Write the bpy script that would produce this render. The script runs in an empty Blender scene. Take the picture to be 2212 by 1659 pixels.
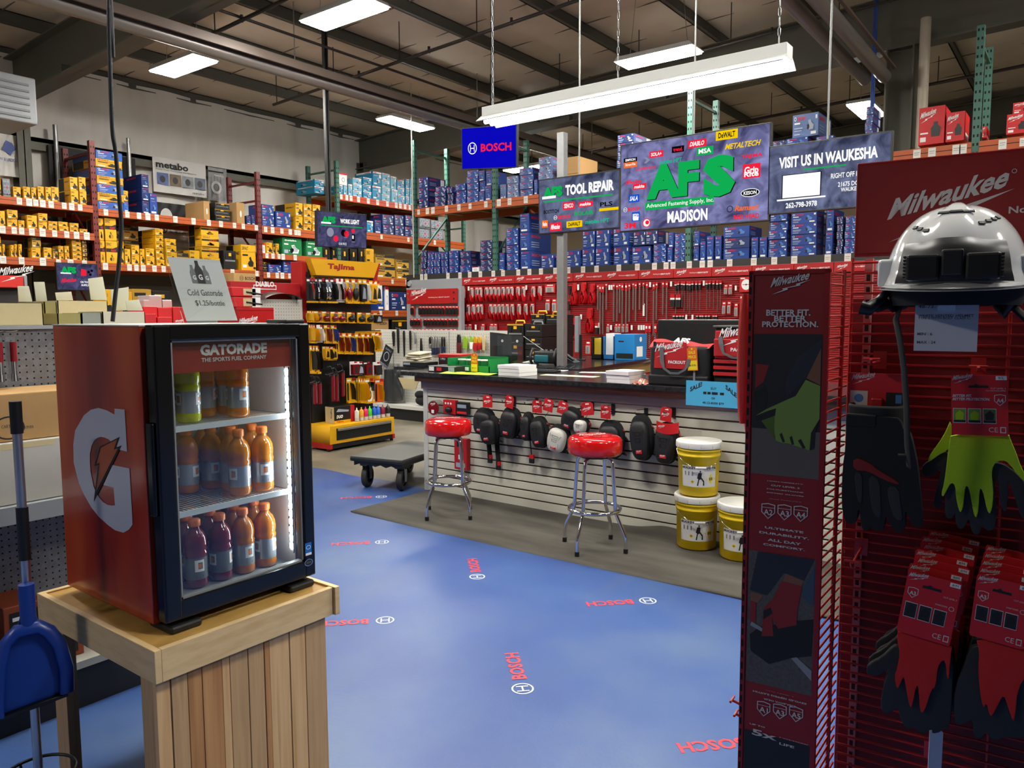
import bpy, bmesh, math, random
from mathutils import Matrix, Vector
random.seed(7)
SC = bpy.context.scene
COL = SC.collection
V = Vector
R = math.radians

# ---------------------------------------------------------------- camera, world, exposure
F, CX, CY, EYE = 1650.0, 1106.0, 829.5, 1.58          # focal length in pixels of the 2212x1659 frame
YAW, PITCH, ROLL = R(37.0), R(-5.15), -0.0043
CAMM = Matrix.Rotation(YAW, 3, 'Z') @ Matrix.Rotation(R(90) + PITCH, 3, 'X') @ Matrix.Rotation(ROLL, 3, 'Z')
cd = bpy.data.cameras.new('camera')
cd.sensor_width = 36.0
cd.lens = F / 2212 * 36.0
cd.clip_start, cd.clip_end = 0.05, 200
cam = bpy.data.objects.new('camera', cd)
COL.objects.link(cam)
cam.matrix_world = Matrix.Translation((0, 0, EYE)) @ CAMM.to_4x4()
SC.camera = cam
SC.view_settings.view_transform = 'Standard'
SC.view_settings.look = 'None'
SC.view_settings.gamma = 1.0
SC.view_settings.use_curve_mapping = False
SC.view_settings.exposure = 0.1
w = bpy.data.worlds.new('world')
SC.world = w
w.use_nodes = True
w.node_tree.nodes['Background'].inputs[0].default_value = (0.9, 0.95, 1, 1)
w.node_tree.nodes['Background'].inputs[1].default_value = 0.05
SC.cycles.max_bounces = 7
SC.cycles.diffuse_bounces = 4
SC.cycles.glossy_bounces = 3
SC.cycles.transmission_bounces = 6
SC.cycles.transparent_max_bounces = 12
SC.cycles.caustics_reflective = False
SC.cycles.caustics_refractive = False
SC.cycles.sample_clamp_indirect = 6.0
SC.cycles.use_denoising = True
LAMP = 110.0
TUBE = 60.0


def ray(px, py):
 return CAMM @ V(((px - CX) / F, -(py - CY) / F, -1.0))


def at(px, py, axis, v):
 """the point on the plane axis = v that shows at a pixel of the photograph"""
 d = ray(px, py)
 o = V((0, 0, EYE))
 i = 'xyz'.index(axis)
 return o + d * ((v - o[i]) / d[i])


def onp(px, py, p, n):
 d = ray(px, py)
 o = V((0, 0, EYE))
 return o + d * ((V(p) - o).dot(V(n)) / d.dot(V(n)))


# ---------------------------------------------------------------- materials
MATS = {}


def srgb(h):
 h = h.lstrip('#')
 c = [int(h[i:i + 2], 16) / 255 for i in (0, 2, 4)]
 return tuple(x / 12.92 if x <= .04045 else ((x + .055) / 1.055) ** 2.4 for x in c)


def mat(name, col, rough=.5, metal=0, coat=0, noise=0, nscale=8, bump=0, emit=0, spec=.5, trans=0, stretch=None):
 if name in MATS:
  return MATS[name]
 m = bpy.data.materials.new(name)
 m.use_nodes = True
 nt = m.node_tree
 b = nt.nodes['Principled BSDF']
 c = srgb(col) if isinstance(col, str) else col
 b.inputs['Base Color'].default_value = (*c, 1)
 b.inputs['Roughness'].default_value = rough
 b.inputs['Metallic'].default_value = metal
 b.inputs['Coat Weight'].default_value = coat
 b.inputs['Specular IOR Level'].default_value = spec
 b.inputs['Transmission Weight'].default_value = trans
 if emit:
  b.inputs['Emission Color'].default_value = (*c, 1)
  b.inputs['Emission Strength'].default_value = emit
 if noise or bump:
  tc = nt.nodes.new('ShaderNodeTexCoord')
  n = nt.nodes.new('ShaderNodeTexNoise')
  n.inputs['Scale'].default_value = nscale
  n.inputs['Detail'].default_value = 5
  src = tc.outputs['Object']
  if stretch:
   mp = nt.nodes.new('ShaderNodeMapping')
   mp.inputs['Scale'].default_value = stretch
   nt.links.new(src, mp.inputs[0])
   src = mp.outputs[0]
  nt.links.new(src, n.inputs['Vector'])
  if noise:
   mx = nt.nodes.new('ShaderNodeMix')
   mx.data_type = 'RGBA'
   mx.inputs[6].default_value = (*[x * (1 - noise) for x in c], 1)
   mx.inputs[7].default_value = (*[min(1, x * (1 + noise)) for x in c], 1)
   nt.links.new(n.outputs[0], mx.inputs[0])
   nt.links.new(mx.outputs[2], b.inputs['Base Color'])
  if bump:
   bp = nt.nodes.new('ShaderNodeBump')
   bp.inputs['Strength'].default_value = bump
   bp.inputs['Distance'].default_value = .01
   nt.links.new(n.outputs[0], bp.inputs['Height'])
   nt.links.new(bp.outputs[0], b.inputs['Normal'])
 MATS[name] = m
 return m


def glow(name, col, s):
 if name in MATS:
  return MATS[name]
 m = bpy.data.materials.new(name)
 m.use_nodes = True
 nt = m.node_tree
 nt.nodes.remove(nt.nodes['Principled BSDF'])
 e = nt.nodes.new('ShaderNodeEmission')
 c = srgb(col) if isinstance(col, str) else col
 e.inputs[0].default_value = (*c, 1)
 e.inputs[1].default_value = s
 nt.links.new(e.outputs[0], nt.nodes['Material Output'].inputs[0])
 MATS[name] = m
 return m


def pane(name, tint=(1, 1, 1), gloss=.08, rough=.02):
 """clear sheet: mostly see-through with a weak mirror"""
 if name in MATS:
  return MATS[name]
 m = bpy.data.materials.new(name)
 m.use_nodes = True
 nt = m.node_tree
 nt.nodes.remove(nt.nodes['Principled BSDF'])
 t = nt.nodes.new('ShaderNodeBsdfTransparent')
 t.inputs[0].default_value = (*tint, 1)
 g = nt.nodes.new('ShaderNodeBsdfGlossy')
 g.inputs['Roughness'].default_value = rough
 lw = nt.nodes.new('ShaderNodeLayerWeight')
 lw.inputs[0].default_value = .2
 ma = nt.nodes.new('ShaderNodeMath')
 ma.operation = 'MULTIPLY_ADD'
 ma.inputs[1].default_value = .5
 ma.inputs[2].default_value = gloss
 mx = nt.nodes.new('ShaderNodeMixShader')
 nt.links.new(lw.outputs['Fresnel'], ma.inputs[0])
 nt.links.new(ma.outputs[0], mx.inputs[0])
 nt.links.new(t.outputs[0], mx.inputs[1])
 nt.links.new(g.outputs[0], mx.inputs[2])
 nt.links.new(mx.outputs[0], nt.nodes['Material Output'].inputs[0])
 MATS[name] = m
 return m


def ramp_mat(name, stops, scale, rough=.5, kind='noise', stretch=(1, 1, 1), detail=6, bump=0, coat=0, distort=0, spec=.5):
 """noise or wave pattern through a colour ramp"""
 if name in MATS:
  return MATS[name]
 m = bpy.data.materials.new(name)
 m.use_nodes = True
 nt = m.node_tree
 b = nt.nodes['Principled BSDF']
 b.inputs['Roughness'].default_value = rough
 b.inputs['Coat Weight'].default_value = coat
 b.inputs['Specular IOR Level'].default_value = spec
 tc = nt.nodes.new('ShaderNodeTexCoord')
 mp = nt.nodes.new('ShaderNodeMapping')
 mp.inputs['Scale'].default_value = stretch
 oi = nt.nodes.new('ShaderNodeObjectInfo')
 ad = nt.nodes.new('ShaderNodeVectorMath')
 nt.links.new(tc.outputs['Object'], ad.inputs[0])
 nt.links.new(oi.outputs['Random'], ad.inputs[1])
 nt.links.new(ad.outputs[0], mp.inputs[0])
 if kind == 'wave':
  n = nt.nodes.new('ShaderNodeTexWave')
  n.inputs['Distortion'].default_value = distort
  n.inputs['Detail'].default_value = 3
 else:
  n = nt.nodes.new('ShaderNodeTexNoise')
  n.inputs['Detail'].default_value = detail
 n.inputs['Scale'].default_value = scale
 nt.links.new(mp.outputs[0], n.inputs['Vector'])
 cr = nt.nodes.new('ShaderNodeValToRGB')
 el = cr.color_ramp.elements
 while len(el) < len(stops):
  el.new(.5)
 for e, (p, c) in zip(el, stops):
  e.position = p
  e.color = (*(srgb(c) if isinstance(c, str) else c), 1)
 nt.links.new(n.outputs['Fac' if kind == 'noise' else 'Fac'], cr.inputs[0])
 nt.links.new(cr.outputs[0], b.inputs['Base Color'])
 if bump:
  bp = nt.nodes.new('ShaderNodeBump')
  bp.inputs['Strength'].default_value = bump
  bp.inputs['Distance'].default_value = .01
  nt.links.new(n.outputs['Fac'], bp.inputs['Height'])
  nt.links.new(bp.outputs[0], b.inputs['Normal'])
 MATS[name] = m
 return m


BLACK = mat('black_plastic', '#141414', .45)
MATTE = mat('black_fabric', '#18181a', .9)
GLOSSBLK = mat('gloss_black', '#08090b', .18)
WHITE = mat('white_paint', '#dcdcd6', .5)
PAPER = mat('white_paper', '#f0efeb', .8)
INK = mat('printed_black', '#121212', .6)
PRW = mat('printed_white', '#eeeeea', .6)
PRR = mat('printed_red', '#d8202a', .6)
RED = mat('shop_red', '#b01418', .45)
REDPR = mat('red_card', '#c8161c', .5)
DKRED = mat('dark_red_metal', '#8c0d10', .38)
CHROME = mat('chrome', (.75, .75, .77), .08, 1)
STEEL = mat('galvanized_steel', (.42, .43, .43), .4, .85, noise=.15, nscale=20)
ALU = mat('brushed_aluminium', (.6, .6, .6), .35, 1)
GREY = mat('grey_metal', '#7d8082', .5)
LTGREY = mat('light_grey_metal', '#9a9ea2', .5)
ORANGE = mat('orange_beam', '#b0501c', .5, noise=.15, nscale=6)
ORRED = mat('red_orange_beam', '#c2401f', .5, noise=.1, nscale=6)
UPRED = mat('rack_red', '#6e1f1a', .5)
UPGRN = mat('rack_green', '#3f6a5c', .5, noise=.12)
UPDARK = mat('rack_dark_green', '#26402f', .5)
HOLE = mat('dark_hole', '#0c0c0c', .9)
PLY = ramp_mat('plywood', [(.3, '#a98855'), (.7, '#c8a56a')], 4, .6, stretch=(1, 8, 8))
KRAFT = mat('kraft_card', '#b08a58', .85, noise=.08, nscale=30)
KRAFTL = mat('pale_kraft', '#c9b88c', .85, noise=.06, nscale=30)
NAVY = mat('navy_card', '#1d3f8c', .4)
NAVYD = mat('dark_navy_card', '#172c66', .42)
NAVYL = mat('pale_blue_card', '#5f76a4', .5)
YEL = mat('yellow_card', '#e6ac12', .5)
YELD = mat('ochre_card', '#b98f2c', .6)
TEAL = mat('teal_card', '#1285b0', .45)
TEALL = mat('pale_teal_card', '#6fb3cc', .5)
GRN = mat('green_card', '#117a42', .5)
YPL = mat('yellow_paint', '#e2a814', .35)
BUCKET = mat('yellow_plastic', '#ecc80e', .32, spec=.45)
CLEAR = pane('clear_acrylic', (.95, .97, .97), .07)
FILM = pane('clear_film', (.85, .87, .88), .12, .15)
GLASS = pane('door_glass', (.93, .96, .96), .05, .01)


# ---------------------------------------------------------------- mesh builder
_TXT = {}


def text2d(s, bold=0.0):
 k = (s, bold)
 if k not in _TXT:
  c = bpy.data.curves.new('t', 'FONT')
  c.body = s
  c.resolution_u = 2
  c.offset = bold
  c.fill_mode = 'FRONT'
  o = bpy.data.objects.new('t', c)
  me = o.to_mesh()
  vs = [(v.co.x, v.co.y) for v in me.vertices]
  fs = [tuple(p.vertices) for p in me.polygons]
  o.to_mesh_clear()
  bpy.data.objects.remove(o)
  bpy.data.curves.remove(c)
  x0, x1 = min(v[0] for v in vs), max(v[0] for v in vs)
  y0, y1 = min(v[1] for v in vs), max(v[1] for v in vs)
  _TXT[k] = ([((x - x0) / (x1 - x0), (y - y0) / (y1 - y0)) for x, y in vs], fs)
 return _TXT[k]


def frame(o, x, y):
 """matrix whose x, y axes are the given unit directions"""
 x, y = V(x).normalized(), V(y).normalized()
 z = x.cross(y)
 return Matrix(((x.x, y.x, z.x, o[0]), (x.y, y.y, z.y, o[1]), (x.z, y.z, z.z, o[2]), (0, 0, 0, 1)))


FRONT = lambda x=0, y=0, z=0: frame((x, y, z), (1, 0, 0), (0, 0, 1))     # faces -Y
EAST = lambda x=0, y=0, z=0: frame((x, y, z), (0, 1, 0), (0, 0, 1))      # faces +X
TOPF = lambda x=0, y=0, z=0: frame((x, y, z), (1, 0, 0), (0, 1, 0))      # faces up


class MB:
 def __init__(s):
  s.v, s.f, s.mi, s.sm, s.mats = [], [], [], [], []

 def slot(s, m):
  if m not in s.mats:
   s.mats.append(m)
  return s.mats.index(m)

 def add(s, vs, fs, m, M=None, smooth=False):
  b = len(s.v)
  s.v += [tuple(M @ V(v)) for v in vs] if M is not None else [tuple(v) for v in vs]
  k = s.slot(m)
  for f in fs:
   s.f.append(tuple(i + b for i in f))
   s.mi.append(k)
   s.sm.append(smooth)
  return s

 def bm(s, bm_, m, M=None, smooth=False):
  bm_.verts.index_update()
  s.add([v.co.copy() for v in bm_.verts], [[v.index for v in f.verts] for f in bm_.faces], m, M, smooth)
  bm_.free()
  return s

 def box(s, lo, hi, m, bev=0, M=None, seg=2, smooth=None):
  if not bev:
   (a, b, c), (d, e, f) = lo, hi
   vs = [(a, b, c), (d, b, c), (d, e, c), (a, e, c), (a, b, f), (d, b, f), (d, e, f), (a, e, f)]
   return s.add(vs, [(0, 3, 2, 1), (4, 5, 6, 7), (0, 1, 5, 4), (1, 2, 6, 5), (2, 3, 7, 6), (3, 0, 4, 7)], m, M)
  b = bmesh.new()
  bmesh.ops.create_cube(b, size=1)
  for v in b.verts:
   v.co = V([lo[i] + (v.co[i] + .5) * (hi[i] - lo[i]) for i in range(3)])
  bmesh.ops.bevel(b, geom=b.edges[:], offset=bev, segments=seg, affect='EDGES', profile=.5)
  return s.bm(b, m, M, seg > 2 if smooth is None else smooth)

 def cyl(s, p0, p1, r0, m, r1=None, n=16, caps=True, smooth=True, M=None):
  p0, p1 = V(p0), V(p1)
  r1 = r0 if r1 is None else r1
  z = (p1 - p0).normalized()
  x = z.orthogonal().normalized()
  y = z.cross(x)
  vs = []
  for p, r in ((p0, r0), (p1, r1)):
   vs += [p + (x * math.cos(2 * math.pi * i / n) + y * math.sin(2 * math.pi * i / n)) * r for i in range(n)]
  s.add(vs, [(i, (i + 1) % n, n + (i + 1) % n, n + i) for i in range(n)], m, M, smooth)
  if caps:
   s.add(vs, [tuple(range(n - 1, -1, -1)), tuple(range(n, 2 * n))], m, M)
  return s

 def tube(s, pts, r, m, n=8, closed=False, M=None, flat=1.0):
  pts = [V(p) for p in pts]
  N = len(pts)
  vs, fs = [], []
  up = None
  for i, p in enumerate(pts):
   a = pts[i - 1] if i or closed else pts[0]
   b = pts[(i + 1) % N] if i < N - 1 or closed else pts[-1]
   t = (b - a).normalized()
   if up is None:
    up = t.orthogonal().normalized()
   up = (up - t * up.dot(t))
   up = up.normalized() if up.length > 1e-6 else t.orthogonal().normalized()
   y = t.cross(up)
   rr = r[i] if isinstance(r, (list, tuple)) else r
   vs += [p + up * (math.cos(2 * math.pi * k / n) * rr) + y * (math.sin(2 * math.pi * k / n) * rr * flat) for k in range(n)]
  for i in range(N if closed else N - 1):
   j = (i + 1) % N
   fs += [(i * n + k, i * n + (k + 1) % n, j * n + (k + 1) % n, j * n + k) for k in range(n)]
  s.add(vs, fs, m, M, True)
  if not closed:
   s.add(vs, [tuple(range(n - 1, -1, -1)), tuple(range((N - 1) * n, N * n))], m, M)
  return s

 def lathe(s, prof, m, n=28, M=None, smooth=True, arc=(0, 1)):
  vs, fs = [], []
  full = arc == (0, 1)
  cols = n if full else n + 1
  for r, z in prof:
   vs += [(r * math.cos(2 * math.pi * (arc[0] + (arc[1] - arc[0]) * i / n)), r * math.sin(2 * math.pi * (arc[0] + (arc[1] - arc[0]) * i / n)), z) for i in range(cols)]
  for a in range(len(prof) - 1):
   for i in range(n):
    j = (i + 1) % cols
    fs.append((a * cols + i, a * cols + j, (a + 1) * cols + j, (a + 1) * cols + i))
  return s.add(vs, fs, m, M, smooth)

 def poly(s, pts, m, M=None, z=0):
  return s.add([(p[0], p[1], z) for p in pts], [tuple(range(len(pts)))], m, M)

 def prism(s, pts, d, m, M=None, bev=0, seg=3):
  """outline in the frame's xy, thickness d towards its +z, optional rounded rims"""
  b = bmesh.new()
  vs = [b.verts.new((p[0], p[1], 0)) for p in pts]
  f = b.faces.new(vs)
  f.normal_update()
  if f.normal.z > 0:
   f.normal_flip()
  r = bmesh.ops.extrude_face_region(b, geom=[f])
  top = [e for e in r['geom'] if isinstance(e, bmesh.types.BMVert)]
  bmesh.ops.translate(b, verts=top, vec=(0, 0, d))
  if bev:
   es = [e for e in b.edges if abs(e.verts[0].co.z - e.verts[1].co.z) < 1e-6]
   bmesh.ops.bevel(b, geom=es, offset=bev, segments=seg, affect='EDGES', profile=.5, clamp_overlap=True)
  bmesh.ops.triangulate(b, faces=[f for f in b.faces if len(f.verts) > 4])
  return s.bm(b, m, M, bool(bev))

 def rect(s, x0, y0, x1, y1, m, M=None, z=0):
  return s.poly([(x0, y0), (x1, y0), (x1, y1), (x0, y1)], m, M, z)

 def disc(s, cx, cy, r, m, M=None, z=0, n=24, ry=None, r2=0):
  ry = ry or r
  o = [(cx + r * math.cos(2 * math.pi * i / n), cy + ry * math.sin(2 * math.pi * i / n), z) for i in range(n)]
  if not r2:
   return s.add(o, [tuple(range(n))], m, M)
  k = r2 / r
  q = [(cx + (p[0] - cx) * k, cy + (p[1] - cy) * k, z) for p in o]
  return s.add(o + q, [(i, (i + 1) % n, n + (i + 1) % n, n + i) for i in range(n)], m, M)

 def text(s, t, x, y, wd, ht, m, M=None, z=.0008, bold=0.0, shear=0.0, rise=0.0):
  """lettering fitted into the box x..x+wd, y..y+ht of the frame; rise tilts the baseline"""
  vs, fs = text2d(t, bold)
  return s.add([(x + wd * (u + shear * ht / wd * (v - .5)), y + ht * v + rise * u * wd, z) for u, v in vs], fs, m, M)

 def ball(s, c, r, m, n=16, M=None, half=None):
  r = (r, r, r) if isinstance(r, (int, float)) else r
  h = n // 2
  z0 = 0 if half else -90
  prof = [(math.cos(R(z0 + (90 - z0) * i / h)), math.sin(R(z0 + (90 - z0) * i / h))) for i in range(h + 1)]
  T = Matrix.Translation(c) @ Matrix.Diagonal((*r, 1))
  return s.lathe([(max(a, 1e-4), b) for a, b in prof], m, n, T if M is None else M @ T)

 def surf(s, fn, nu, nv, m, M=None, smooth=True):
  vs = [fn(i / nu, j / nv) for j in range(nv + 1) for i in range(nu + 1)]
  fs = [(j * (nu + 1) + i, j * (nu + 1) + i + 1, (j + 1) * (nu + 1) + i + 1, (j + 1) * (nu + 1) + i) for j in range(nv) for i in range(nu)]
  return s.add(vs, fs, m, M, smooth)

 def mesh(s, name):
  me = bpy.data.meshes.new(name)
  me.from_pydata(s.v, [], s.f)
  for m in s.mats:
   me.materials.append(m)
  me.polygons.foreach_set('material_index', s.mi)
  me.polygons.foreach_set('use_smooth', s.sm)
  me.update()
  return me

 def part(s, name, parent=None, loc=(0, 0, 0), rz=0, label=None):
  o = bpy.data.objects.new(name, s.mesh(name))
  COL.objects.link(o)
  o.location = loc
  o.rotation_euler = (0, 0, rz)
  o.parent = parent
  if label:
   o['label'] = label
  return o

 def thing(s, name, label, cat, loc=(0, 0, 0), rz=0, group=None, kind=None):
  return tag(s.part(name, None, loc, rz), label, cat, group, kind)

 def struct(s, name, parent=None):
  o = s.part(name, parent)
  if parent is None:
   o['kind'] = 'structure'
  return o


def tag(o, label, cat, group=None, kind=None):
 o['label'] = label
 o['category'] = cat
 if group:
  o['group'] = group
 if kind:
  o['kind'] = kind
 return o


def thing(name, label, cat, loc=(0, 0, 0), rz=0, group=None):
 o = bpy.data.objects.new(name, None)
 COL.objects.link(o)
 o.location = loc
 o.rotation_euler = (0, 0, rz)
 o.empty_display_size = .05
 return tag(o, label, cat, group)


def copy_tree(o, loc=None, rz=None, label=None, group=None, parent=None):
 c = o.copy()
 COL.objects.link(c)
 if parent is not None:
  c.parent = parent
 if loc is not None:
  c.location = loc
 if rz is not None:
  c.rotation_euler = (0, 0, rz)
 if label:
  c['label'] = label
 if group:
  c['group'] = group
 for ch in list(o.children):
  copy_tree(ch, parent=c)
 return c


ORD = 'first second third fourth fifth sixth seventh eighth ninth tenth eleventh twelfth thirteenth fourteenth fifteenth sixteenth seventeenth eighteenth nineteenth twentieth'.split()
ORD += ['twenty-' + x for x in ORD[:9]] + ['thirtieth'] + ['thirty-' + x for x in ORD[:9]]


def nearpad(p, q, t):
 return tuple(p[i] + (q[i] - p[i]) * t for i in range(len(p)))


def wordmark(mb, x, y, wd, m, M, z=.001, word='Milwaukee', bolt=True):
 """slanted script-like wordmark over a lightning stroke, as on the red displays"""
 h = wd * .26
 mb.text(word, x, y + h * .45, wd * .97, h, m, M, z, .02, .35, .2)
 if bolt:
  b = [(0, 0), (.42, .155), (.40, .205), (.74, .285), (.72, .325), (1.0, .47), (.62, .335), (.64, .29), (.27, .195), (.30, .15)]
  mb.poly([(x + p[0] * wd, y - h * .28 + p[1] * wd * .82) for p in b], m, M, z)


def anchor(mb, x, y, r, m, M, z=.001):
 """ring mark with an H inside"""
 mb.disc(x, y, r, m, M, z, 28, r2=r * .84)
 for sx in (-1, 1):
  mb.rect(x + sx * r * .42 - r * .08, y - r * .55, x + sx * r * .42 + r * .08, y + r * .55, m, M, z)
 mb.rect(x - r * .4, y - r * .08, x + r * .4, y + r * .08, m, M, z)

# ================================================================= setting
def zr(x):
 return 5.72 + .04 * (x + 14.2)          # underside of the purlins


XW, YB = -14.2, 10.6                        # insulated side wall, front of the long back rack


def floor_material():
 m = bpy.data.materials.new('floor_coating')
 m.use_nodes = True
 nt = m.node_tree
 b = nt.nodes['Principled BSDF']
 N = nt.nodes.new
 L = nt.links.new
 tc = N('ShaderNodeTexCoord')
 sx = N('ShaderNodeSeparateXYZ')
 L(tc.outputs['Object'], sx.inputs[0])

 def noise(sc, det, st=None):
  n = N('ShaderNodeTexNoise')
  n.inputs['Scale'].default_value = sc
  n.inputs['Detail'].default_value = det
  if st:
   mp = N('ShaderNodeMapping')
   mp.inputs['Scale'].default_value = st
   mp.inputs['Rotation'].default_value = (0, 0, .5)
   L(tc.outputs['Object'], mp.inputs[0])
   L(mp.outputs[0], n.inputs['Vector'])
  else:
   L(tc.outputs['Object'], n.inputs['Vector'])
  return n.outputs['Fac']

 def ramp(fac, stops):
  r = N('ShaderNodeValToRGB')
  el = r.color_ramp.elements
  while len(el) < len(stops):
   el.new(.5)
  for e, (p, c) in zip(el, stops):
   e.position = p
   e.color = (*srgb(c), 1)
  L(fac, r.inputs[0])
  return r.outputs[0]

 def mix(fac, a, c):
  x = N('ShaderNodeMix')
  x.data_type = 'RGBA'
  L(fac, x.inputs[0])
  L(a, x.inputs[6])
  L(c, x.inputs[7])
  return x.outputs[2]

 def math_(op, a, v):
  x = N('ShaderNodeMath')
  x.operation = op
  x.use_clamp = op == 'MULTIPLY'
  L(a, x.inputs[0])
  if isinstance(v, float):
   x.inputs[1].default_value = v
  else:
   L(v, x.inputs[1])
  return x.outputs[0]

 blue = ramp(noise(1.1, 6), [(.3, '#28468a'), (.5, '#385690'), (.68, '#506892')])
 worn = ramp(noise(3.0, 8, (1, .22, 1)), [(.45, '#000000'), (.75, '#a0a0a0')])
 dust = ramp(noise(.6, 5), [(.35, '#3f588c'), (.65, '#5d6c80')])
 blue = mix(worn, blue, dust)
 conc = ramp(noise(1.6, 8), [(.3, '#5c564b'), (.5, '#756e5f'), (.7, '#877f6e')])
 edge = math_('ADD', sx.outputs['Y'], math_('MULTIPLY', noise(2.0, 3), .12))
 isb = math_('MULTIPLY', math_('LESS_THAN', edge, 5.1), math_('GREATER_THAN', sx.outputs['X'], -6.6))
 L(mix(isb, conc, blue), b.inputs['Base Color'])
 b.inputs['Roughness'].default_value = .42
 bp = N('ShaderNodeBump')
 bp.inputs['Strength'].default_value = .12
 bp.inputs['Distance'].default_value = .004
 L(noise(60, 3), bp.inputs['Height'])
 L(bp.outputs[0], b.inputs['Normal'])
 return m


MB().box((-15, -8, -.1), (13, 28, 0), floor_material()).struct('floor')
fm = MB()
FRED = mat('floor_print_red', '#cf3a48', .5, noise=.2, nscale=90)
FWHT = mat('floor_print_white', '#d8dce4', .5, noise=.15, nscale=90)
_c = math.sqrt(.5)
for (rx, ry, d, has) in [(-3.88, 3.627, (-_c, -_c), 1), (-2.887, 3.472, (-_c, _c), 1), (-1.875, 3.73, (-_c, -_c), 1), (-2.85, 2.675, (-_c, -_c), 1),
                         (-1.842, 2.51, (-_c, _c), 1), (-.875, 2.735, (-_c, -_c), 1), (-4.875, 4.56, (-_c, -_c), 1)]:
 T = frame((rx, ry, .0015), (*d, 0), (-d[1], d[0], 0))
 anchor(fm, 0, 0, .048, FWHT, T, 0)
 fm.text('BOSCH', .085, -.034, .262, .068, FRED, T, 0, .03)
fm.struct('floor_marking')

INSUL = mat('quilted_insulation', '#dcd8d0', .5, noise=.1, nscale=5, bump=.9, stretch=(1, 1, .25))
wm = MB()
nb = 40


def quilt(u, v):
 y, z = -8 + 36 * u, 2.2 + 3.6 * v
 k = (y * .82) % 1.0
 return (XW + .1 * math.sin(math.pi * k) ** .45 + .01 * math.sin(v * 9 + y * 7), y, z)


wm.surf(quilt, 360, 12, INSUL)
wm.box((XW - .1, -8, 0), (XW - .02, 28, 6.0), mat('wall_grey', '#8d8a84', .7))
wm.struct('wall_left')
gm = MB()
BEAMC = mat('steel_frame_paint', '#5c5b50', .55, noise=.08, nscale=4)
BEAMD = mat('steel_purlin', '#55544c', .6)
gm.box((XW + .03, -8, 4.45), (XW + .24, 28, 4.52), BEAMC)
gm.box((XW + .2, -8, 4.32), (XW + .24, 28, 4.52), BEAMC)
gm.box((XW + .03, -8, 2.15), (XW + .24, 28, 2.35), BEAMC)
gm.struct('trim_1')
MB().box((-15, 27.9, 0), (13, 28, 8), mat('far_wall_paint', '#9a948a', .8)).struct('wall_back')
MB().box((12.9, -8, 0), (13, 28, 8), mat('right_wall_paint', '#8b877f', .8)).struct('wall_right')
MB().box((-15, -8.1, 0), (13, -8, 8), mat('front_wall_paint', '#77736c', .8)).struct('wall_front')
MB().box((XW, 19.5, 0), (-3.5, 19.6, 4.4), mat('tan_partition', '#7d6c56', .8)).struct('wall_partition')

CEIL = ramp_mat('ceiling_insulation', [(.35, '#c9bba8'), (.65, '#ddd0be')], .8, .75, bump=.2)
SEAM = mat('ceiling_seam', '#6f675c', .8)
cm = MB()


def sag(u, v):
 x, y = XW + 27.2 * u, -8 + 36 * v
 return (x, y, zr(x) + .2 - .04 * abs(math.sin(math.pi * (x - XW) / 1.5)))


cm.surf(sag, 108, 36, CEIL)
for k in range(30):
 y = -7.5 + 1.22 * k
 cm.box((XW, y - .008, 0), (13, y + .008, .01), SEAM, M=Matrix.Translation((0, 0, zr(XW) + .165 + .04 * 0)) @ Matrix(((1, 0, 0, 0), (0, 1, 0, 0), (.04, 0, 1, -.04 * XW), (0, 0, 0, 1))))
cm.struct('ceiling')
for k in range(18):
 x = XW + .02 + 1.5 * k
 z = zr(x)
 p = MB()
 p.box((x, -8, z), (x + .02, 28, z + .2), BEAMD)
 p.box((x, -8, z), (x + .075, 28, z + .015), BEAMD)
 p.box((x - .055, -8, z + .185), (x + .02, 28, z + .2), BEAMD)
 p.struct('ceiling_beam')
for k, y in enumerate((-2.0, 5.35, 12.7, 20.05)):
 r = MB()
 n = 18
 vs = []
 zb = lambda x: 5.05 + .033 * (x + 13.65)
 for i in (0, 1):
  x = (XW + .1, 12.9)[i]
  vs += [(x, zb(x), zr(x) - .005)]
 (x0, b0, t0), (x1, b1, t1) = vs

 def slab(ya, yb, f0, f1):
  q = [(x0, ya, f0(b0, t0)), (x1, ya, f0(b1, t1)), (x1, yb, f0(b1, t1)), (x0, yb, f0(b0, t0)), (x0, ya, f1(b0, t0)), (x1, ya, f1(b1, t1)), (x1, yb, f1(b1, t1)), (x0, yb, f1(b0, t0))]
  r.add(q, [(0, 3, 2, 1), (4, 5, 6, 7), (0, 1, 5, 4), (1, 2, 6, 5), (2, 3, 7, 6), (3, 0, 4, 7)], BEAMC)
 slab(y - .008, y + .008, lambda b, t: b, lambda b, t: t)
 slab(y - .14, y + .14, lambda b, t: b, lambda b, t: b + .02)
 slab(y - .14, y + .14, lambda b, t: t - .02, lambda b, t: t)
 for i in range(1, 14):
  x = x0 + 2 * i
  r.box((x, y - .13, zb(x) + .02), (x + .012, y + .13, zb(x) + .14), BEAMC)
 r.struct('roof_beam')
 c = MB()
 c.box((XW + .1, y - .1, 0), (XW + .12, y + .1, 5.2), BEAMC)
 c.box((XW + .33, y - .1, 0), (XW + .35, y + .1, 5.2), BEAMC)
 c.box((XW + .1, y - .008, 0), (XW + .35, y + .008, 5.2), BEAMC)
 c.struct('pillar_wall_side')
 if y > 6:
  cx = -2.38 if y < 15 else -1.0
  c = MB()
  c.box((cx - .19, y - .2, 0), (cx - .165, y + .2, zb(cx)), BEAMC)
  c.box((cx + .165, y - .2, 0), (cx + .19, y + .2, zb(cx)), BEAMC)
  c.box((cx - .19, y - .01, 0), (cx + .19, y + .01, zb(cx)), BEAMC)
  c.cyl((cx + .33, y - .25, 0), (cx + .33, y - .25, zb(cx) + .3), .07, mat('beige_pipe', '#b3aa98', .5))
  c.struct('pillar_interior')

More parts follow.
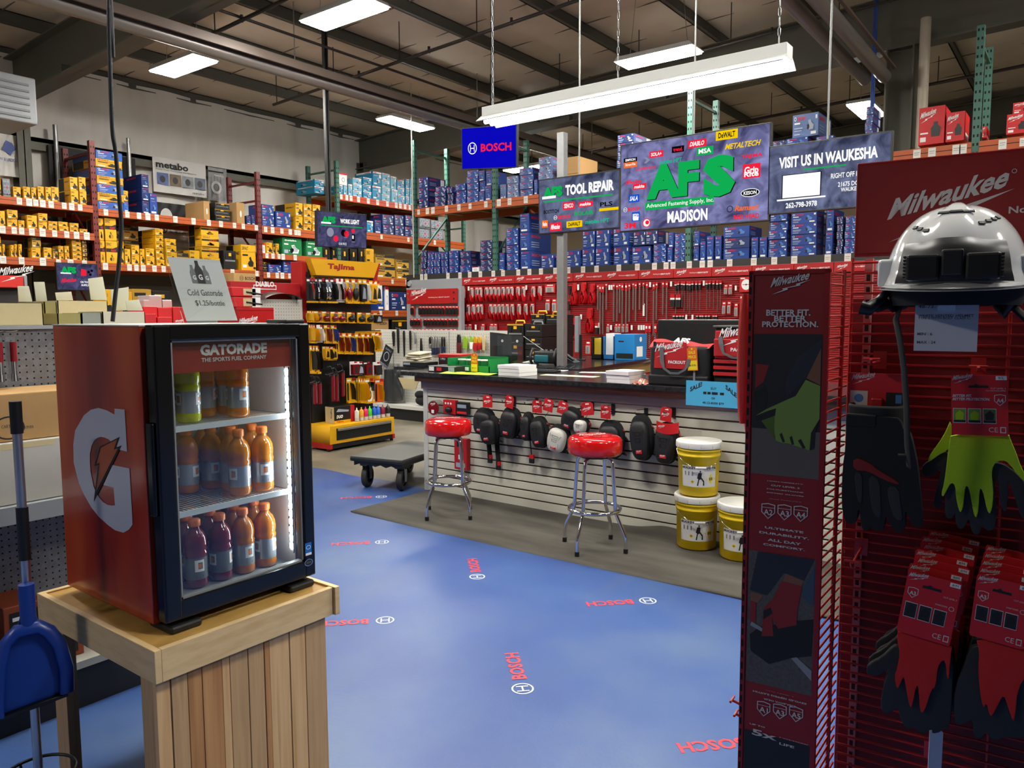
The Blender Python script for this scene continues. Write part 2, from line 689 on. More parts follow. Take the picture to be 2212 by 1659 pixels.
# hanging lamps ----------------------------------------------------
LENS = glow('lamp_lens', (1.0, .97, .90), LAMP)
LENS2 = glow('fluorescent_tube', (1.0, .97, .86), TUBE)
LAMPW = mat('lamp_housing', '#c9c9c4', .4)


def bay_lamp(x, y, z, along, label, name='ceiling_lamp'):
 t = thing(name, label, 'ceiling lamp', (x, y, z), 0 if along == 'x' else R(90), 'bright lamps under the roof')
 h = MB()
 h.prism([(-.6, 0), (.6, 0), (.55, .06), (-.55, .06)], .4, LAMPW, frame((0, .2, 0), (1, 0, 0), (0, 0, 1)))
 h.part('lamp_housing', t)
 l = MB()
 for k in range(6):
  yy = -.165 + .066 * k
  l.box((-.57, yy - .026, -.022), (.57, yy + .026, -.002), LENS)
 l.part('lamp_tubes', t)
 wz = zr(x) - z - .01
 for sx in (-.45, .45):
  wm_ = MB()
  wm_.cyl((sx, 0, .05), (sx * .8, 0, wz), .004, STEEL, n=6)
  wm_.part('hanger_wire', t)


bay_lamp(-7.36, 6.43, 5.2, 'x', 'bright lamp under the roof beside the tall black pole')
bay_lamp(-10.68, 6.28, 5.2, 'x', 'bright lamp below the grey duct near the insulated wall')
bay_lamp(-10.52, 10.66, 5.2, 'y', 'bright lamp hung lengthwise above the teal boxes')
bay_lamp(-5.05, 10.16, 5.2, 'x', 'bright lamp above the long fluorescent fixture')
bay_lamp(-10.68, 14.82, 5.0, 'x', 'small distant lamp behind the blue hanging screen')
bay_lamp(-3.27, 14.6, 5.1, 'y', 'small distant lamp beside the dark interior column')
for (x, y) in [(-3.2, 5.6), (1.2, 6.2), (1.0, 10.4), (-7.2, 1.6), (5.0, 9.5), (-11.0, 1.0), (-3.0, 2.0), (1.2, 2.4), (4.5, 4.0), (-4.5, -4.5), (5.0, 14.5)]:
 bay_lamp(x, y, 5.4, 'x', 'bright lamp under the roof out of the picture')

t = thing('fluorescent_fixture', 'long white fluorescent strip hung on chains over the sales counter', 'ceiling lamp', (-2.8, 5.0, 3.14))
h = MB()
h.box((-1.22, -.06, .03), (1.22, .06, .12), LAMPW, .005)
for s in (-1, 1):
 h.prism([(0, 0), (.01, 0), (.085, -.055), (.08, -.06)], 2.44, LAMPW, frame((-1.22, s * .05, .05), (0, s, 0), (0, 0, 1)) if s > 0 else frame((1.22, s * .05, .05), (0, s, 0), (0, 0, 1)))
h.part('reflector', t)
for k in range(2):
 l = MB()
 for s in (-1, 1):
  l.cyl((-1.2 + 1.21 * k, s * .04, .005), (-.01 + 1.21 * k, s * .04, .005), .018, LENS2, n=12)
 l.part('tube', t)
for x in (-1.15, 0, 1.15):
 c = MB()
 for i in range(40):
  z0 = .12 + i * .06
  if z0 + 3.2 > zr(-2.8):
   break
  c.tube([(x + (.008 if i % 2 else 0), (.008 if not i % 2 else 0), z0 + .03 + .032 * math.cos(a)) if 0 else (x + (.009 * math.sin(a) if i % 2 else 0), (.009 * math.sin(a) if not i % 2 else 0), z0 + .03 + .034 * math.cos(a)) for a in [k * math.pi / 3 for k in range(6)]], .0025, STEEL, 4, True)
 c.part('chain', t)

# pipes, ducts, conduits ------------------------------------------------
DUCT = mat('brown_pipe', '#6b5d54', .4, .2)
PIPE = mat('dark_pipe', '#2c2623', .5)
d = MB()
d.cyl((-9.05, -8, 4.95), (-9.05, 20, 4.95), .09, mat('grey_duct', '#8d8782', .35, .5))
d.box((-9.28, -8, 5.04), (-8.85, 20, 5.07), DUCT)
d.box((-9.3, -8, 4.96), (-9.27, 20, 5.07), DUCT)
d.box((-8.87, -8, 4.96), (-8.84, 20, 5.07), DUCT)
for k in range(7):
 d.cyl((-9.05, -5 + 4 * k, 5.05), (-9.05, -5 + 4 * k, zr(-9)), .008, STEEL, n=6)
d.thing('heater_tube', 'long grey tube heater with brown reflector running under the roof', 'heater')
d = MB()
for dx, r_ in ((-.12, .08), (.14, .09)):
 d.cyl((-2.65 + dx, 7.5, 4.95), (-2.65 + dx, 12.2, 4.95), r_, mat('grey_duct', '#8d8782', .35, .5))
d.box((-2.4, 7.5, 5.03), (-2.36, 12.2, 5.06), DUCT)
d.thing('exhaust_pipe', 'pair of fat grey pipes slanting towards the interior column', 'pipe')
for i, (y, x0, x1, z, r_) in enumerate([(6.0, -9.5, 4, 5.3, .025), (8.45, -11.55, 8, 5.25, .025), (11.2, -9.0, 8, 5.35, .022), (16, -13, 8, 5.3, .03)]):
 d = MB()
 d.cyl((x0, y, z), (x1, y, z + .04 * (x1 - x0)), r_, PIPE, n=8)
 for k in range(int((x1 - x0) / 1.5)):
  x = x0 + .1 + 1.5 * k
  d.cyl((x, y, z + .04 * (x - x0)), (x, y, zr(x)), .008, PIPE, n=6)
  d.cyl((x + .6, y, z + .04 * (x - x0)), (x + .6, y, z + .04 * (x - x0) + .09), .02, PIPE, n=6)
 d.thing('sprinkler_pipe', ['dark sprinkler pipe crossing nearest the big front beam', 'dark sprinkler pipe crossing above the blue hanging screen', 'dark sprinkler pipe crossing behind the bright lamp over the counter', 'dark sprinkler pipe crossing behind the second roof beam'][i], 'pipe')
d = MB()
d.cyl((-8.8, 5.6, 5.36), (-8.8, 12.6, 5.36), .02, PIPE, n=8)
d.thing('sprinkler_main', 'thin dark pipe running lengthwise under the roof purlins', 'pipe')
d = MB()
d.box((XW + .9, 4.1, 4.35), (XW + 1.9, 4.95, 5.0), LTGREY, .02)
for k in range(6):
 d.box((XW + 1.9, 4.2, 4.42 + .09 * k), (XW + 1.915, 4.85, 4.45 + .09 * k), GREY)
d.cyl((XW + 1.4, 4.5, 5.0), (XW + 1.4, 4.5, 5.7), .07, STEEL)
d.thing('unit_heater', 'pale metal heater box hung by the wall column', 'heater')
for px, label in ((891, 'white conduit rod dropping to the green rack upright'),):
 q = at(px, 400, 'y', YB - .045)
 d = MB()
 d.cyl((q.x, q.y, 2.3), (q.x, q.y, zr(q.x)), .011, mat('white_conduit', '#c8c8c2', .4), n=8)
 d.thing('conduit_rod', label, 'conduit')
bl = MB()
for dx in (0, .02, .04):
 q = at(1884, 150, 'y', 12.45)
 bl.cyl((q.x + dx, q.y, 3.6), (q.x + dx, q.y, zr(q.x)), .012, mat('blue_cable', '#2a4c9a', .5), n=6)
bl.thing('blue_cable', 'bunch of blue cables running up the interior column', 'cable')

# wall hangings on the insulated wall
XB = XW + .26


def wq(px, py, x=None):
 return at(px, py, 'x', x if x is not None else XB)


def sheet_on_wall(name, label, px0, py0, px1, py1, m, dx=0.0):
 a, b = wq(px0, py0, XB + dx), wq(px1, py1, XB + dx)
 mb = MB()
 W, H = b.y - a.y, a.z - b.z
 mb.surf(lambda u, v: (.012 * math.sin(u * 19) * math.sin(v * 7) + .01, u * W, v * H), 24, 12, m)
 return mb, EAST(.026), W, H, (XB + dx, a.y, b.z), name, label


BANW = mat('banner_white', '#d3d2ce', .45)
mb, T, W, H, loc, n_, l_ = sheet_on_wall('wall_banner', 'white tool banner with photo strip on the insulated wall', 328, 337, 446, 428, BANW)
mb.text('metabo', .05 * W, .7 * H, .6 * W, .2 * H, INK, T, bold=.03)
mb.text('Power Tools, Accessories and Abrasives', .05 * W, .63 * H, .75 * W, .05 * H, INK, T)
for k, c in enumerate(['#5a6aa0', '#6b5a48', '#8a8f98', '#5d6678']):
 mb.rect((.06 + .235 * k) * W, .22 * H, (.27 + .235 * k) * W, .56 * H, mat('banner_photo' + 'abcd'[k], c, .5, noise=.7, nscale=9), T, .001)
 mb.disc((.16 + .235 * k) * W, .38 * H, .05 * W, mat('banner_photo_dark', '#2b2a2c', .5), T, .002, ry=.1 * H)
mb.text('metabo', .72 * W, .06 * H, .22 * W, .07 * H, INK, T)
mb.thing(n_, l_, 'banner', loc)
mb, T, W, H, loc, n_, l_ = sheet_on_wall('wall_banner', 'grey engine photo banner beside the white tool banner', 448, 360, 491, 437, mat('banner_grey', '#8b8b8d', .4, noise=.75, nscale=6))
mb.rect(0, .86 * H, .8 * W, .9 * H, INK, T)
mb.text('metabo', .3 * W, .74 * H, .5 * W, .07 * H, PRW, T)
mb.disc(.4 * W, .4 * H, .28 * W, mat('banner_pale', '#c9c9cb', .4), T, .001, ry=.2 * H, r2=.16 * W)
mb.thing(n_, l_, 'banner', loc)
mb, T, W, H, loc, n_, l_ = sheet_on_wall('wall_banner', 'black and blue banner low behind the plain kraft cartons', 338, 436, 405, 492, mat('banner_black', '#141416', .5), .02)
mb.rect(.45 * W, 0, W, .42 * H, mat('banner_blue', '#1f4f9c', .5), T, .0)
mb.disc(.28 * W, .4 * H, .2 * W, BANW, T, .001, ry=.36 * H)
mb.text('Pro', .6 * W, .1 * H, .3 * W, .16 * H, mat('banner_tan', '#d8a05a', .5), T, .002)
mb.thing(n_, l_, 'banner', loc)
mb, T, W, H, loc, n_, l_ = sheet_on_wall('wall_banner', 'white fastening banner with orange lettering under the upper shelf', 333, 482, 424, 512, BANW, .05)
mb.disc(.2 * W, .5 * H, .38 * H, INK, T, .001, r2=.3 * H)
mb.text('R', .16 * W, .3 * H, .08 * W, .4 * H, INK, T, .002)
mb.text('Ramset', .34 * W, .5 * H, .62 * W, .36 * H, mat('print_orange', '#d0502a', .5), T, .001, bold=.04, shear=.3)
mb.text('FASTENING SYSTEMS', .34 * W, .14 * H, .6 * W, .22 * H, INK, T, .001)
mb.thing(n_, l_, 'banner', loc)
mb, T, W, H, loc, n_, l_ = sheet_on_wall('wall_banner', 'white saw blade banner beside the wall column', -30, 283, 42, 384, BANW)
mb.poly([(.45 * W, .62 * H), (.6 * W, .85 * H), (.8 * W, .8 * H), (.92 * W, .66 * H), (.78 * W, .58 * H), (.74 * W, .5 * H), (.6 * W, .56 * H)], mat('banner_ink_blue', '#20449c', .5), T, .001)
mb.text('SAW BLADES', .2 * W, .36 * H, .72 * W, .07 * H, mat('banner_ink_blue', '#20449c', .5), T, .001)
mb.thing(n_, l_, 'banner', loc)
mb = MB()
a, b = wq(100, 292), wq(318, 470)
mb.box((XB, a.y, 2.4), (XB + .05, b.y - .2, 4.42), mat('black_tarp', '#1b1a1a', .7, noise=.4, nscale=3))
for px in (116, 272):
 q = wq(px, 330)
 mb.cyl((XB + .1, q.y, 2.4), (XB + .1, q.y, 4.75), .035, STEEL)
mb.thing('wall_tarp', 'black panel with two upright poles on the insulated wall', 'panel')

# ================================================================= pallet racks
TAGW = mat('price_tag', '#dcd9d0', .6)
TAGY = mat('price_tag_yellow', '#d9cfae', .6)


def tag_mesh():
 b = MB()
 b.rect(-.04, -.055, .04, .055, TAGW, FRONT())
 b.rect(-.028, .012, .028, .02, mat('tag_print', '#9a968e', .7), FRONT(), .0006)
 b.rect(-.028, -.01, .02, -.004, mat('tag_print', '#9a968e', .7), FRONT(), .0006)
 return b.mesh('price_tag')


_TAGME = tag_mesh()


def put_tags(beam, xs, zc, y=-.006, sc=1.0):
 for x in xs:
  o = bpy.data.objects.new('price_tag', _TAGME)
  COL.objects.link(o)
  o.parent = beam
  o.location = (x, y, zc)
  s = random.uniform(.85, 1.1) * sc
  o.scale = (s, 1, s)


class Rack:
 """row of pallet racking in local axes: x along the front, y into the rack; rz=0 faces -Y, rz=90 faces +X"""

 def __init__(s, label, plane, along0, depth=1.07):
  axis, v = plane
  s.axis, s.v, s.a0, s.depth = axis, v, along0, depth
  s.ups = []
  s.loc = (along0, v, 0) if axis == 'y' else (v, along0, 0)
  s.rz = 0 if axis == 'y' else R(90)
  s.t = thing('pallet_rack', label, 'rack', s.loc, s.rz)

 def px(s, x, y):
  """pixel on the rack front -> local x, z"""
  p = at(x, y, s.axis, s.v)
  return (p.x if s.axis == 'y' else p.y) - s.a0, p.z

 def upright(s, x, ztop, m, z0=0):
  s.ups.append(x)
  for y in (0.0, s.depth - .075):
   b = MB()
   b.box((x - .04, y, z0), (x + .04, y + .075, ztop), m)
   n = int((ztop - z0) / .1)
   for k in range(n):
    z = z0 + .05 + .1 * k
    for dx in (-.02, .02):
     b.rect(x + dx - .009, z - .016, x + dx + .009, z + .016, HOLE, FRONT(0, y), .001)
    for sd, fr in ((1, EAST), (-1, lambda X, Y, Z: frame((X, Y, Z), (0, -1, 0), (0, 0, 1)))):
     T = fr(x + sd * .04, y + .0375, 0)
     b.rect(-.008, z - .016, .008, z + .016, HOLE, T, .001)
   b.part('upright', s.t)
  b = MB()
  z = z0 + .15
  k = 0
  d = s.depth
  while z < ztop - .05:
   b.box((x - .018, .07, z), (x + .018, d - .07, z + .035), m)
   if z + 1.2 < ztop:
    b.tube([(x, .06, z + .1), (x, d - .06, z + .95)], .02, m, 6)
   z += 1.2
  b.box((x - .018, .07, ztop - .2), (x + .018, d - .07, ztop - .165), m)
  b.part('brace', s.t)

 def beam(s, x0, x1, ztop, m, h=.11, deck=True, tags=(), sc=1.0):
  b = MB()
  b.box((x0, -.012, ztop - h), (x1, .05, ztop), m)
  b.box((x0, -.008, ztop - h * .45), (x1, -.013, ztop - h * .4), HOLE) if h > .1 else None
  o = b.part('beam', s.t)
  c = MB()
  c.box((x0, s.depth - .05, ztop - h), (x1, s.depth, ztop), m)
  c.part('beam', s.t)
  if deck:
   c = MB()
   c.box((x0, .05, ztop - .02), (x1, s.depth - .05, ztop + .0), PLY)
   n = int((x1 - x0) / .7)
   for k in range(n):
    xx = x0 + .35 + k * .7
    c.box((xx - .04, .05, ztop - .06), (xx + .04, s.depth - .05, ztop - .02), PLY)
   c.part('deck', s.t)
  put_tags(o, [t for t in tags], ztop - h * .45, -.015, sc)
  return o


# cartons ----------------------------------------------------------
SILH = mat('print_tool_grey', '#9aa4b4', .5)
SILB = mat('print_tool_blue', '#4a7cc0', .5)
PRN = mat('print_pale', '#aab4cc', .6)
YLAB = mat('print_sticker', '#e8e6e0', .6)


def unit_box(kind):
 """carton filling x -.5...5, y 0..1, z 0..1 with its printing; scaled per copy"""
 b = MB()
 T, E_, W_ = FRONT(0, 0, 0), EAST(.5, 0, 0), frame((-.5, 1, 0), (0, -1, 0), (0, 0, 1))
 base, var = kind.split('_')[0], kind.split('_')[-1]
 body = {'navy': NAVY, 'dnavy': NAVYD, 'lnavy': NAVYL, 'yellow': YEL, 'ochre': YELD, 'teal': TEAL, 'lteal': TEALL, 'green': GRN, 'kraft': KRAFT, 'white': PAPER, 'red': REDPR, 'black': BLACK, 'grey': GREY, 'blue': mat('mid_blue_card', '#2a5cae', .45), 'gold': mat('gold_card', '#d9a21c', .5)}[base]
 b.box((-.495, .005, .0), (.495, .995, .985), body, .006, seg=1)
 e = .0065

 def tool(T, cx, cz, r, m=SILH, wd=1.0):
  b.poly([(cx - r * wd, cz - r * .3), (cx - r * wd * .2, cz - r * .75), (cx + r * wd * .8, cz - r * .7), (cx + r * wd, cz - r * .1), (cx + r * wd * .4, cz + r * .25), (cx + r * wd * .1, cz + r * .75), (cx - r * wd * .5, cz + r * .6), (cx - r * wd * .25, cz + r * .1)], m, T, e)
  b.disc(cx - r * wd * .45, cz - r * .3, r * .34 * wd, BLACK if m is not BLACK else SILH, T, e + .001, 12, r * .4)

 if base in ('navy', 'dnavy', 'lnavy', 'blue'):
  tall = var == 'tall'
  if tall:
   b.text('BOSCH', -.2, .86, .55, .06, PRR, T, e, .03)
   b.disc(-.34, .89, .07, PRW, T, e, 12, .03, r2=.05)
   b.rect(-.36, .72, .1, .735, PRW, T, e)
   b.rect(-.36, .6, .2, .612, PRN, T, e)
   tool(T, .05, .34, .16, SILB, 1.6)
   b.rect(-.35, .05, .3, .14, YLAB, T, e)
  else:
   b.text('BOSCH', -.3, .72, .28, .16, PRR, T, e, .03)
   b.disc(-.39, .8, .045, PRW, T, e, 12, .09, r2=.03)
   b.rect(-.42, .56, -.2, .63, PRW, T, e)
   b.rect(-.42, .36, -.1, .41, PRN, T, e)
   b.rect(-.42, .26, -.14, .3, PRN, T, e)
   b.rect(-.42, .1, -.2, .15, PRN, T, e)
   tool(T, .18, .5, .3, SILH if base != 'navy' or var == 'sq' else SILB, .5)
   if var != 'plain':
    b.rect(.22, .08, .42, .2, YLAB, T, e)
    b.rect(.39, .72, .46, .88, YLAB, T, e)
  b.rect(.7, .1, .9, .9, YLAB, E_, e) if var in ('wide', 'sq') else None
  b.text('BOSCH', .1, .7, .4, .15, PRR, E_, e, .03)
  for k in range(3):
   b.rect(.1, .2 + .12 * k, .45, .24 + .12 * k, PRN, E_, e)
  b.text('BOSCH', .35, .7, .4, .15, PRR, W_, e, .03)
 elif base in ('yellow', 'ochre', 'gold'):
  b.rect(-.49, .72, .49, .97, INK if base == 'ochre' else body, T, e)
  b.text('DEWALT', -.44, .78, .42, .13, body if base == 'ochre' else INK, T, e + .001, .03)
  if var == 'flex':
   b.rect(-.49, 0.03, .49, .5, body, T, e)
   b.poly([(-.49, .5), (.49, .5), (.49, .74), (.1, .66), (-.49, .66)], INK, T, e + .0005)
   b.text('FLEX', -.05, .53, .44, .09, PRR, T, e + .001, .03)
   tool(T, 0, .25, .2, INK, 1.1)
  else:
   b.rect(-.42, .56, -.05, .62, INK, T, e)
   tool(T, .12, .34, .26, INK, .8 if var != 'tall' else 1.3)
   b.rect(-.42, .1, -.15, .22, YLAB, T, e)
   b.rect(.3, .06, .46, .14, INK, T, e)
  b.rect(.06, .04, .94, .96, INK, E_, e)
  b.rect(.14, .3, .6, .42, body, E_, e + .001)
  b.text('DEWALT', .15, .6, .6, .12, body, E_, e + .001, .03)
  b.rect(.06, .04, .5, .96, INK, W_, e)
  b.text('DEWALT', .55, .6, .36, .12, INK, W_, e + .001, .03)
 elif base in ('teal', 'lteal'):
  b.rect(-.49, .86, .49, .98, PAPER, T, e)
  b.text('makita', -.42, .84, .34, .12, PRR, T, e + .001, .03, .2)
  b.rect(-.42, .68, .1, .74, PRN, T, e)
  tool(T, .1, .4, .26, SILH, .9)
  b.rect(.2, .56, .44, .8, YLAB, T, e)
  b.rect(-.4, .1, -.05, .2, YLAB, T, e)
  b.rect(.05, .86, .95, .98, PAPER, E_, e)
  b.rect(.1, .86, .9, .98, PAPER, W_, e)
  b.text('makita', .55, .87, .3, .1, PRR, W_, e + .001, .03)
  tool(W_, .4, .4, .22, SILH, .8)
 elif base == 'green':
  b.text('metabo', -.38, .8, .6, .1, PRW, T, e, .03)
  tool(T, .08, .36, .34, PRW, .8)
  tool(T, .1, .38, .26, SILH, .8)
  b.rect(-.42, .58, -.2, .66, PRW, T, e)
  b.rect(-.42, .1, -.22, .3, PRN, T, e)
  b.rect(.05, .03, .95, .97, PAPER, E_, e)
  b.rect(.4, .1, .7, .3, INK, E_, e + .001)
 elif base == 'kraft':
  if var == 'print':
   b.text('BOSCH', -.02, .74, .4, .12, INK, T, e, .02)
   anchor(b, -.14, .8, .06, INK, T, e)
   tool(T, -.1, .3, .22, INK, .8)
  elif var == 'hole':
   b.disc(0, .45, .12, PAPER, T, e, 16, .16)
  b.rect(-.49, .48, .49, .52, KRAFTL, TOPF(0, .5, .986), .001)
  b.rect(.3, .06, .7, .12, INK, E_, e) if var == 'print' else None
 elif base == 'white':
  b.rect(-.49, .86, .49, .98, PRR, T, e)
  b.disc(.0, .42, .2, SILH, T, e, 16, .2, r2=.14)
  b.text('makita', .3, .86, .6, .08, PRR, E_, e, .03)
 elif base == 'red':
  wordmark(b, -.42, .62, .6, PRW, T, e)
  b.poly([(.0, .2), (.32, .2), (.36, .42), (.24, .5), (.24, .58), (.08, .58), (.08, .5), (-.02, .42)], BLACK, T, e)
  b.rect(-.42, .08, -.2, .2, PRW, T, e)
  b.rect(-.42, .28, -.12, .32, PRW, T, e)
  b.rect(.2, .1, .8, .3, PRW, E_, e)
 elif base == 'black':
  b.rect(-.4, .42, .4, .5, GREY, T, e)
  b.rect(-.1, .7, .1, .86, YEL, T, e)
  b.box((-.35, -.02, .55), (-.22, .01, .8), BLACK)
  b.box((.22, -.02, .55), (.35, .01, .8), BLACK)
  b.rect(-.49, .9, .49, .96, YEL, T, e) if var == 'trim' else None
 elif base == 'grey':
  for k in range(6):
   b.disc(-.36 + .28 * (k % 3) + random.uniform(-.05, .05), .28 + .42 * (k // 3), .14, SILH, T, e, 14, .2, r2=.07)
  b.poly([(-.05, .5), (.05, .6), (.15, .5), (.05, .4)], PRR, T, e + .001)
  b.rect(-.45, .1, .45, .16, INK, T, e)
 return b.mesh('tool_carton')


_UB = {}
NBOX = [0]
COLNAME = {'navy': 'navy', 'dnavy': 'dark navy', 'lnavy': 'pale blue', 'yellow': 'yellow', 'ochre': 'ochre yellow', 'teal': 'teal', 'lteal': 'pale teal', 'green': 'green', 'kraft': 'plain kraft', 'white': 'white', 'red': 'red', 'black': 'black', 'grey': 'dark grey', 'blue': 'bright blue', 'gold': 'golden yellow'}


def carton(kind, w, d, h, loc, rz, label, group):
 if kind not in _UB:
  _UB[kind] = unit_box(kind)
 case = kind.startswith('black')
 o = bpy.data.objects.new('tool_case' if case else 'tool_carton', _UB[kind])
 COL.objects.link(o)
 o.location = loc
 o.rotation_euler = (0, 0, rz + random.uniform(-.012, .012))
 o.scale = (w, d, h)
 NBOX[0] += 1
 return tag(o, label, 'tool case' if case else 'box', group)


def level_word(k, n):
 return '' if n == 1 else (', top one' if k == n - 1 else ', bottom one' if k == 0 else ', ' + ORD[k] + ' up')


def shelf(rack, z, items, where, group, inset=.03, slope=0.0):
 """items: (px0, px1, ytop, rows, kind[, depth][, base z]) read along the shelf; where completes '... stack along <where>'"""
 for n, it in enumerate(items):
  x0, x1, yt, rows, kind = it[:5]
  dep = it[5] if len(it) > 5 and it[5] else .42
  zb = z + slope * n
  a, zt = rack.px(x0, yt)
  b, _ = rack.px(x1, yt)
  yin = inset
  for u_ in rack.ups:
   if a < u_ + .055 and b > u_ - .055:
    if a + b > 2 * u_:
     a = u_ + .056
    else:
     b = u_ - .056
  if len(it) > 6 and it[6]:
   lift = rack.px(x0, it[6])[1]
   zb = lift
  wd, ht = b - a - .012, (zt - zb) / rows
  ks = kind.split('|')
  for k in range(rows):
   kd = ks[k % len(ks)]
   lx, ly = (a + b) / 2 + random.uniform(-.006, .006), yin + random.uniform(0, .03)
   c, s = math.cos(rack.rz), math.sin(rack.rz)
   loc = (rack.loc[0] + lx * c - ly * s, rack.loc[1] + lx * s + ly * c, zb + .004 + k * ht)
   noun = 'case' if kd.startswith('black') else 'box'
   place = ORD[n] + (' stack' if rows > 1 else ' spot')
   carton(kd, wd, dep, ht, loc, rack.rz, f"{COLNAME[kd.split('_')[0]]} {noun}, {place} along {where}{level_word(k, rows)}", group)


def pxs(rack, xs, y=500):
 return [rack.px(x, y)[0] for x in xs]


# --- side wall row with red uprights
RL = Rack('long orange shelf row with red uprights along the insulated wall', ('x', -12.7), 0.0, 1.0)
for y, z in ((2.83, 4.35), (5.875, 4.35), (8.9, 4.3)):
 RL.upright(y, z, UPRED)
RL.beam(2.87, 5.835, 3.335, ORANGE, tags=pxs(RL, [-30, 45, 66, 80, 95, 113, 141, 157, 175]))
RL.beam(2.87, 5.835, 2.9, ORANGE, tags=pxs(RL, [5, 30, 46, 68, 91, 117, 143, 164, 186]))
RL.beam(2.87, 5.835, 2.465, ORANGE, tags=pxs(RL, [2, 42, 88, 122, 148, 178]))
RL.beam(5.915, 8.86, 3.3, ORANGE, tags=pxs(RL, [230, 276, 301, 320, 339, 379, 418, 451, 477, 506, 525, 553]))
RL.beam(5.915, 8.86, 2.44, ORANGE, tags=pxs(RL, [223, 275, 290, 305, 329, 349, 389, 498, 551]))
g = 'tool boxes on the long orange shelves by the wall'
shelf(RL, 3.335, [(-14, 4, 380, 1, 'yellow_tall'), (6, 24, 384, 1, 'grey_a'), (30, 48, 402, 1, 'yellow_tall'), (51, 67, 402, 1, 'yellow_tall'), (69, 81, 404, 1, 'yellow_tall'), (83, 98, 401, 1, 'yellow_tall'), (99, 112, 403, 1, 'yellow_tall'), (113, 130, 402, 1, 'yellow_tall'), (153, 171, 381, 2, 'yellow_tall'), (172, 188, 381, 2, 'yellow_tall')], 'top shelf before the red post', g)
shelf(RL, 2.9, [(-8, 12, 454, 1, 'yellow_sq'), (16, 40, 452, 2, 'yellow_sq'), (42, 57, 475, 1, 'yellow_sq'), (60, 83, 464, 1, 'yellow_sq'), (84, 105, 460, 2, 'yellow_wide'), (106, 127, 477, 2, 'yellow_wide'), (128, 150, 478, 2, 'yellow_wide'), (152, 172, 481, 2, 'yellow_wide'), (174, 192, 494, 1, 'yellow_wide')], 'middle shelf before the red post', g)
shelf(RL, 2.465, [(-8, 5, 510, 2, 'yellow_tall'), (6, 13, 527, 1, 'yellow_tall'), (25, 33, 529, 1, 'yellow_tall'), (34, 41, 527, 1, 'yellow_tall'), (42, 50, 527, 1, 'yellow_tall'), (69, 90, 512, 2, 'yellow_sq|ochre_sq', .3), (95, 114, 534, 1, 'yellow_sq'), (115, 127, 536, 1, 'ochre_tall'), (128, 140, 531, 2, 'yellow_sq'), (141, 152, 531, 2, 'yellow_sq'), (157, 178, 513, 5, 'yellow_wide'), (179, 190, 515, 5, 'ochre_wide')], 'low shelf before the red post', g)
# second bay
shelf(RL, 3.3, [(196, 266, 320, 7, 'blue_plain|gold_wide|blue_plain|gold_wide|blue_plain|gold_wide|blue_plain', .8), (268, 279, 411, 2, 'blue_tall|gold_tall'), (306, 323, 375, 3, 'dnavy_tall', .75), (325, 342, 416, 1, 'navy_tall', .5), (442, 456, 433, 1, 'kraft_hole', .62), (466, 499, 437, 3, 'black_trim', .5), (512, 530, 436, 1, 'kraft_hole', .55), (534, 545, 466, 1, 'dnavy_tall'), (546, 556, 464, 1, 'dnavy_tall')], 'top shelf between red posts', g)
shelf(RL, 2.44, [(202, 226, 469, 2, 'yellow_flex'), (227, 253, 470, 2, 'yellow_flex'), (256, 270, 520, 2, 'yellow_tall'), (271, 284, 537, 1, 'yellow_sq'), (286, 304, 529, 2, 'yellow_wide'), (305, 316, 537, 1, 'yellow_tall'), (317, 336, 536, 2, 'yellow_wide'), (338, 356, 494, 6, 'yellow_wide', .9), (359, 383, 515, 4, 'yellow_wide'), (384, 410, 545, 1, 'ochre_wide'), (412, 434, 540, 1, 'yellow_wide'), (436, 475, 484, 4, 'yellow_flex'), (486, 514, 540, 1, 'black_a'), (524, 557, 527, 1, 'yellow_sq', .5)], 'low shelf between red posts', g)
shelf(RL, 2.44, [(275, 300, 486, 3, 'ochre_wide', .3), (301, 335, 484, 3, 'ochre_wide', .3)], 'the back of the low shelf', g, inset=.55)
# third bay, ends at the green frame
q0, q1 = RL.px(600, 491)[1], RL.px(600, 549)[1]
q2 = RL.px(600, 589)[1]
RL.beam(8.94, 10.74, q0, ORANGE, .15, tags=pxs(RL, [573, 588, 608, 626, 638, 645]))
RL.beam(8.94, 10.74, q1, ORANGE, .1, tags=pxs(RL, [574, 587, 600, 609, 635]))
RL.beam(8.94, 10.74, q2, ORANGE, .12, tags=pxs(RL, [576, 595, 606, 622, 641]))
shelf(RL, q0, [(567, 595, 440, 2, 'navy_sq'), (597, 630, 455, 1, 'navy_sq'), (640, 656, 437, 2, 'yellow_tall', .7), (658, 676, 439, 4, 'gold_wide', .7), (677, 694, 441, 4, 'gold_wide', .7)], 'top shelf beside the green frame', g)
shelf(RL, q1, [(568, 576, 526, 1, 'white_a'), (577, 590, 523, 1, 'yellow_tall'), (591, 598, 527, 1, 'ochre_tall'), (599, 606, 526, 1, 'yellow_tall'), (612, 655, 512, 1, 'green_a', .3), (664, 700, 520, 1, 'green_a', .3)], 'middle shelf beside the green frame', g)
shelf(RL, q2, [(567, 580, 566, 2, 'black_trim'), (583, 612, 571, 1, 'navy_sq'), (614, 643, 563, 1, 'navy_wide')], 'low shelf beside the green frame', g)

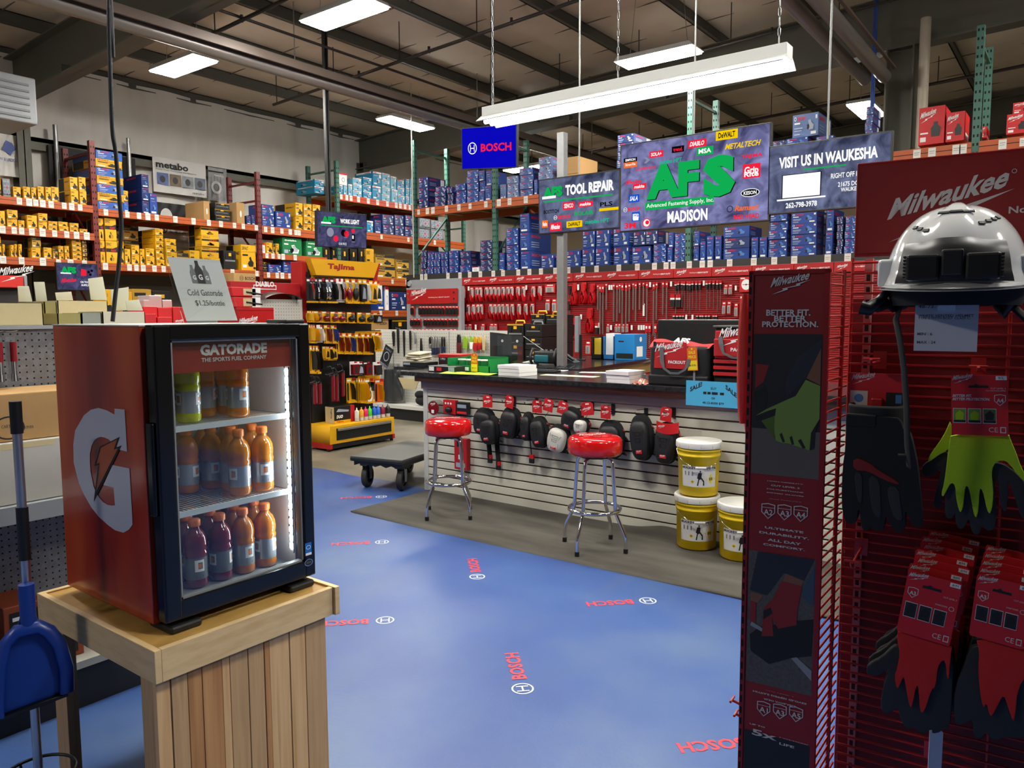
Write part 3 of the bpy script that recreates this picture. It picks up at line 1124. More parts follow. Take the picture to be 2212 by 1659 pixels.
# --- green framed row beyond it
RM = Rack('orange beam shelf row with green frames beyond the red uprights', ('x', -12.69), 0.0, 1.0)
RM.upright(10.82, 4.8, UPGRN)
ye = RM.px(1003, 450)[0]
RM.upright(ye, 4.6, UPGRN)
RM.beam(10.86, ye - .04, 4.13, ORRED, .13, tags=pxs(RM, [738, 750, 759, 775, 796, 816, 837, 856, 865, 875, 885]))
RM.beam(10.86, ye - .04, 3.4, ORANGE, .16, tags=pxs(RM, [823, 881, 938]))
RM.beam(10.86, ye - .04, 2.42, ORANGE, .16, tags=pxs(RM, [845, 876]))
RM.beam(10.86, ye - .04, 1.7, ORANGE, .14, tags=pxs(RM, [818, 853]))
g = 'boxes on the green framed shelves'
shelf(RM, 4.13, [(733, 744, 398, 1, 'teal_tall'), (746, 754, 397, 1, 'lteal_tall'), (755, 764, 397, 1, 'lteal_tall'), (765, 785, 383, 3, 'lteal_wide'), (786, 805, 382, 3, 'teal_wide'), (807, 826, 369, 2, 'teal_tall', .6), (827, 845, 373, 4, 'lteal_wide'), (847, 860, 379, 2, 'lteal_tall'), (861, 877, 387, 3, 'teal_sq'), (878, 886, 386, 3, 'teal_tall'), (888, 897, 386, 3, 'lteal_tall')], 'top shelf behind the green post', g)
shelf(RM, 4.13, [(733, 752, 372, 1, 'white_a', .5, 397.5)], 'the pile of small teal boxes', g)
shelf(RM, 4.13, [(700, 722, 383, 2, 'teal_sq', .6)], 'the open end of the green frame', g, .3)
shelf(RM, 3.4, [(795, 809, 476, 1, 'teal_tall'), (811, 826, 474, 1, 'dnavy_tall'), (828, 853, 462, 2, 'dnavy_sq'), (855, 875, 463, 2, 'dnavy_sq'), (877, 898, 464, 2, 'dnavy_sq'), (908, 932, 470, 2, 'grey_a'), (934, 962, 474, 2, 'grey_a')], 'second shelf behind the green post', g)
shelf(RM, 2.42, [(700, 716, 530, 1, 'black_a'), (718, 734, 532, 1, 'black_a'), (736, 756, 534, 1, 'black_a'), (758, 774, 536, 1, 'black_a'), (776, 790, 534, 1, 'black_a'), (793, 810, 536, 1, 'gold_tall'), (814, 856, 548, 2, 'ochre_wide'), (859, 886, 560, 2, 'ochre_wide')], 'shelf above the yellow sign', g)
shelf(RM, 1.7, [(818, 834, 616, 1, 'navy_tall'), (835, 843, 618, 1, 'white_a'), (846, 880, 630, 1, 'dnavy_sq')], 'the lowest open orange shelf', g)
shelf(RM, .95, [(804, 843, 688, 1, 'kraft_print'), (850, 884, 690, 1, 'black_trim')], 'the floor shelf under the orange beams', g)
RM.beam(10.86, ye - .04, .95, ORANGE, .1)

# --- long back row above the red peg wall
RB = Rack('tall green framed shelf row above the red peg wall', ('y', YB), 0.0, 1.0)
for px, zt in ((893, 4.85), (1067, 4.75), (1487, 4.85), (2100, 4.9)):
 x = RB.px(px, 450)[0]
 RB.upright(x, zt, UPGRN)
ux = [RB.px(px, 450)[0] for px in (893, 1067, 1487, 2100, 2330)]
tg = [[906, 925, 937, 966, 993, 1017, 1051], [1079, 1102, 1137, 1175, 1210], [1500, 1560, 1640, 1740], [1880, 1974, 2006], [2058, 2072], [2156, 2200]]
for k in range(4):
 RB.beam(ux[k] + .04, ux[k + 1] - .04, 3.58, ORANGE, .15, tags=[x for x in pxs(RB, sum(tg, [])) if ux[k] < x < ux[k + 1]])
g = 'boxes on the upper back shelf'
shelf(RB, 3.58, [(900, 921, 384, 3, 'dnavy_sq', .5), (935, 960, 404, 4, 'dnavy_wide'), (962, 975, 405, 3, 'dnavy_sq'), (980, 1003, 398, 3, 'navy_wide'), (1004, 1030, 369, 5, 'navy_wide'), (1031, 1044, 369, 3, 'navy_tall'), (1045, 1059, 369, 2, 'navy_tall'), (1075, 1084, 398, 1, 'lnavy_tall'), (1085, 1091, 398, 1, 'lnavy_tall'), (1092, 1117, 382, 3, 'lnavy_wide'), (1118, 1148, 364, 4, 'navy_wide'), (1150, 1158, 388, 1, 'navy_tall'), (1160, 1188, 341, 5, 'lnavy_wide', .6)], 'the upper back shelf', g)
shelf(RB, 3.58, [(1212, 1247, 341, 2, 'kraft_a', .6), (1255, 1300, 376, 1, 'kraft_a'), (1329, 1366, 292, 6, 'dnavy_wide', .6), (1395, 1450, 345, 1, 'dnavy_wide'), (1500, 1540, 300, 2, 'dnavy_wide'), (1560, 1610, 310, 2, 'dnavy_wide'), (1665, 1692, 305, 4, 'dnavy_wide'), (1696, 1745, 300, 3, 'navy_wide', .5), (1760, 1800, 296, 3, 'navy_wide'), (1868, 1886, 230, 6, 'navy_wide')], 'upper back shelf behind the screens', g)
shelf(RB, 3.58, [(1708, 1766, 248, 1, 'lnavy_sq', .6, 298)], 'the navy pile behind the address screen', g)
g = 'red boxes on the upper back shelf'
shelf(RB, 3.62, [(1983, 2042, 232, 1, 'red_a', .5), (2043, 2086, 243, 1, 'red_a', .4), (2106, 2132, 274, 1, 'red_a', .35), (2174, 2230, 247, 1, 'red_a', .4)], 'the beam over the red header', g)
shelf(RB, 3.62, [(2186, 2235, 222, 1, 'red_a', .35, 247)], 'the red boxes beyond the green post', g)

# lower deck: grey beam with black tag strip over the red peg wall
zs = 2.355
gb = MB()
BX0, BX1 = RB.px(880, 600)[0], 0.9
gb.box((BX0, -.03, zs - .25), (BX1, .03, zs - .1), LTGREY, M=Matrix.Translation((0, YB, 0)))
gb.box((BX0, -.03, zs - .1), (BX1, .03, zs), mat('tag_strip_black', '#2b2a28', .5), M=Matrix.Translation((0, YB, 0)))
gb.box((BX0, .03, zs - .06), (BX1, 1.0, zs - .002), GREY, M=Matrix.Translation((0, YB, 0)))
gb.box((BX0, -.03, 0), (BX0 + .09, .05, zs - .1), LTGREY, M=Matrix.Translation((0, YB, 0)))
for px in (888, 1106):
 q = RB.px(px, 605)
 gb.cyl((q[0], YB - .06, zs - .17), (q[0], YB - .03, zs - .17), .05, LTGREY)
gob = gb.part('beam', RB.t, tuple(-x for x in RB.t.location), 0, 'grey lower beam with a black tag strip')
for px in (913, 922, 970, 996, 1017, 1040, 1068, 1089, 1122, 1146, 1171, 1202, 1230, 1262, 1291, 1339, 1379, 1416, 1441, 1456, 1491, 1519, 1536, 1578, 1630, 1674, 1717, 1789, 1832):
 o = bpy.data.objects.new('price_tag', _TAGME)
 COL.objects.link(o)
 o.parent = gob
 o.location = (RB.px(px, 570)[0], YB - .034, zs - .055)
g = 'boxes on the deck above the red peg wall'
shelf(RB, zs, [(905, 918, 541, 4, 'dnavy_sq', .5), (919, 933, 545, 3, 'navy_sq'), (934, 948, 545, 3, 'navy_sq'), (949, 964, 545, 3, 'navy_sq'), (966, 987, 542, 3, 'navy_wide', .5), (989, 1013, 543, 3, 'navy_wide|dnavy_plain|dnavy_plain', .3), (1015, 1031, 577, 1, 'white_a', .2), (1033, 1060, 520, 5, 'dnavy_wide'), (1074, 1087, 546, 2, 'navy_tall'), (1090, 1117, 494, 5, 'navy_wide', .5), (1120, 1141, 462, 3, 'navy_tall', .65), (1166, 1194, 550, 1, 'navy_sq'), (1197, 1217, 550, 1, 'navy_sq')], 'the deck over the red wall', g)
shelf(RB, zs, [(1221, 1250, 541, 1, 'navy_sq'), (1253, 1281, 497, 2, 'navy_sq'), (1283, 1313, 495, 2, 'navy_sq', .5), (1322, 1356, 492, 2, 'navy_sq', .5), (1361, 1404, 533, 1, 'navy_sq', .5), (1408, 1437, 528, 3, 'navy_wide'), (1440, 1452, 502, 2, 'navy_tall'), (1454, 1478, 505, 4, 'navy_wide'), (1495, 1508, 499, 2, 'navy_tall'), (1509, 1522, 522, 1, 'navy_tall'), (1524, 1540, 510, 1, 'navy_tall'), (1542, 1557, 509, 1, 'navy_tall')], 'deck under the big screen', g)
shelf(RB, zs, [(1364, 1392, 500, 1, 'dnavy_sq', .4, 531), (1393, 1420, 498, 1, 'dnavy_sq', .4, 529)], 'the lone navy box under the big screen', g)
shelf(RB, zs, [(1560, 1618, 491, 3, 'navy_plain|dnavy_plain|navy_plain', .5), (1621, 1637, 513, 1, 'navy_tall'), (1638, 1656, 512, 1, 'navy_tall'), (1659, 1701, 441, 6, 'navy_wide', .4), (1707, 1765, 437, 5, 'navy_wide', .45), (1783, 1800, 450, 2, 'navy_tall', .5), (1806, 1821, 468, 5, 'dnavy_sq'), (1823, 1848, 467, 5, 'navy_wide')], 'deck below the address screen', g)

# ================================================================= drinks cooler on its wooden stand
def wpart(mb, name, t, label=None):
 """part whose mesh is given in room coordinates, under the unrotated thing t"""
 return mb.part(name, t, tuple(-x for x in t.location), 0, label)


def wsub(mb, name, p, label=None):
 return mb.part(name, p, (0, 0, 0), 0, label)


def wthing(mb, name, label, cat, base, group=None, kind=None):
 """single-mesh thing given in room coordinates, with its origin moved to base"""
 b = V(base)
 mb.v = [tuple(V(v) - b) for v in mb.v]
 return mb.thing(name, label, cat, base, 0, group, kind)


PINE = ramp_mat('pine_board', [(.2, '#b58a56'), (.45, '#cda470'), (.62, '#d8b380'), (.85, '#a87746')], 3.2, .6, stretch=(14, 14, .5), detail=4, distort=2)
PINED = ramp_mat('brown_pine_board', [(.2, '#8f5f36'), (.5, '#b3814d'), (.75, '#c2935c')], 3.0, .6, stretch=(16, 16, .6), detail=4)
PINEL = ramp_mat('pale_board', [(.3, '#c7a674'), (.6, '#d9bc8a'), (.8, '#cfae7c')], 2.5, .55, stretch=(3, 3, 18))
PINEM = ramp_mat('grey_pine_board', [(.2, '#a5835a'), (.55, '#bf9b6c'), (.8, '#98744c')], 3.5, .6, stretch=(14, 14, .5), detail=4)
PLYT = ramp_mat('plywood_top', [(.3, '#a8813f'), (.55, '#bb924d'), (.75, '#8f6c34')], 3.0, .5, stretch=(3, 1, 1), detail=6)

SX0, SX1, SY0, SY1, SZ = -2.755, -2.0, 1.02, 1.66, .665
t = thing('wooden_stand', 'plank clad wooden stand with plywood top under the drinks cooler', 'stand', (-2.37, 1.34, 0))
b = MB()
b.box((SX0 + .02, SY0 + .02, SZ - .03), (SX1 - .02, SY1 - .02, SZ - .006), PLYT)
wpart(b, 'stand_top', t)
for lo, hi in (((SX1 - .02, SY0 + .02, SZ - .095), (SX1, SY1 - .02, SZ)), ((SX0 + .02, SY0, SZ - .095), (SX1, SY0 + .02, SZ)), ((SX0, SY0, SZ - .095), (SX0 + .02, SY1, SZ)), ((SX0 + .02, SY1 - .02, SZ - .095), (SX1 + .012, SY1, SZ + .002))):
 b = MB()
 b.box(lo, hi, PINEL, .002)
 wpart(b, 'rim_board', t)
ys = [SY0 + .012, 1.075, 1.125, 1.17, 1.235, 1.262, 1.325, 1.382, 1.402, 1.478, 1.54, SY1 - .035]
for k in range(len(ys) - 1):
 b = MB()
 d = random.uniform(0, .004)
 b.box((SX1 - .045, ys[k] + .001, 0), (SX1 - .022 - d, ys[k + 1] - .001, SZ - .096), [PINE, PINED, PINEM][(k * 2 + k // 3) % 3], .0015)
 wpart(b, 'front_plank', t)
for k in range(7):
 b = MB()
 x = SX0 + .03 + k * .098
 b.box((x, SY1 - .06, 0), (x + .095, SY1 - .04, SZ - .096), [PINED, PINEM][k % 2], .0015)
 wpart(b, 'back_plank', t)
for x, y in ((SX1 - .135, SY0 + .025), (SX0 + .03, SY0 + .025), (SX0 + .03, SY1 - .1)):
 b = MB()
 b.box((x, y, 0), (x + .088, y + .038, SZ - .032), PINEM, .002)
 wpart(b, 'leg', t)
b = MB()
b.box((SX0 + .04, SY1 - .1, .05), (SX1 - .05, SY1 - .062, .14), PINED, .002)
wpart(b, 'rail', t)

# the cooler --------------------------------------------------------
FX, FY0, FY1, FZ0, FZ1 = -2.08, 1.10, 1.636, .695, 1.557
BX = -2.69
WRAP = ramp_mat('red_orange_wrap', [(.25, '#651411'), (.42, '#8e1f14'), (.55, '#a83014'), (.7, '#c4501a'), (.85, '#7a1520')], 1.7, .22, stretch=(2.2, 2.2, .55), detail=2, coat=.3)
INNER = mat('cooler_liner', '#d9dcdc', .4)
t = thing('drinks_cooler', 'red and orange sports drink cooler with glass door on the wooden stand', 'cooler', (-2.37, 1.365, SZ))
b = MB()
b.box((BX, FY0 - .01, FZ0 - .01), (-2.135, FY0 + .015, FZ1 - .004), WRAP, .003)
side = wpart(b, 'side_wrap', t, 'red and orange side wrap with a large white letter')
b = MB()
b.box((BX, FY1 - .025, FZ0 - .01), (-2.135, FY1, FZ1 - .004), GLOSSBLK)
b.box((BX, FY0 + .015, FZ1 - .045), (-2.135, FY1 - .025, FZ1 - .004), INNER)
b.box((BX, FY0 + .015, FZ0 - .01), (-2.135, FY1 - .025, FZ0 + .035), GREY)
b.box((BX, FY0 + .015, FZ0 + .035), (BX + .03, FY1 - .025, FZ1 - .045), INNER)
b.box((BX + .03, FY0 + .015, FZ0 + .035), (-2.15, FY0 + .02, FZ1 - .045), INNER)
b.box((BX + .03, FY1 - .03, FZ0 + .035), (-2.15, FY1 - .025, FZ1 - .045), INNER)
b.box((BX, FY0 - .012, FZ1 - .004), (-2.132, FY1 + .002, FZ1), mat('cooler_lid', '#cfcdc6', .4))
wpart(b, 'cabinet', t)
GPX = [(160, 1000), (159, 960), (163, 930), (182, 897), (197, 885), (213, 881), (231, 886), (248, 895.3), (248.2, 882.6), (270, 884.5), (275.2, 975.6), (256.7, 971), (246, 959), (235.5, 949), (227, 945), (218.4, 943.5), (211, 946), (204.3, 952), (198.5, 963), (195.2, 979), (195, 998), (196.2, 1018), (202.8, 1050), (208.5, 1064), (215.6, 1075.5), (223, 1084), (232.6, 1090.2), (241, 1091.8), (249, 1091.6), (246.2, 1053.3), (224, 1047.7), (244, 1004.5), (280.3, 1011.6), (286, 1109.5), (287, 1133), (279, 1144), (267, 1150.6), (249, 1145), (234, 1134), (214, 1116), (198, 1096), (182, 1068), (171, 1043)]
BOLT = [(259.6, 943.5), (252.5, 966), (263.8, 962), (203.7, 1084), (210, 1030), (214.2, 1003), (205, 1007.4), (217, 964.8)]
BOLT2 = [(255, 948.5), (247.5, 971), (256.5, 968), (209, 1062), (213.5, 1028), (217.2, 999.5), (209.5, 1003), (220, 967)]
b = MB()
T = FRONT(0, FY0 - .0105, 0)
pr = lambda pts, z: [((at(x, y, 'y', FY0 - .0105)).x, (at(x, y, 'y', FY0 - .0105)).z) for x, y in pts]
GWHITE = mat('wrap_white', '#b9b9c2', .3)
GORANGE = mat('wrap_orange', '#a8471c', .35)


def cleanfan(mb, pts, m, T, z):
 bm_ = bmesh.new()
 f = bm_.faces.new([bm_.verts.new((p[0], p[1], z)) for p in pts])
 bmesh.ops.triangulate(bm_, faces=[f])
 mb.bm(bm_, m, T)


cleanfan(b, pr(GPX, 0), GWHITE, T, .001)
cleanfan(b, pr(BOLT, 0), INK, T, .0018)
cleanfan(b, pr(BOLT2, 0), GORANGE, T, .0024)
b.disc(*pr([(275, 891)], 0)[0], .006, GORANGE, T, .001, 12, r2=.0045)
b.v = [tuple(V(v)) for v in b.v]
wsub(b, 'emblem', side, 'large white letter with an orange lightning stroke')
# door
d = MB()
oy0, oy1, oz0, oz1 = 1.153, 1.592, .752, 1.512
d.box((FX - .05, FY0, FZ0), (FX, oy0, FZ1), GLOSSBLK, .006)
d.box((FX - .05, oy1, FZ0), (FX, FY1, FZ1), GLOSSBLK, .006)
d.box((FX - .05, oy0 - .006, oz1), (FX - .0005, oy1 + .006, FZ1), GLOSSBLK, .004)
d.box((FX - .05, oy0 - .006, FZ0), (FX - .0005, oy1 + .006, oz0), GLOSSBLK, .004)
for (ya, yb, za, zb) in ((oy0, oy0 + .006, oz0, oz1), (oy1 - .006, oy1, oz0, oz1), (oy0, oy1, oz0, oz0 + .006), (oy0, oy1, oz1 - .006, oz1)):
 d.box((FX - .03, ya, za), (FX - .008, yb, zb), GREY)
door = wpart(d, 'door', t)
g_ = MB()
g_.box((FX - .02, oy0, oz0), (FX - .015, oy1, oz1), GLASS)
wsub(g_, 'glass_pane', door)
g_ = MB()
g_.box((FX - .1, FY0 + .002, 1.0), (FX - .06, FY0 + .004, 1.3), GLOSSBLK)
g_.box((FX - .045, FY0 - .012, 1.01), (FX - .012, FY0 + .001, 1.28), GLOSSBLK, .005)
wsub(g_, 'handle', door)
g_ = MB()
BANR = ramp_mat('cooler_header_print', [(.3, '#8c2212'), (.6, '#a8301a'), (.8, '#8f2018')], 6, .4)
g_.box((FX - .034, oy0 + .004, 1.415), (FX - .031, oy1 - .012, oz1 - .004), BANR)
g_.text('GATORADE', oy0 + .105, 1.4625, .232, .034, mat('cream_print', '#e8e0d0', .5), EAST(FX - .031), .001, .05)
g_.text('THE SPORTS FUEL COMPANY', oy0 + .108, 1.444, .226, .0125, mat('cream_print', '#e8e0d0', .5), EAST(FX - .031), .001, .02)
wsub(g_, 'header_sign', door, 'red lit header with cream lettering')
g_ = MB()
T = EAST(FX)
sy, sz = 1.606, .79
g_.rect(sy - .013, sz - .02, sy + .013, sz + .024, mat('sticker_blue', '#1767b8', .4), T, .001)
g_.disc(sy, sz + .008, .01, PRW, T, .0015, 16, .007, r2=.008)
g_.rect(sy - .012, sz - .019, sy + .012, sz - .011, PRW, T, .0015)
wsub(g_, 'sticker', door, 'small blue energy sticker')
g_ = MB()
g_.disc(sy, .745, .017, CHROME, T, .001, 20, .012, r2=.0145)
g_.disc(sy, .745, .014, BLACK, T, .0015, 20, .0098)
g_.text('IDW', sy - .009, .742, .018, .007, GREY, T, .002)
wsub(g_, 'badge', door, 'oval chrome badge')
# inside
LED = glow('cooler_led', (.86, .95, 1.0), 75)
l = MB()
l.box((FX - .075, oy1 - .002, .77), (FX - .06, oy1 + .004, 1.41), INNER)
for k in range(22):
 z = .785 + .0285 * k
 l.box((FX - .076, oy1 - .0035, z), (FX - .06, oy1 - .002, z + .018), LED)
wpart(l, 'light_strip', t, 'bright white light strip')
WIRE = mat('white_wire', '#dfe3e3', .35)
for z in (.988, 1.248):
 s = MB()
 s.tube([(BX + .04, FY0 + .03, z), (-2.155, FY0 + .03, z), (-2.155, FY1 - .035, z), (BX + .04, FY1 - .035, z)], .004, WIRE, 6)
 s.box((-2.158, FY0 + .03, z - .012), (-2.152, FY1 - .035, z + .006), WIRE)
 for k in range(34):
  y = FY0 + .045 + .0138 * k
  s.tube([(BX + .04, y, z), (-2.155, y, z)], .0018, WIRE, 4)
 wpart(s, 'wire_shelf', t)
s = MB()
for x in (-2.6, -2.18):
 for z in range(26):
  s.rect(x - .003, .78 + z * .025, x + .003, .79 + z * .025, HOLE, FRONT(0, FY1 - .0305, 0), 0)
wpart(s, 'slotted_rail', t)
for y in (FY0 + .06, FY1 - .06):
 f = MB()
 f.box((-2.2, y - .05, SZ - .006), (-2.075, y + .05, FZ0 - .012), BLACK, .008)
 f.cyl((-2.62, y, SZ - .006), (-2.62, y, FZ0 - .01), .018, BLACK)
 wpart(f, 'foot', t)
h = MB()
h.box((-2.2, FY1 - .085, FZ1), (-2.09, FY1 - .01, FZ1 + .012), BLACK, .004)
wpart(h, 'hinge', t)

# bottles -------------------------------------------------------------
LIQ = {}
for nm, c, tr in (('orange', '#e0821a', .35), ('dark red', '#7a1028', .3), ('yellow green', '#cfd411', .3), ('clear blue', '#5a6a92', .5), ('red', '#c01628', .3)):
 LIQ[nm] = mat('drink_' + nm.replace(' ', '_'), c, .08, trans=tr, coat=.4)
CAPO = mat('orange_cap', '#ec7a2a', .4)
LABG = mat('bottle_label', '#6d7074', .3, .2)
LABS = mat('bottle_label_silver', '#a7abb0', .25, .4)
_BOT = {}


def bottle(kind, loc, label, rz, group):
 if kind in _BOT:
  return copy_tree(_BOT[kind], loc, rz, label, group)
 t = thing('drink_bottle', label, 'bottle', loc, rz, group)
 q = MB()
 prof = [(.0, .001), (.03, 0), (.0355, .006), (.036, .02), (.0345, .03), (.0345, .098), (.0365, .104), (.0365, .112), (.0335, .118), (.036, .126), (.0365, .14), (.034, .158), (.027, .174), (.018, .184), (.0155, .188), (.0155, .196)]
 q.lathe(prof, LIQ[kind], 24)
 q.part('bottle_body', t)
 q = MB()
 lab = LABS if kind in ('yellow green', 'orange') else LABG
 q.lathe([(.0352, .03), (.0352, .098)], lab, 24)
 for ang in (0, 2.1, 4.2):
  for k in range(6):
   a0 = ang - .42 + .14 * k
   r_ = .0355
   mid = k in (0,)
   vs = [(r_ * math.cos(a), r_ * math.sin(a), z) for a, z in ((a0, .055), (a0 + .14, .055), (a0 + .14, .092), (a0, .092))]
   if k in (0, 1, 5):
    q.add(vs, [(0, 1, 2, 3)], PRW)
   else:
    for z0, z1 in ((.055, .063), (.084, .092)):
     q.add([(v[0], v[1], z0 if i < 2 else z1) for i, v in enumerate(vs)], [(0, 1, 2, 3)], PRW)
   if k in (2, 3):
    q.add([(v[0], v[1], .066 if i < 2 else .08) for i, v in enumerate(vs)], [(0, 1, 2, 3)], CAPO)
  vs = [(.0355 * math.cos(a), .0355 * math.sin(a), z) for a, z in ((ang - .3, .036), (ang + .3, .036), (ang + .3, .043), (ang - .3, .043))]
  q.add(vs, [(0, 1, 2, 3)], INK)
 q.part('bottle_label', t)
 q = MB()
 q.lathe([(.0, .2165), (.016, .2165), (.0185, .213), (.0185, .196), (.0175, .194), (.0155, .194)], CAPO, 24)
 q.part('bottle_cap', t)
 _BOT[kind] = t
 return t


def rowword(k):
 return ('front', 'second', 'third', 'fourth', 'fifth')[k] + ' row'


cols = [1.19, 1.275, 1.36, 1.445, 1.53]
for shelf_, z, plan in (('lowest', .7305, {0: ['red', 'dark red', 'dark red', 'orange', 'orange'], 1: ['dark red', 'dark red', 'dark red', 'orange', 'orange'], 2: ['dark red', 'dark red', 'dark red', 'orange', 'orange'], 3: ['dark red', 'dark red', 'orange', 'orange', 'orange']}),
      ('middle', .994, {0: ['clear blue', None, None, 'orange', 'orange'], 1: [None, None, None, 'orange', 'orange'], 2: [None, None, 'orange', 'orange', 'orange'], 3: [None, 'orange', 'orange', 'orange', 'orange']}),
      ('upper', 1.2545, {0: ['yellow green', 'yellow green', None, 'orange', None], 1: ['yellow green', 'yellow green', 'orange', 'orange', None], 2: [None, None, 'orange', 'orange', None]})):
 for r_, row in plan.items():
  for c_, kind in enumerate(row):
   if not kind:
    continue
   dy = .02 if r_ % 2 else 0
   x = -2.215 - .083 * r_ - (.03 if shelf_ == 'lowest' and c_ == 0 else 0)
   y = cols[c_] + dy + random.uniform(-.003, .003)
   if y > 1.57:
    y = 1.565
   bottle(kind, (x, y, z), f"{kind} drink bottle, {shelf_} cooler shelf, {rowword(r_)}, {ORD[c_]} from the handle side", random.uniform(0, 6), f"bottles on the {shelf_} cooler shelf")

# acrylic sign on top -----------------------------------------------------
t = thing('sign_holder', 'clear acrylic sign holder with a printed drink price page on the cooler', 'sign', (-2.25, 1.36, FZ1))
Tn = frame((-2.232, 1.28, FZ1 + .002), (-.012, .21, 0), (-.06, -.04, .27))
b = MB()
b.prism([(0, 0), (.21, 0), (.205, .26), (-.0, .26)], .003, CLEAR, Tn)
b.box((-2.34, 1.28, FZ1), (-2.232, 1.485, FZ1 + .003), CLEAR)
wpart(b, 'acrylic_holder', t)
b = MB()
b.rect(.012, .008, .198, .212, PAPER, Tn, -.001)
INKG = mat('printed_grey', '#4a4a4a', .6)
for cx, s in ((.085, .8), (.13, .8), (.107, 1.0)):
 hgt = .075 * s
 b.poly([(cx - .014 * s, .13), (cx + .014 * s, .13), (cx + .014 * s, .13 + hgt * .6), (cx + .006 * s, .13 + hgt * .8), (cx + .006 * s, .13 + hgt), (cx - .006 * s, .13 + hgt), (cx - .006 * s, .13 + hgt * .8), (cx - .014 * s, .13 + hgt * .6)], INK if s == 1 else GREY, Tn, -.0004 + (.0002 if s == 1 else 0))
 b.text('G', cx - .007 * s, .142, .014 * s, .018 * s, PRW, Tn, .0003, .03)
b.text('Cold Gatorade', .045, .09, .125, .02, INKG, Tn, 0, .0)
b.text('$1.25/bottle', .062, .055, .105, .02, INKG, Tn, 0, .0)
wpart(b, 'price_page', t)
# hanging power cord
b = MB()
pts = [at(x, y, 'x', -2.5) for x, y in [(235, -80), (235, 0), (238, 150), (243, 280), (250, 330), (258, 430), (262, 480), (260, 530), (256, 580), (250, 630), (243, 690)]]
pts = [V((-2.5, pts[0].y, zr(-2.5)))] + pts[:-1] + [V((-2.5, pts[-1].y, FZ1 + .008))]
sm = []
for i in range(len(pts) - 1):
 p0, p1, p2, p3 = pts[max(0, i - 1)], pts[i], pts[i + 1], pts[min(len(pts) - 1, i + 2)]
 for k in range(6):
  u = k / 6
  sm.append(.5 * ((2 * p1) + (-p0 + p2) * u + (2 * p0 - 5 * p1 + 4 * p2 - p3) * u * u + (-p0 + 3 * p1 - 3 * p2 + p3) * u ** 3))
sm.append(pts[-1])
b.tube(sm, .0068, mat('rubber_cord', '#17181c', .5), 10)
wthing(b, 'power_cord', 'thick black cord hanging from the roof down to the cooler', 'cord', (-2.5, 1.2, FZ1))

# dustpan and broom beside the stand ---------------------------------------
t = thing('lobby_broom', 'grey pole with black grips standing beside the wooden stand', 'broom', (-2.5, .9, 0), R(68))
b = MB()
b.cyl((.0, .0, .03), (0, 0, 1.33), .013, ALU, n=14)
b.part('pole', t)
for z0, z1 in ((1.24, 1.335), (.86, 1.02)):
 b = MB()
 b.cyl((0, 0, z0), (0, 0, z1), .0165, BLACK, n=14)
 b.part('grip', t)
b = MB()
b.lathe([(.0, 0), (.085, 0), (.085, .012), (.02, .1), (.014, .16), (0, .16)], BLACK, 24)
b.part('base', t)
b = MB()
b.tube([(.1 * math.cos(a), .1 * math.sin(a), .19 + .0 * a) for a in [k * math.pi / 16 for k in range(32)]], .005, BLACK, 6, True)
for a in (0, 2.1, 4.2):
 b.tube([(.1 * math.cos(a), .1 * math.sin(a), .19), (.05 * math.cos(a), .05 * math.sin(a), .05)], .004, BLACK, 6)
b.part('hoop', t)
BLUEP = mat('blue_plastic', '#16388c', .35, noise=.15, nscale=25)
t = thing('dustpan', 'blue plastic dustpan clipped on the grey pole', 'dustpan', (-2.488, .895, .5), R(68))
b = MB()
b.prism([(-.022, .29), (-.02, .2), (-.03, .165), (-.06, .13), (-.078, .06), (-.088, -.06), (-.088, -.085), (.088, -.055), (.09, .02), (.075, .1), (.05, .145), (.026, .17), (.02, .2), (.022, .29)], .012, BLUEP, FRONT(0, -.014), .003)
b.part('pan_back', t)
b = MB()
rim = [(-.06, .13), (-.078, .06), (-.088, -.085)]
rim2 = [(.088, -.055), (.09, .02), (.075, .1), (.05, .145), (.026, .165), (-.03, .16), (-.06, .13)]
b.tube([(p[0], -.035, p[1]) for p in [(-.088, -.085), (-.088, -.06), (-.078, .06), (-.06, .13), (-.03, .162), (.026, .165), (.05, .145), (.075, .1), (.09, .02), (.088, -.055)]], .011, BLUEP, 8, flat=1.9)
b.cyl((0, -.02, .16), (0, -.02, .295), .021, BLUEP, n=16)
b.part('pan_rim', t)
b = MB()
b.prism([(-.09, -.085), (.09, -.055), (.09, -.066), (-.09, -.097)], .03, BLACK, FRONT(0, -.012), .002)
b.part('rubber_lip', t)

# pegboard gondola at the far side of the cooler -----------------------------
PEG = ramp_mat('grey_pegboard', [(.45, '#6b6b6e'), (.55, '#74747a')], 40, .6)


def pegpanel(mb, x0, x1, z0, z1, m, T, pitch=.05, r_=.006, hole=HOLE):
 mb.rect(x0, z0, x1, z1, m, T, 0)
 nx, nz = int((x1 - x0) / pitch), int((z1 - z0) / pitch)
 for i in range(nx):
  for j in range(nz):
   x, z = x0 + pitch * (i + .5), z0 + pitch * (j + .5)
   mb.rect(x - r_, z - r_, x + r_, z + r_, hole, T, .0008)


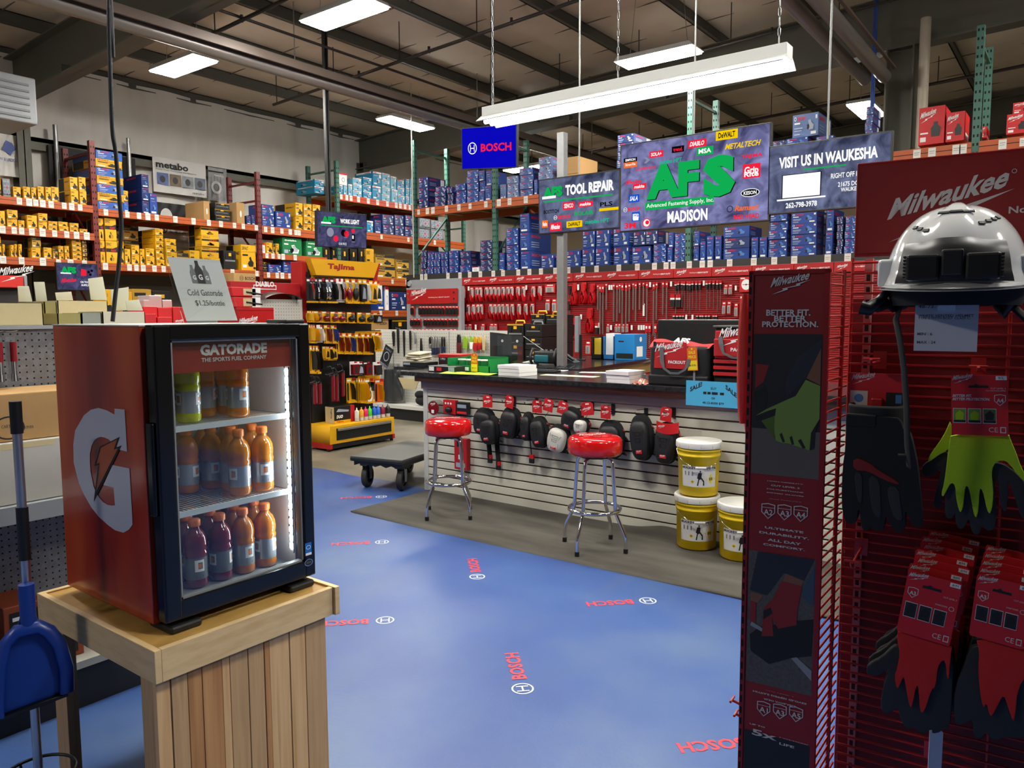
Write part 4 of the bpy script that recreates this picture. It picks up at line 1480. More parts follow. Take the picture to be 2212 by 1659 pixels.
GY0, GY1 = .2, 1.95
t = thing('pegboard_gondola', 'grey pegboard shelf unit with a pale base behind the dustpan', 'shelf unit', (-3.45, 1.1, 0))
b = MB()
pegpanel(b, GY0, GY1, .2, 1.535, PEG, EAST(-3.6), .027, .0032)
b.box((-3.65, GY0, .0), (-3.601, GY1, 1.54), GREY)
b.box((-3.66, GY0, 1.53), (-3.585, GY1, 1.545), LTGREY)
wpart(b, 'peg_panel', t)
b = MB()
b.box((-3.6, GY0, .17), (-3.17, GY1, .2), mat('pale_shelf', '#a9a79c', .5))
wpart(b, 'base_deck', t)
b = MB()
b.box((-3.6, GY0, 0), (-3.19, GY1, .17), mat('kick_black', '#151515', .5))
wpart(b, 'kick_plate', t)
b = MB()
b.box((-3.6, GY0, .845), (-3.21, GY1, .865), LTGREY)
b.box((-3.215, GY0, .8), (-3.205, GY1, .868), LTGREY)
wpart(b, 'shelf', t)
# cartons on the gondola
b = MB()
b.box((-3.58, .9, .867), (-3.25, 1.62, 1.105), mat('white_carton', '#bdb9b0', .7, noise=.06, nscale=12), .004)
b.rect(.95, 1.08, 1.3, 1.1, KRAFTL, EAST(-3.25), .001)
wthing(b, 'carton', 'long white carton on the grey pegboard shelf', 'box', (-3.4, 1.2, .867))
b = MB()
b.box((-3.57, .95, 1.107), (-3.27, 1.58, 1.29), KRAFT, .004)
b.disc(1.15, 1.16, .055, INK, EAST(-3.27), .001, 24, .045, r2=.048)
b.text('CARTON', 1.125, 1.16, .05, .012, INK, EAST(-3.27), .001)
b.text('17155', 1.205, 1.15, .03, .01, INK, EAST(-3.27), .001)
wthing(b, 'carton', 'brown carton with a round stamp on top of the long white carton', 'box', (-3.4, 1.2, 1.107))
BOXO = mat('orange_print_box', '#8a3d1c', .6)
for k, (y, z, s, l_) in enumerate(((1.02, .2, 1.0, 'brown and orange carton on the pegboard base nearest the pole'), (1.19, .2, 1.15, 'brown and orange carton on the pegboard base near the stand'), (1.08, .34, .95, 'upper brown and orange carton on the pegboard base'))):
 b = MB()
 b.box((-3.45, y, z + .002), (-3.24, y + .15 * s, z + .135), BOXO, .003)
 b.rect(y + .02, z + .02, y + .13 * s, z + .11, INK, EAST(-3.24), .001)
 b.text('SCREWS', y + .03, z + .07, .07, .02, PRW, EAST(-3.24), .0015) if 0 else b.rect(y + .03, z + .075, y + .08, z + .09, PRW, EAST(-3.24), .0015)
 wthing(b, 'screw_carton', l_, 'box', (-3.35, y + .07, z + .002), 'screw cartons on the pegboard base')
for k in range(4):
 y = 1.115 + .05 * k
 t = thing('blister_tool', 'red and steel tool in clear packing, %s along the grey pegboard' % ORD[k], 'tool', (-3.5, y, 1.33), 0, 'packed tools on the grey pegboard')
 b = MB()
 b.box((-.025, -.02, .0), (-.018, .02, .17), FILM)
 b.part('clear_pack', t)
 b = MB()
 b.cyl((0, 0, .07), (0, 0, .15), .012, mat('dark_red_plastic', '#7d1220', .3), n=12)
 b.cyl((0, 0, .02), (0, 0, .07), .01, CHROME, n=12)
 b.cyl((0, 0, -.01), (0, 0, .02), .014, CHROME, n=12)
 b.part('tool_body', t)
 b = MB()
 b.tube([(-.1, 0, .19), (.0, 0, .19), (.06, 0, .195)], .003, CHROME, 6)
 b.part('peg_hook', t)

# shelf behind, with opened cartons above eye level
b = MB()
b.box((-4.7, .3, 1.5), (-3.66, 2.25, 1.54), LTGREY)
b.box((-4.7, .3, 0), (-4.65, 2.25, 1.5), GREY)
b.box((-3.72, .3, 0), (-3.67, 2.25, 1.5), GREY)
wthing(b, 'shelf_unit', 'back shelf unit carrying opened pale cartons behind the cooler', 'shelf unit', (-4.2, 1.6, 0))


def open_carton(px0, px1, yt, x, m, label, flaps=(), dep=.3, group='opened cartons behind the cooler'):
 a, c = at(px0, yt, 'x', x), at(px1, yt, 'x', x)
 zt = (a.z + c.z) / 2
 t = thing('open_carton', label, 'box', (x - dep / 2, (a.y + c.y) / 2, 1.542), 0, group)
 b = MB()
 y0, y1 = a.y, c.y
 for lo, hi in (((x - .004, y0, 1.542), (x, y1, zt)), ((x - dep, y0, 1.542), (x - dep + .004, y1, zt)), ((x - dep, y0, 1.542), (x, y0 + .004, zt)), ((x - dep, y1 - .004, 1.542), (x, y1, zt)), ((x - dep, y0, 1.542), (x, y1, 1.546))):
  b.box(lo, hi, m)
 wpart(b, 'carton_body', t)
 for f in flaps:
  b = MB()
  q = [at(px, py, 'x', x - dep * f[4]) for px, py in f[0:4]]
  T = EAST(x - dep * f[4] - .002)
  b.prism([(p.y, p.z) for p in q], .003, mat('flap_white', '#c9c7ae', .7), T, .001)
  wpart(b, 'flap', t)
 return t


open_carton(-30, 92, 655, -3.72, KRAFTL, 'large yellowish open carton at the near end of the back shelf', [((40, 652), (38, 618), (62, 618), (70, 652), .5), ((78, 651), (73, 609), (96, 609), (102, 651), .8)])
open_carton(95, 122, 652, -3.9, mat('drab_kraft', '#9a9058', .8), 'narrow drab carton between the two long yellowish cartons', [])
open_carton(124, 232, 650, -4.25, KRAFTL, 'long yellowish carton with a tall white flap', [((122, 649), (119, 632), (154, 630), (158, 649), .5), ((196, 648), (190, 602), (222, 598), (231, 648), .4)])
open_carton(124, 175, 677, -3.76, mat('drab_kraft', '#9a9058', .8), 'low drab carton in front of the long yellowish carton', [], .2)
open_carton(176, 219, 676, -3.76, mat('greyish_card', '#8c8f86', .7), 'low greyish carton beside the low drab carton', [], .2)
open_carton(221, 313, 673, -3.76, mat('cream_card', '#c9c3ae', .7), 'cream carton with two raised white flaps nearest the cooler', [((242, 672), (239, 626), (278, 620), (277, 670), .7), ((275, 671), (271, 650), (300, 647), (309, 671), .4)], .25)

# ================================================================= sales counter
YC = 5.0
CT = 1.081
CX0, CX1 = -4.77, -.25
SLAT = mat('slatwall_white', '#cfccbc', .45, noise=.07, nscale=4)
LAMI = ramp_mat('black_laminate', [(.4, '#1f1f20'), (.6, '#2c2c2e')], 30, .18)
COPW = ramp_mat('brown_wood_trim', [(.3, '#5e3522'), (.6, '#7a4a30')], 3, .5, stretch=(.6, 8, 8))
MAUVE = mat('mauve_trim', '#7f7178', .5)
WTRIM = mat('white_trim', '#c9c8c2', .45)
t = thing('sales_counter', 'long white slatwall sales counter with black laminate top', 'counter', (-2.5, 5.4, 0))
b = MB()
b.box((-4.95, YC - .115, CT - .037), (CX1, 5.78, CT), LAMI, .004)
b.box((-5.45, 5.3, CT - .03), (-4.95, 5.78, CT - .001), LAMI)
wpart(b, 'worktop', t)
b = MB()
b.box((-4.82, YC - .06, CT - .088), (-3.6, YC - .03, CT - .037), COPW)
b.box((-3.598, YC - .06, CT - .088), (CX1, YC - .03, CT - .037), COPW)
wpart(b, 'wood_trim', t)
b = MB()
b.box((CX0, YC - .03, .926), (CX1, YC + .02, CT - .088), MAUVE)
wpart(b, 'upper_trim', t)
b = MB()
gz = [.926 - .071 * k for k in range(13)]
b.box((CX0 + .05, YC + .012, .02), (CX1, YC + .03, .926), mat('groove_brown', '#3a1c14', .7))
for k in range(12):
 b.box((CX0 + .05, YC, gz[k + 1] + .006), (CX1, YC + .014, gz[k] - .006), SLAT, .0025)
b.box((CX0 + .05, YC, .0), (CX1, YC + .014, gz[12] - .006), SLAT)
wpart(b, 'slatwall_panel', t)
b = MB()
b.box((CX0, YC - .004, 0), (CX0 + .05, YC + .03, .926), WTRIM)
wpart(b, 'corner_trim', t)
b = MB()
b.box((CX0 + .02, YC + .03, 0), (CX1, 5.72, CT - .037), WTRIM)
wpart(b, 'body', t)

# rubber mat
RUB = ramp_mat('rubber_mat', [(.3, '#3c3833'), (.55, '#4a463f'), (.8, '#56524a')], 3.5, .85, stretch=(.5, 2.5, 1), bump=.15)


def matf(u, v):
 x = -4.69 + 3.9 * u
 if v == 0:
  return (x, 4.05 - .02 * math.sin(u * 4), .001)
 vv = min(1, (v - .04) / .92) if v < .98 else 1
 y = 4.05 + .935 * max(0, vv)
 z = .011
 px_ = (x + 2.33) / .2
 z += .06 * math.exp(-px_ * px_) * max(0, vv - .8) / .2
 y -= .05 * math.exp(-px_ * px_) * max(0, vv - .8) / .2
 return (x, y, z if v < .985 else z - .0)


b = MB()
b.surf(matf, 120, 26, RUB)
wthing(b, 'rubber_mat', 'long dark rubber mat with a curled edge before the counter', 'mat', (-2.7, 4.5, 0))

# things on the slatwall ----------------------------------------------------
HOOKN = [0]


def wall_hook(x, z, y0=YC, ln=.16, label=None):
 HOOKN[0] += 1
 b = MB()
 b.box((x - .014, y0 - .008, z - .06), (x + .014, y0 - .001, z + .02), BLACK)
 b.tube([(x, y0 - .004, z - .02), (x, y0 - ln, z - .012), (x - .0, y0 - ln - .012, z + .006)], .0035, BLACK, 6)
 b.tube([(x, y0 - .004, z + .012), (x, y0 - ln * .9, z + .018)], .002, BLACK, 6)
 wthing(b, 'slatwall_hook', label or 'black slatwall hook, %s along the counter from its free end' % ORD[HOOKN[0] - 1], 'hook', (x, y0, z - .06), 'slatwall hooks')


def kneepad(px, py, wpx, hpx, look, tilt, label, card=True, y=YC - .075, cpx=None):
 y = min(y, YC - .11)
 p = at(px, py, 'y', y)
 s = (at(px + wpx / 2, py, 'y', y) - at(px - wpx / 2, py, 'y', y)).x
 h = (at(px, py - hpx / 2, 'y', y) - at(px, py + hpx / 2, 'y', y)).z
 t = thing('knee_pad', label, 'knee pad', tuple(p), 0, 'knee pads hanging on the counter')
 Rm = Matrix.Rotation(R(tilt), 4, 'Y')
 shell = {'black': mat('pad_black', '#1b1c1f', .5), 'white': mat('pad_white', '#cfccc2', .5)}[look]

 def sup(rx, ry, rz, n1=2.6):
  def f(u, v):
   a, e = 2 * math.pi * u, math.pi * (v - .5)
   c, s_ = math.cos(a), math.sin(a)
   ce, se = math.cos(e), math.sin(e)
   g_ = lambda q: math.copysign(abs(q) ** (2 / n1), q)
   wz = g_(se)
   tp = 1 - .16 * max(0, -wz)
   return (rx * g_(ce) * g_(c) * tp, ry * g_(ce) * g_(s_), rz * wz)
  return f
 b = MB()
 b.surf(sup(s * .5, .035, h * .5), 28, 16, MATTE, Matrix.Translation((0, .028, 0)) @ Rm)
 b.part('foam_pad', t)
 b = MB()
 b.surf(sup(s * .4, .045, h * .42, 3.2), 28, 16, shell, Matrix.Translation((0, -.006, -h * .05)) @ Rm)
 T = Matrix.Translation((0, -.0515, -h * .05)) @ Rm @ FRONT()
 gm = mat('pad_groove_' + look, '#0c0d0e' if look == 'black' else '#a39f94', .7)
 for pts in ([(-.14, .2), (.16, .2), (.12, .12), (-.1, .12)], [(-.12, .06), (.12, .06), (.1, -.02), (-.09, -.02)]):
  q = [(a * s, c * h) for a, c in pts]
  b.tube([T @ V((a, c, .0)) for a, c in q], .0022, gm, 5, True)
 b.tube([T @ V((a * s, c * h, -.004)) for a, c in ((-.24, .24), (-.14, .0), (-.2, -.1), (-.2, -.26))], .002, gm, 5)
 b.tube([T @ V((a * s, c * h, -.004)) for a, c in ((.26, .24), (.16, .0), (.22, -.1), (.2, -.26))], .002, gm, 5)
 b.part('pad_shell', t)
 b = MB()
 b.rect(-.1 * s, -.27 * h, .16 * s, -.19 * h, REDPR, T, .001)
 wordmark(b, -.07 * s, -.25 * h, .2 * s, PRW, T, .002)
 b.part('badge', t)
 b = MB()
 for k, z in enumerate((.28, -.3)):
  b.tube([Rm @ V(q) for q in [(-.46 * s, .02, z * h), (-.3 * s, .07, z * h - .01), (.1 * s, .085, z * h - .02), (.4 * s, .07, z * h - .03), (.47 * s, .02, z * h - .01)]], .012, MATTE if k else REDPR, 6, flat=.3)
 b.part('strap', t)
 if card:
  b = MB()
  cx, cz = (0, h * .5 + .045)
  if cpx:
   q = at(cpx[0], cpx[1], 'y', y)
   cx, cz = q.x - p.x, q.z - p.z
  Tc = Matrix.Translation((cx, -.01, cz)) @ Matrix.Rotation(R(random.uniform(-14, 14)), 4, 'Y') @ Matrix.Rotation(R(random.uniform(-18, 18)), 4, 'Z') @ FRONT()
  b.prism([(-.05, -.045), (.05, -.045), (.05, .04), (.03, .055), (-.03, .055), (-.05, .04)], .002, REDPR, Tc)
  wordmark(b, -.036, -.015, .07, PRW, Tc, .003)
  b.rect(-.01, .035, .02, .045, PRW, Tc, .003)
  b.part('hang_card', t)
  b = MB()
  b.tube([(cx, 0, cz - .04), (cx * .4, .01, h * .42), (0, .02, h * .3)], .002, BLACK, 5)
  b.part('tie', t)
 return t


kneepad(1043, 911, 43, 60, 'black', 6, 'black knee pad half hidden behind the front one of the first pair', False, YC - .04)
kneepad(1056, 929, 40, 64, 'black', -4, 'black knee pad of the first pair with its red badge low down', True, YC - .12, (1055, 868))
kneepad(1100, 914, 42, 70, 'black', 8, 'black gel knee pad with red lower strap, beside the first pair', True, YC - .085, (1102, 869))
kneepad(1138, 922, 24, 64, 'black', -3, 'narrow black knee pad turned edge-on', True, YC - .05, (1162, 879))
kneepad(1164, 934, 36, 70, 'black', -10, 'black knee pad between the edge-on one and the white one', True, YC - .09, (1186, 876))
kneepad(1204, 948, 46, 62, 'white', 14, 'white shell knee pad hanging lowest', True, YC - .13, (1217, 882))
kneepad(1233, 905, 44, 50, 'black', 20, 'black knee pad with red strap above the white shell one', False, YC - .05)
kneepad(1255, 920, 30, 34, 'white', 4, 'small white shell knee pad peeking over the nearer stool', True, YC - .12, (1270, 884))
kneepad(1318, 950, 56, 84, 'black', -4, 'black knee pad mostly hidden behind the nearer red stool', True, YC - .06, (1310, 891))
kneepad(1384, 946, 50, 100, 'black', -6, 'tall open black knee pad with red edging', False, YC - .06)
kneepad(1438, 958, 54, 92, 'black', 3, 'tall black knee pad with wide red cuff beside the buckets', True, YC - .1, (1440, 896))
q = at(1440, 922, 'y', YC - .16)
b = MB()
b.surf(lambda u, v: ((u - .5) * .17, -.02 * math.cos((u - .5) * 2.6) + .02, (v - .5) * .075 - .015 * math.cos((u - .5) * 3)), 14, 4, REDPR, Matrix.Translation(q))
wordmark(b, q.x - .06, q.z - .012, .05, PRW, FRONT(0, q.y - .006), .0)
wthing(b, 'knee_cuff', 'wide red cuff of the tall knee pad next to the buckets', 'cuff', tuple(q))
for px, py in ((1060, 858), (1112, 862), (1160, 866), (1188, 868), (1222, 870), (1280, 874), (1325, 878), (1396, 887), (1456, 884)):
 q = at(px, py, 'y', YC)
 wall_hook(q.x, q.z)
for px, y0, y1, sgn in ((1055, 952, 990, 0), (1073, 950, 1005, 1), (1145, 950, 990, 0)):
 a, c = at(px, y0, 'y', YC - .06), at(px + 4, y1, 'y', YC - .06)
 b = MB()
 b.tube([tuple(a), tuple(nearpad(a, c, .5)), tuple(c)], .02 if sgn or px < 1100 else .004, MATTE, 6, flat=.25)
 b.box((c.x - .022, c.y - .01, c.z), (c.x + .022, c.y + .006, c.z + .03), REDPR)
 b.box((c.x - .022, c.y - .012, c.z - .04), (c.x + .022, c.y + .008, c.z), BLACK, .004)
 wthing(b, 'loose_strap', 'black strap with red buckle end dangling %s' % ('below the first knee pad pair', 'longest, beside the first pair', 'on a thin cord under the edge-on knee pad')[(1055, 1073, 1145).index(px)], 'strap', tuple(c))
# red packs at the free end of the counter
a = at(939, 881, 'y', YC - .08)
b = MB()
b.cyl((a.x, YC - .1, a.z), (a.x, YC - .02, a.z), .066, FILM, n=28)
b.cyl((a.x, YC - .1, a.z), (a.x, YC - .09, a.z), .06, REDPR, n=28)
b.rect(a.x - .02, a.z - .045, a.x + .01, a.z - .015, PRW, FRONT(0, YC - .1), .001)
wordmark(b, a.x - .03, a.z + .02, .06, PRW, FRONT(0, YC - .1), .001)
wthing(b, 'round_pack', 'round red pack in clear plastic at the free end of the counter', 'pack', (a.x, YC - .06, a.z - .06))
for (x0, x1, y0, y1, l_) in ((957, 984, 863, 896, 'red carded pack with black knob beside the round red pack'), (985, 1010, 868, 897, 'black and red boxed pack hanging behind the farther stool')):
 a, c = at(x0, y0, 'y', YC - .06), at(x1, y1, 'y', YC - .06)
 b = MB()
 b.box((a.x, YC - .06, c.z), (c.x, YC - .02, a.z), REDPR if x0 < 980 else BLACK, .003)
 if x0 < 980:
  b.ball(((a.x + c.x) / 2, YC - .07, c.z + .04), (.035, .03, .03), BLACK)
  for k in range(3):
   b.disc(a.x + .03 + .03 * k, a.z - .03, .01, PRW, FRONT(0, YC - .06), .001, 12)
 else:
  b.rect(a.x + .01, a.z - .1, c.x - .01, a.z - .08, PRR, FRONT(0, YC - .06), .001)
  b.rect(a.x + .015, a.z - .05, c.x - .015, a.z - .02, SILH, FRONT(0, YC - .06), .001)
 wthing(b, 'hanging_pack', l_, 'pack', ((a.x + c.x) / 2, YC - .06, c.z))
a, c = at(984, 945, 'y', YC - .03), at(1012, 1016, 'y', YC - .03)
b = MB()
b.box((a.x, YC - .05, c.z), (c.x, YC - .002, a.z), RED, .004)
b.rect(a.x + .03, c.z + .2, a.x + .07, a.z - .02, BLACK, FRONT(0, YC - .05), .001)
b.rect(a.x + .05, c.z + .09, a.x + .09, c.z + .13, PRW, FRONT(0, YC - .05), .001)
b.rect(a.x + .02, c.z + .02, c.x - .02, c.z + .06, SILH, FRONT(0, YC - .05), .001)
wthing(b, 'long_tool_pack', 'long red boxed tool hanging behind the farther stool', 'pack', ((a.x + c.x) / 2, YC - .03, c.z))
# blue sale sheet
a, c = at(1482, 840, 'y', YC - .12), at(1571, 881, 'y', YC - .12)
b = MB()
W, H = .39, .17
Ts = FRONT(a.x, YC - .118, c.z - .0)
CYAN = mat('cyan_paper', '#48aed6', .7)
b.prism([(0, 0), (W, 0), (W, H), (0, H)], .002, CYAN, Ts)
for tx, x, y, rise in (('SALE!', .03, .092, .5), ('SALE!', .28, .125, -.75)):
 b.text(tx, x, y, .085, .032, INK, Ts, .003, .03, 0, rise)
b.text('BUY', .178, .115, .04, .016, INK, Ts, .003)
for x, wd in ((.125, .022), (.155, .022), (.185, .042), (.242, .028)):
 b.rect(x, .082, x + wd, .099, INK, Ts, .003)
b.text('OR', .182, .05, .028, .014, INK, Ts, .003)
b.text('48-22-8300 $79', .12, .015, .15, .017, INK, Ts, .003, .01)
wthing(b, 'sale_sign', 'light blue sale sheet taped to the counter edge', 'sign', (a.x + W / 2, YC - .118, c.z))

# bar stools -----------------------------------------------------------------
VINYL = mat('red_vinyl', '#d11414', .12, coat=.6)
t = thing('bar_stool', 'red vinyl bar stool with chrome legs in front of the buckets side of the counter', 'stool', (-2.6, 4.37, .012), R(47), 'red bar stools at the counter')
b = MB()
b.lathe([(.0, .762), (.09, .766), (.15, .764), (.172, .752), (.181, .735), (.183, .69), (.18, .655), (.17, .643), (.0, .643)], VINYL, 48)
wordmark(b, -.1, -.02, .2, mat('vinyl_white_print', '#e6dcdc', .2), TOPF(0, 0, .7675), 0)
b.part('seat', t)
b = MB()
b.cyl((0, 0, .62), (0, 0, .645), .1, BLACK, n=24)
b.part('swivel_plate', t)
for k in range(4):
 a = k * math.pi / 2 + math.pi / 4
 c, s = math.cos(a), math.sin(a)
 pts = [(0.0 * c, 0, .615)] if 0 else []
 prof = [(.03, .616), (.09, .618), (.118, .61), (.132, .59), (.136, .56), (.155, .29), (.158, .26), (.17, .235), (.222, .13), (.229, .11), (.232, .09), (.235, .018)]
 b = MB()
 b.tube([(r_ * c, r_ * s, z) for r_, z in prof], .0125, CHROME, 12)
 lg = b.part('leg', t)
 b = MB()
 b.cyl((.2345 * c, .2345 * s, 0), (.235 * c, .235 * s, .03), .0155, BLACK, n=12)
 b.part('foot_cap', lg)
b = MB()
b.tube([(.172 * math.cos(k * math.pi / 24), .172 * math.sin(k * math.pi / 24), .27) for k in range(48)], .0125, CHROME, 12, True)
b.part('foot_ring', t)
copy_tree(t, (-3.965, 4.43, .012), R(40), 'red vinyl bar stool with chrome legs nearest the flat black cart')

# buckets ------------------------------------------------------------------
LIDW = mat('white_lid', '#dcdad2', .4)
_bk = None


def bucket(loc, rz, label):
 global _bk
 if _bk is not None:
  return copy_tree(_bk, loc, rz, label)
 t = thing('bucket', label, 'bucket', loc, rz, 'yellow buckets beside the counter')
 b = MB()
 b.lathe([(.0, .002), (.122, 0), (.129, .008), (.137, .26), (.143, .263), (.143, .272), (.138, .275), (.139, .295), (.146, .298), (.146, .308), (.14, .311), (.141, .345)], BUCKET, 48)
 b.part('pail', t)
 b = MB()
 b.lathe([(.151, .318), (.152, .322), (.152, .352), (.148, .36), (.138, .361), (.132, .354), (.0, .352)], LIDW, 48)
 for k in range(12):
  a = k * math.pi / 6
  b.box((.1515, -.002, .322), (.153, .002, .342), KRAFTL, M=Matrix.Rotation(a, 4, 'Z'))
 b.part('lid', t)
 b = MB()

 def wrap(a0, a1, z0, z1, m, off=.0012):
  n = max(2, int(abs(a1 - a0) / .08))
  rr = lambda z: .129 + (.137 - .129) * (z - .008) / .252 + off
  vs = []
  for i in range(n + 1):
   a = a0 + (a1 - a0) * i / n
   vs += [(rr(z0) * math.cos(a), rr(z0) * math.sin(a), z0), (rr(z1) * math.cos(a), rr(z1) * math.sin(a), z1)]
  b.add(vs, [(2 * i, 2 * i + 2, 2 * i + 3, 2 * i + 1) for i in range(n)], m)

 def wpoly(pts, m, off):
  rr = lambda z: .129 + (.137 - .129) * (z - .008) / .252 + off
  b.add([(rr(z) * math.cos(-math.pi / 2 + u / .133), rr(z) * math.sin(-math.pi / 2 + u / .133), z) for u, z in pts], [tuple(range(len(pts)))], m)
 wrap(-math.pi / 2 - .95, -math.pi / 2 + .85, .065, .205, mat('bucket_label', '#d9d7d2', .5))
 vs, fs = text2d('BUCKET OF SAFE-TIE', .03)
 rr = .139
 b.add([(rr * math.cos(-math.pi / 2 - .9 + 1.72 * u), rr * math.sin(-math.pi / 2 - .9 + 1.72 * u), .185 + .015 * v) for u, v in vs], fs, INK)
 vs, fs = text2d('FALL PROTECTION KIT', .0)
 b.add([(rr * math.cos(-math.pi / 2 + .18 + .6 * u), rr * math.sin(-math.pi / 2 + .18 + .6 * u), .174 + .006 * v) for u, v in vs], fs, INK)
 wpoly([(-.02, .075), (-.012, .075), (-.006, .115), (.006, .12), (.02, .1), (.018, .078), (.028, .078), (.026, .108), (.008, .132), (.01, .16), (.0, .165), (-.012, .16), (-.02, .125), (-.012, .12)], INK, .002)
 wpoly([(-.004, .166), (.004, .166), (.005, .176), (-.004, .176)], INK, .002)
 for u, z, s_ in ((.072, .12, .034), (-.05, .1, .014)):
  wpoly([(u, z - s_), (u + s_, z), (u, z + s_), (u - s_, z)], BUCKET, .002)
  wpoly([(u - s_ * .4, z - s_ * .3), (u + s_ * .4, z - s_ * .3), (u + s_ * .4, z + s_ * .3), (u - s_ * .4, z + s_ * .3)], mat('label_olive', '#7d7420', .6), .0026)
 for u in (-.1, -.075, -.05):
  wpoly([(u - .004, .14), (u + .004, .14), (u + .005, .165), (u, .17), (u - .005, .165)], GREY, .002)
 wpoly([(-.12, .07), (-.09, .07), (-.05, .1), (-.12, .12)], PRN, .0016)
 b.part('label', t)
 b = MB()
 pts = [(.146 * math.cos(a), -.146 * abs(math.sin(a)) - .02 * math.sin(a), .3 - .1 * math.sin(a)) for a in [math.pi * k / 20 for k in range(21)]]
 b.tube(pts, .0022, CHROME, 6)
 b.cyl((-.035, -.165, .2), (.035, -.165, .2), .007, LIDW, n=10)
 b.part('handle', t)
 _bk = t
 return t


bucket((-2.06, 4.81, .014), R(30), 'lower yellow bucket of the stack of two')
bucket((-2.055, 4.815, .379), R(28), 'yellow bucket standing on top of another bucket')
bucket((-1.735, 4.76, .014), R(24), 'yellow bucket on the mat, half hidden by the red glove display')

# items on the counter -----------------------------------------------------
def cbox(px0, px1, ytop, y, m, dep, name, label, cat='box', z=CT, deco=None, bev=.003, rz=0):
 a, c = at(px0, ytop, 'y', y), at(px1, ytop, 'y', y)
 b = MB()
 zt = (a.z + c.z) / 2
 b.box((a.x, y, z + .001), (c.x, y + dep, zt), m, bev)
 if deco:
  deco(b, a.x, c.x, z, zt, FRONT(0, y))
 return wthing(b, name, label, cat, ((a.x + c.x) / 2, y + dep / 2, z))


def dflat(b, x0, x1, z0, z1, T):
 b.rect(x0 + .01, z0 + .008, x0 + .07, z1 - .008, PRW, T, .001)
 b.rect(x0 + .1, z0 + .012, x0 + .16, z1 - .012, PRR, T, .001)
 b.rect(x1 - .09, z0 + .006, x1 - .02, z1 - .006, SILH, T, .001)
 b.rect(x0, z1 - .003, x1, z1, PRW, T, .0005)


cbox(925, 985, 791, 5.0, BLACK, .2, 'flat_box', 'flat black box with white ends on the counter', deco=dflat)
cbox(947, 994, 766, 5.5, mat('black_red_lid', '#26191a', .4), .2, 'boot_box', 'black box with red lid behind the flat black box', deco=lambda b, x0, x1, z0, z1, T: (b.box((x0 - .004, 5.496, z1 - .03), (x1 + .004, 5.704, z1 + .002), RED, .003), b.text('1 PRO', x0 + .03, z0 + .07, .06, .02, PRW, T, .001)))
cbox(870, 916, 782, 5.35, BLACK, .2, 'dark_box', 'black carton under the folded canvas at the counter end', deco=lambda b, x0, x1, z0, z1, T: b.rect(x0 + .01, z0 + .02, x0 + .1, z0 + .04, SILH, T, .001))
a = at(893, 780, 'y', 5.5)
for k, (dx, dz, r_, w_) in enumerate(((0, .0, 6, .2), (.01, .022, -9, .19), (-.01, .044, 12, .185), (.02, .066, 4, .16))):
 b = MB()
 b.box((-w_ / 2, -.1, 0), (w_ / 2, .1, .02), mat('canvas_beige', '#bcb49c', .9), .009, Matrix.Rotation(R(5), 4, 'X'), 3)
 b.thing('canvas_bag', 'beige folded canvas pouch, %s in the pile at the counter end' % ('bottom one', 'second up', 'third up', 'topmost')[k], 'pouch', (a.x + dx, 5.57, a.z + dz), R(r_), 'folded canvas pouches')
# green bin with jars and sale tag
t = thing('parts_bin', 'green open plastic bin with an orange sale tag on the counter', 'bin', (-4.2, 5.3, CT))
a, c = at(981, 800, 'z', CT), at(1056, 802, 'z', CT)
GB = mat('green_plastic', '#157a3c', .35)
b = MB()
x0, x1, y0, y1 = a.x + .02, a.x + .5, 5.12, 5.4
for lo, hi in (((x0, y0, CT), (x1, y1, CT + .006)), ((x0, y0, CT), (x1, y0 + .006, CT + .06)), ((x0, y1 - .006, CT), (x1, y1, CT + .13)), ((x0, y0, CT), (x0 + .006, y1, CT + .12)), ((x1 - .006, y0, CT), (x1, y1, CT + .12))):
 b.box(lo, hi, GB)
b.rect(x0 + .14, CT + .015, x0 + .25, CT + .045, PAPER, FRONT(0, y0), .001)
wpart(b, 'bin_body', t)
b = MB()
Tt = Matrix.Translation((x1 - .2, y0 - .004, CT + .005)) @ FRONT()
SALEO = mat('sale_tag_orange', '#e0641c', .5)
SALEY = mat('sale_tag_yellow', '#ecd21c', .5)


def sale_tag(b, T):
 b.prism([(0, 0), (.075, 0), (.075, .15), (.06, .165), (.015, .165), (0, .15)], .0015, SALEO, T)
 b.rect(.004, .005, .071, .07, SALEY, T, .002)
 b.text('SALE', .012, .115, .05, .022, SALEY, T, .002, .03)
 b.text('PRICE', .01, .085, .055, .02, SALEY, T, .002, .03)
 b.disc(.037, .15, .007, SALEY, T, .002, 12)
 b.text('$25', .012, .03, .05, .012, INK, T, .003)


sale_tag(b, Tt)
wpart(b, 'sale_tag', t, 'orange and yellow sale tag')
for k in range(4):
 b = MB()
 b.cyl((0, 0, 0), (0, 0, .09), .035, FILM, n=18)
 b.cyl((0, 0, .09), (0, 0, .1), .036, PAPER, n=18)
 b.thing('clear_tub', 'clear tub with white lid in the green bin, %s from its end' % ORD[k], 'tub', (x0 + .07 + .085 * k, y0 + .12, CT + .008), 0, 'clear tubs in the green bin')
# neon shirt
NEON = mat('neon_fabric', '#9fe01e', .8)
b = MB()
o = at(1015, 808, 'z', CT)
b.surf(lambda u, v: (-.24 + .5 * u + .06 * (v - .5), -.11 + .2 * v, .004 + .012 * abs(math.sin(u * 9 + v * 4)) * (1 - abs(2 * v - 1))), 30, 12, NEON)
b.surf(lambda u, v: (-.25 + .5 * u, -.13 + .06 * v, .002 + .006 * u * (1 - u)), 12, 4, BLACK)
b.thing('neon_gloves', 'bright neon green fabric lying flat before the green bin', 'gloves', (o.x, 5.0, CT), R(8))
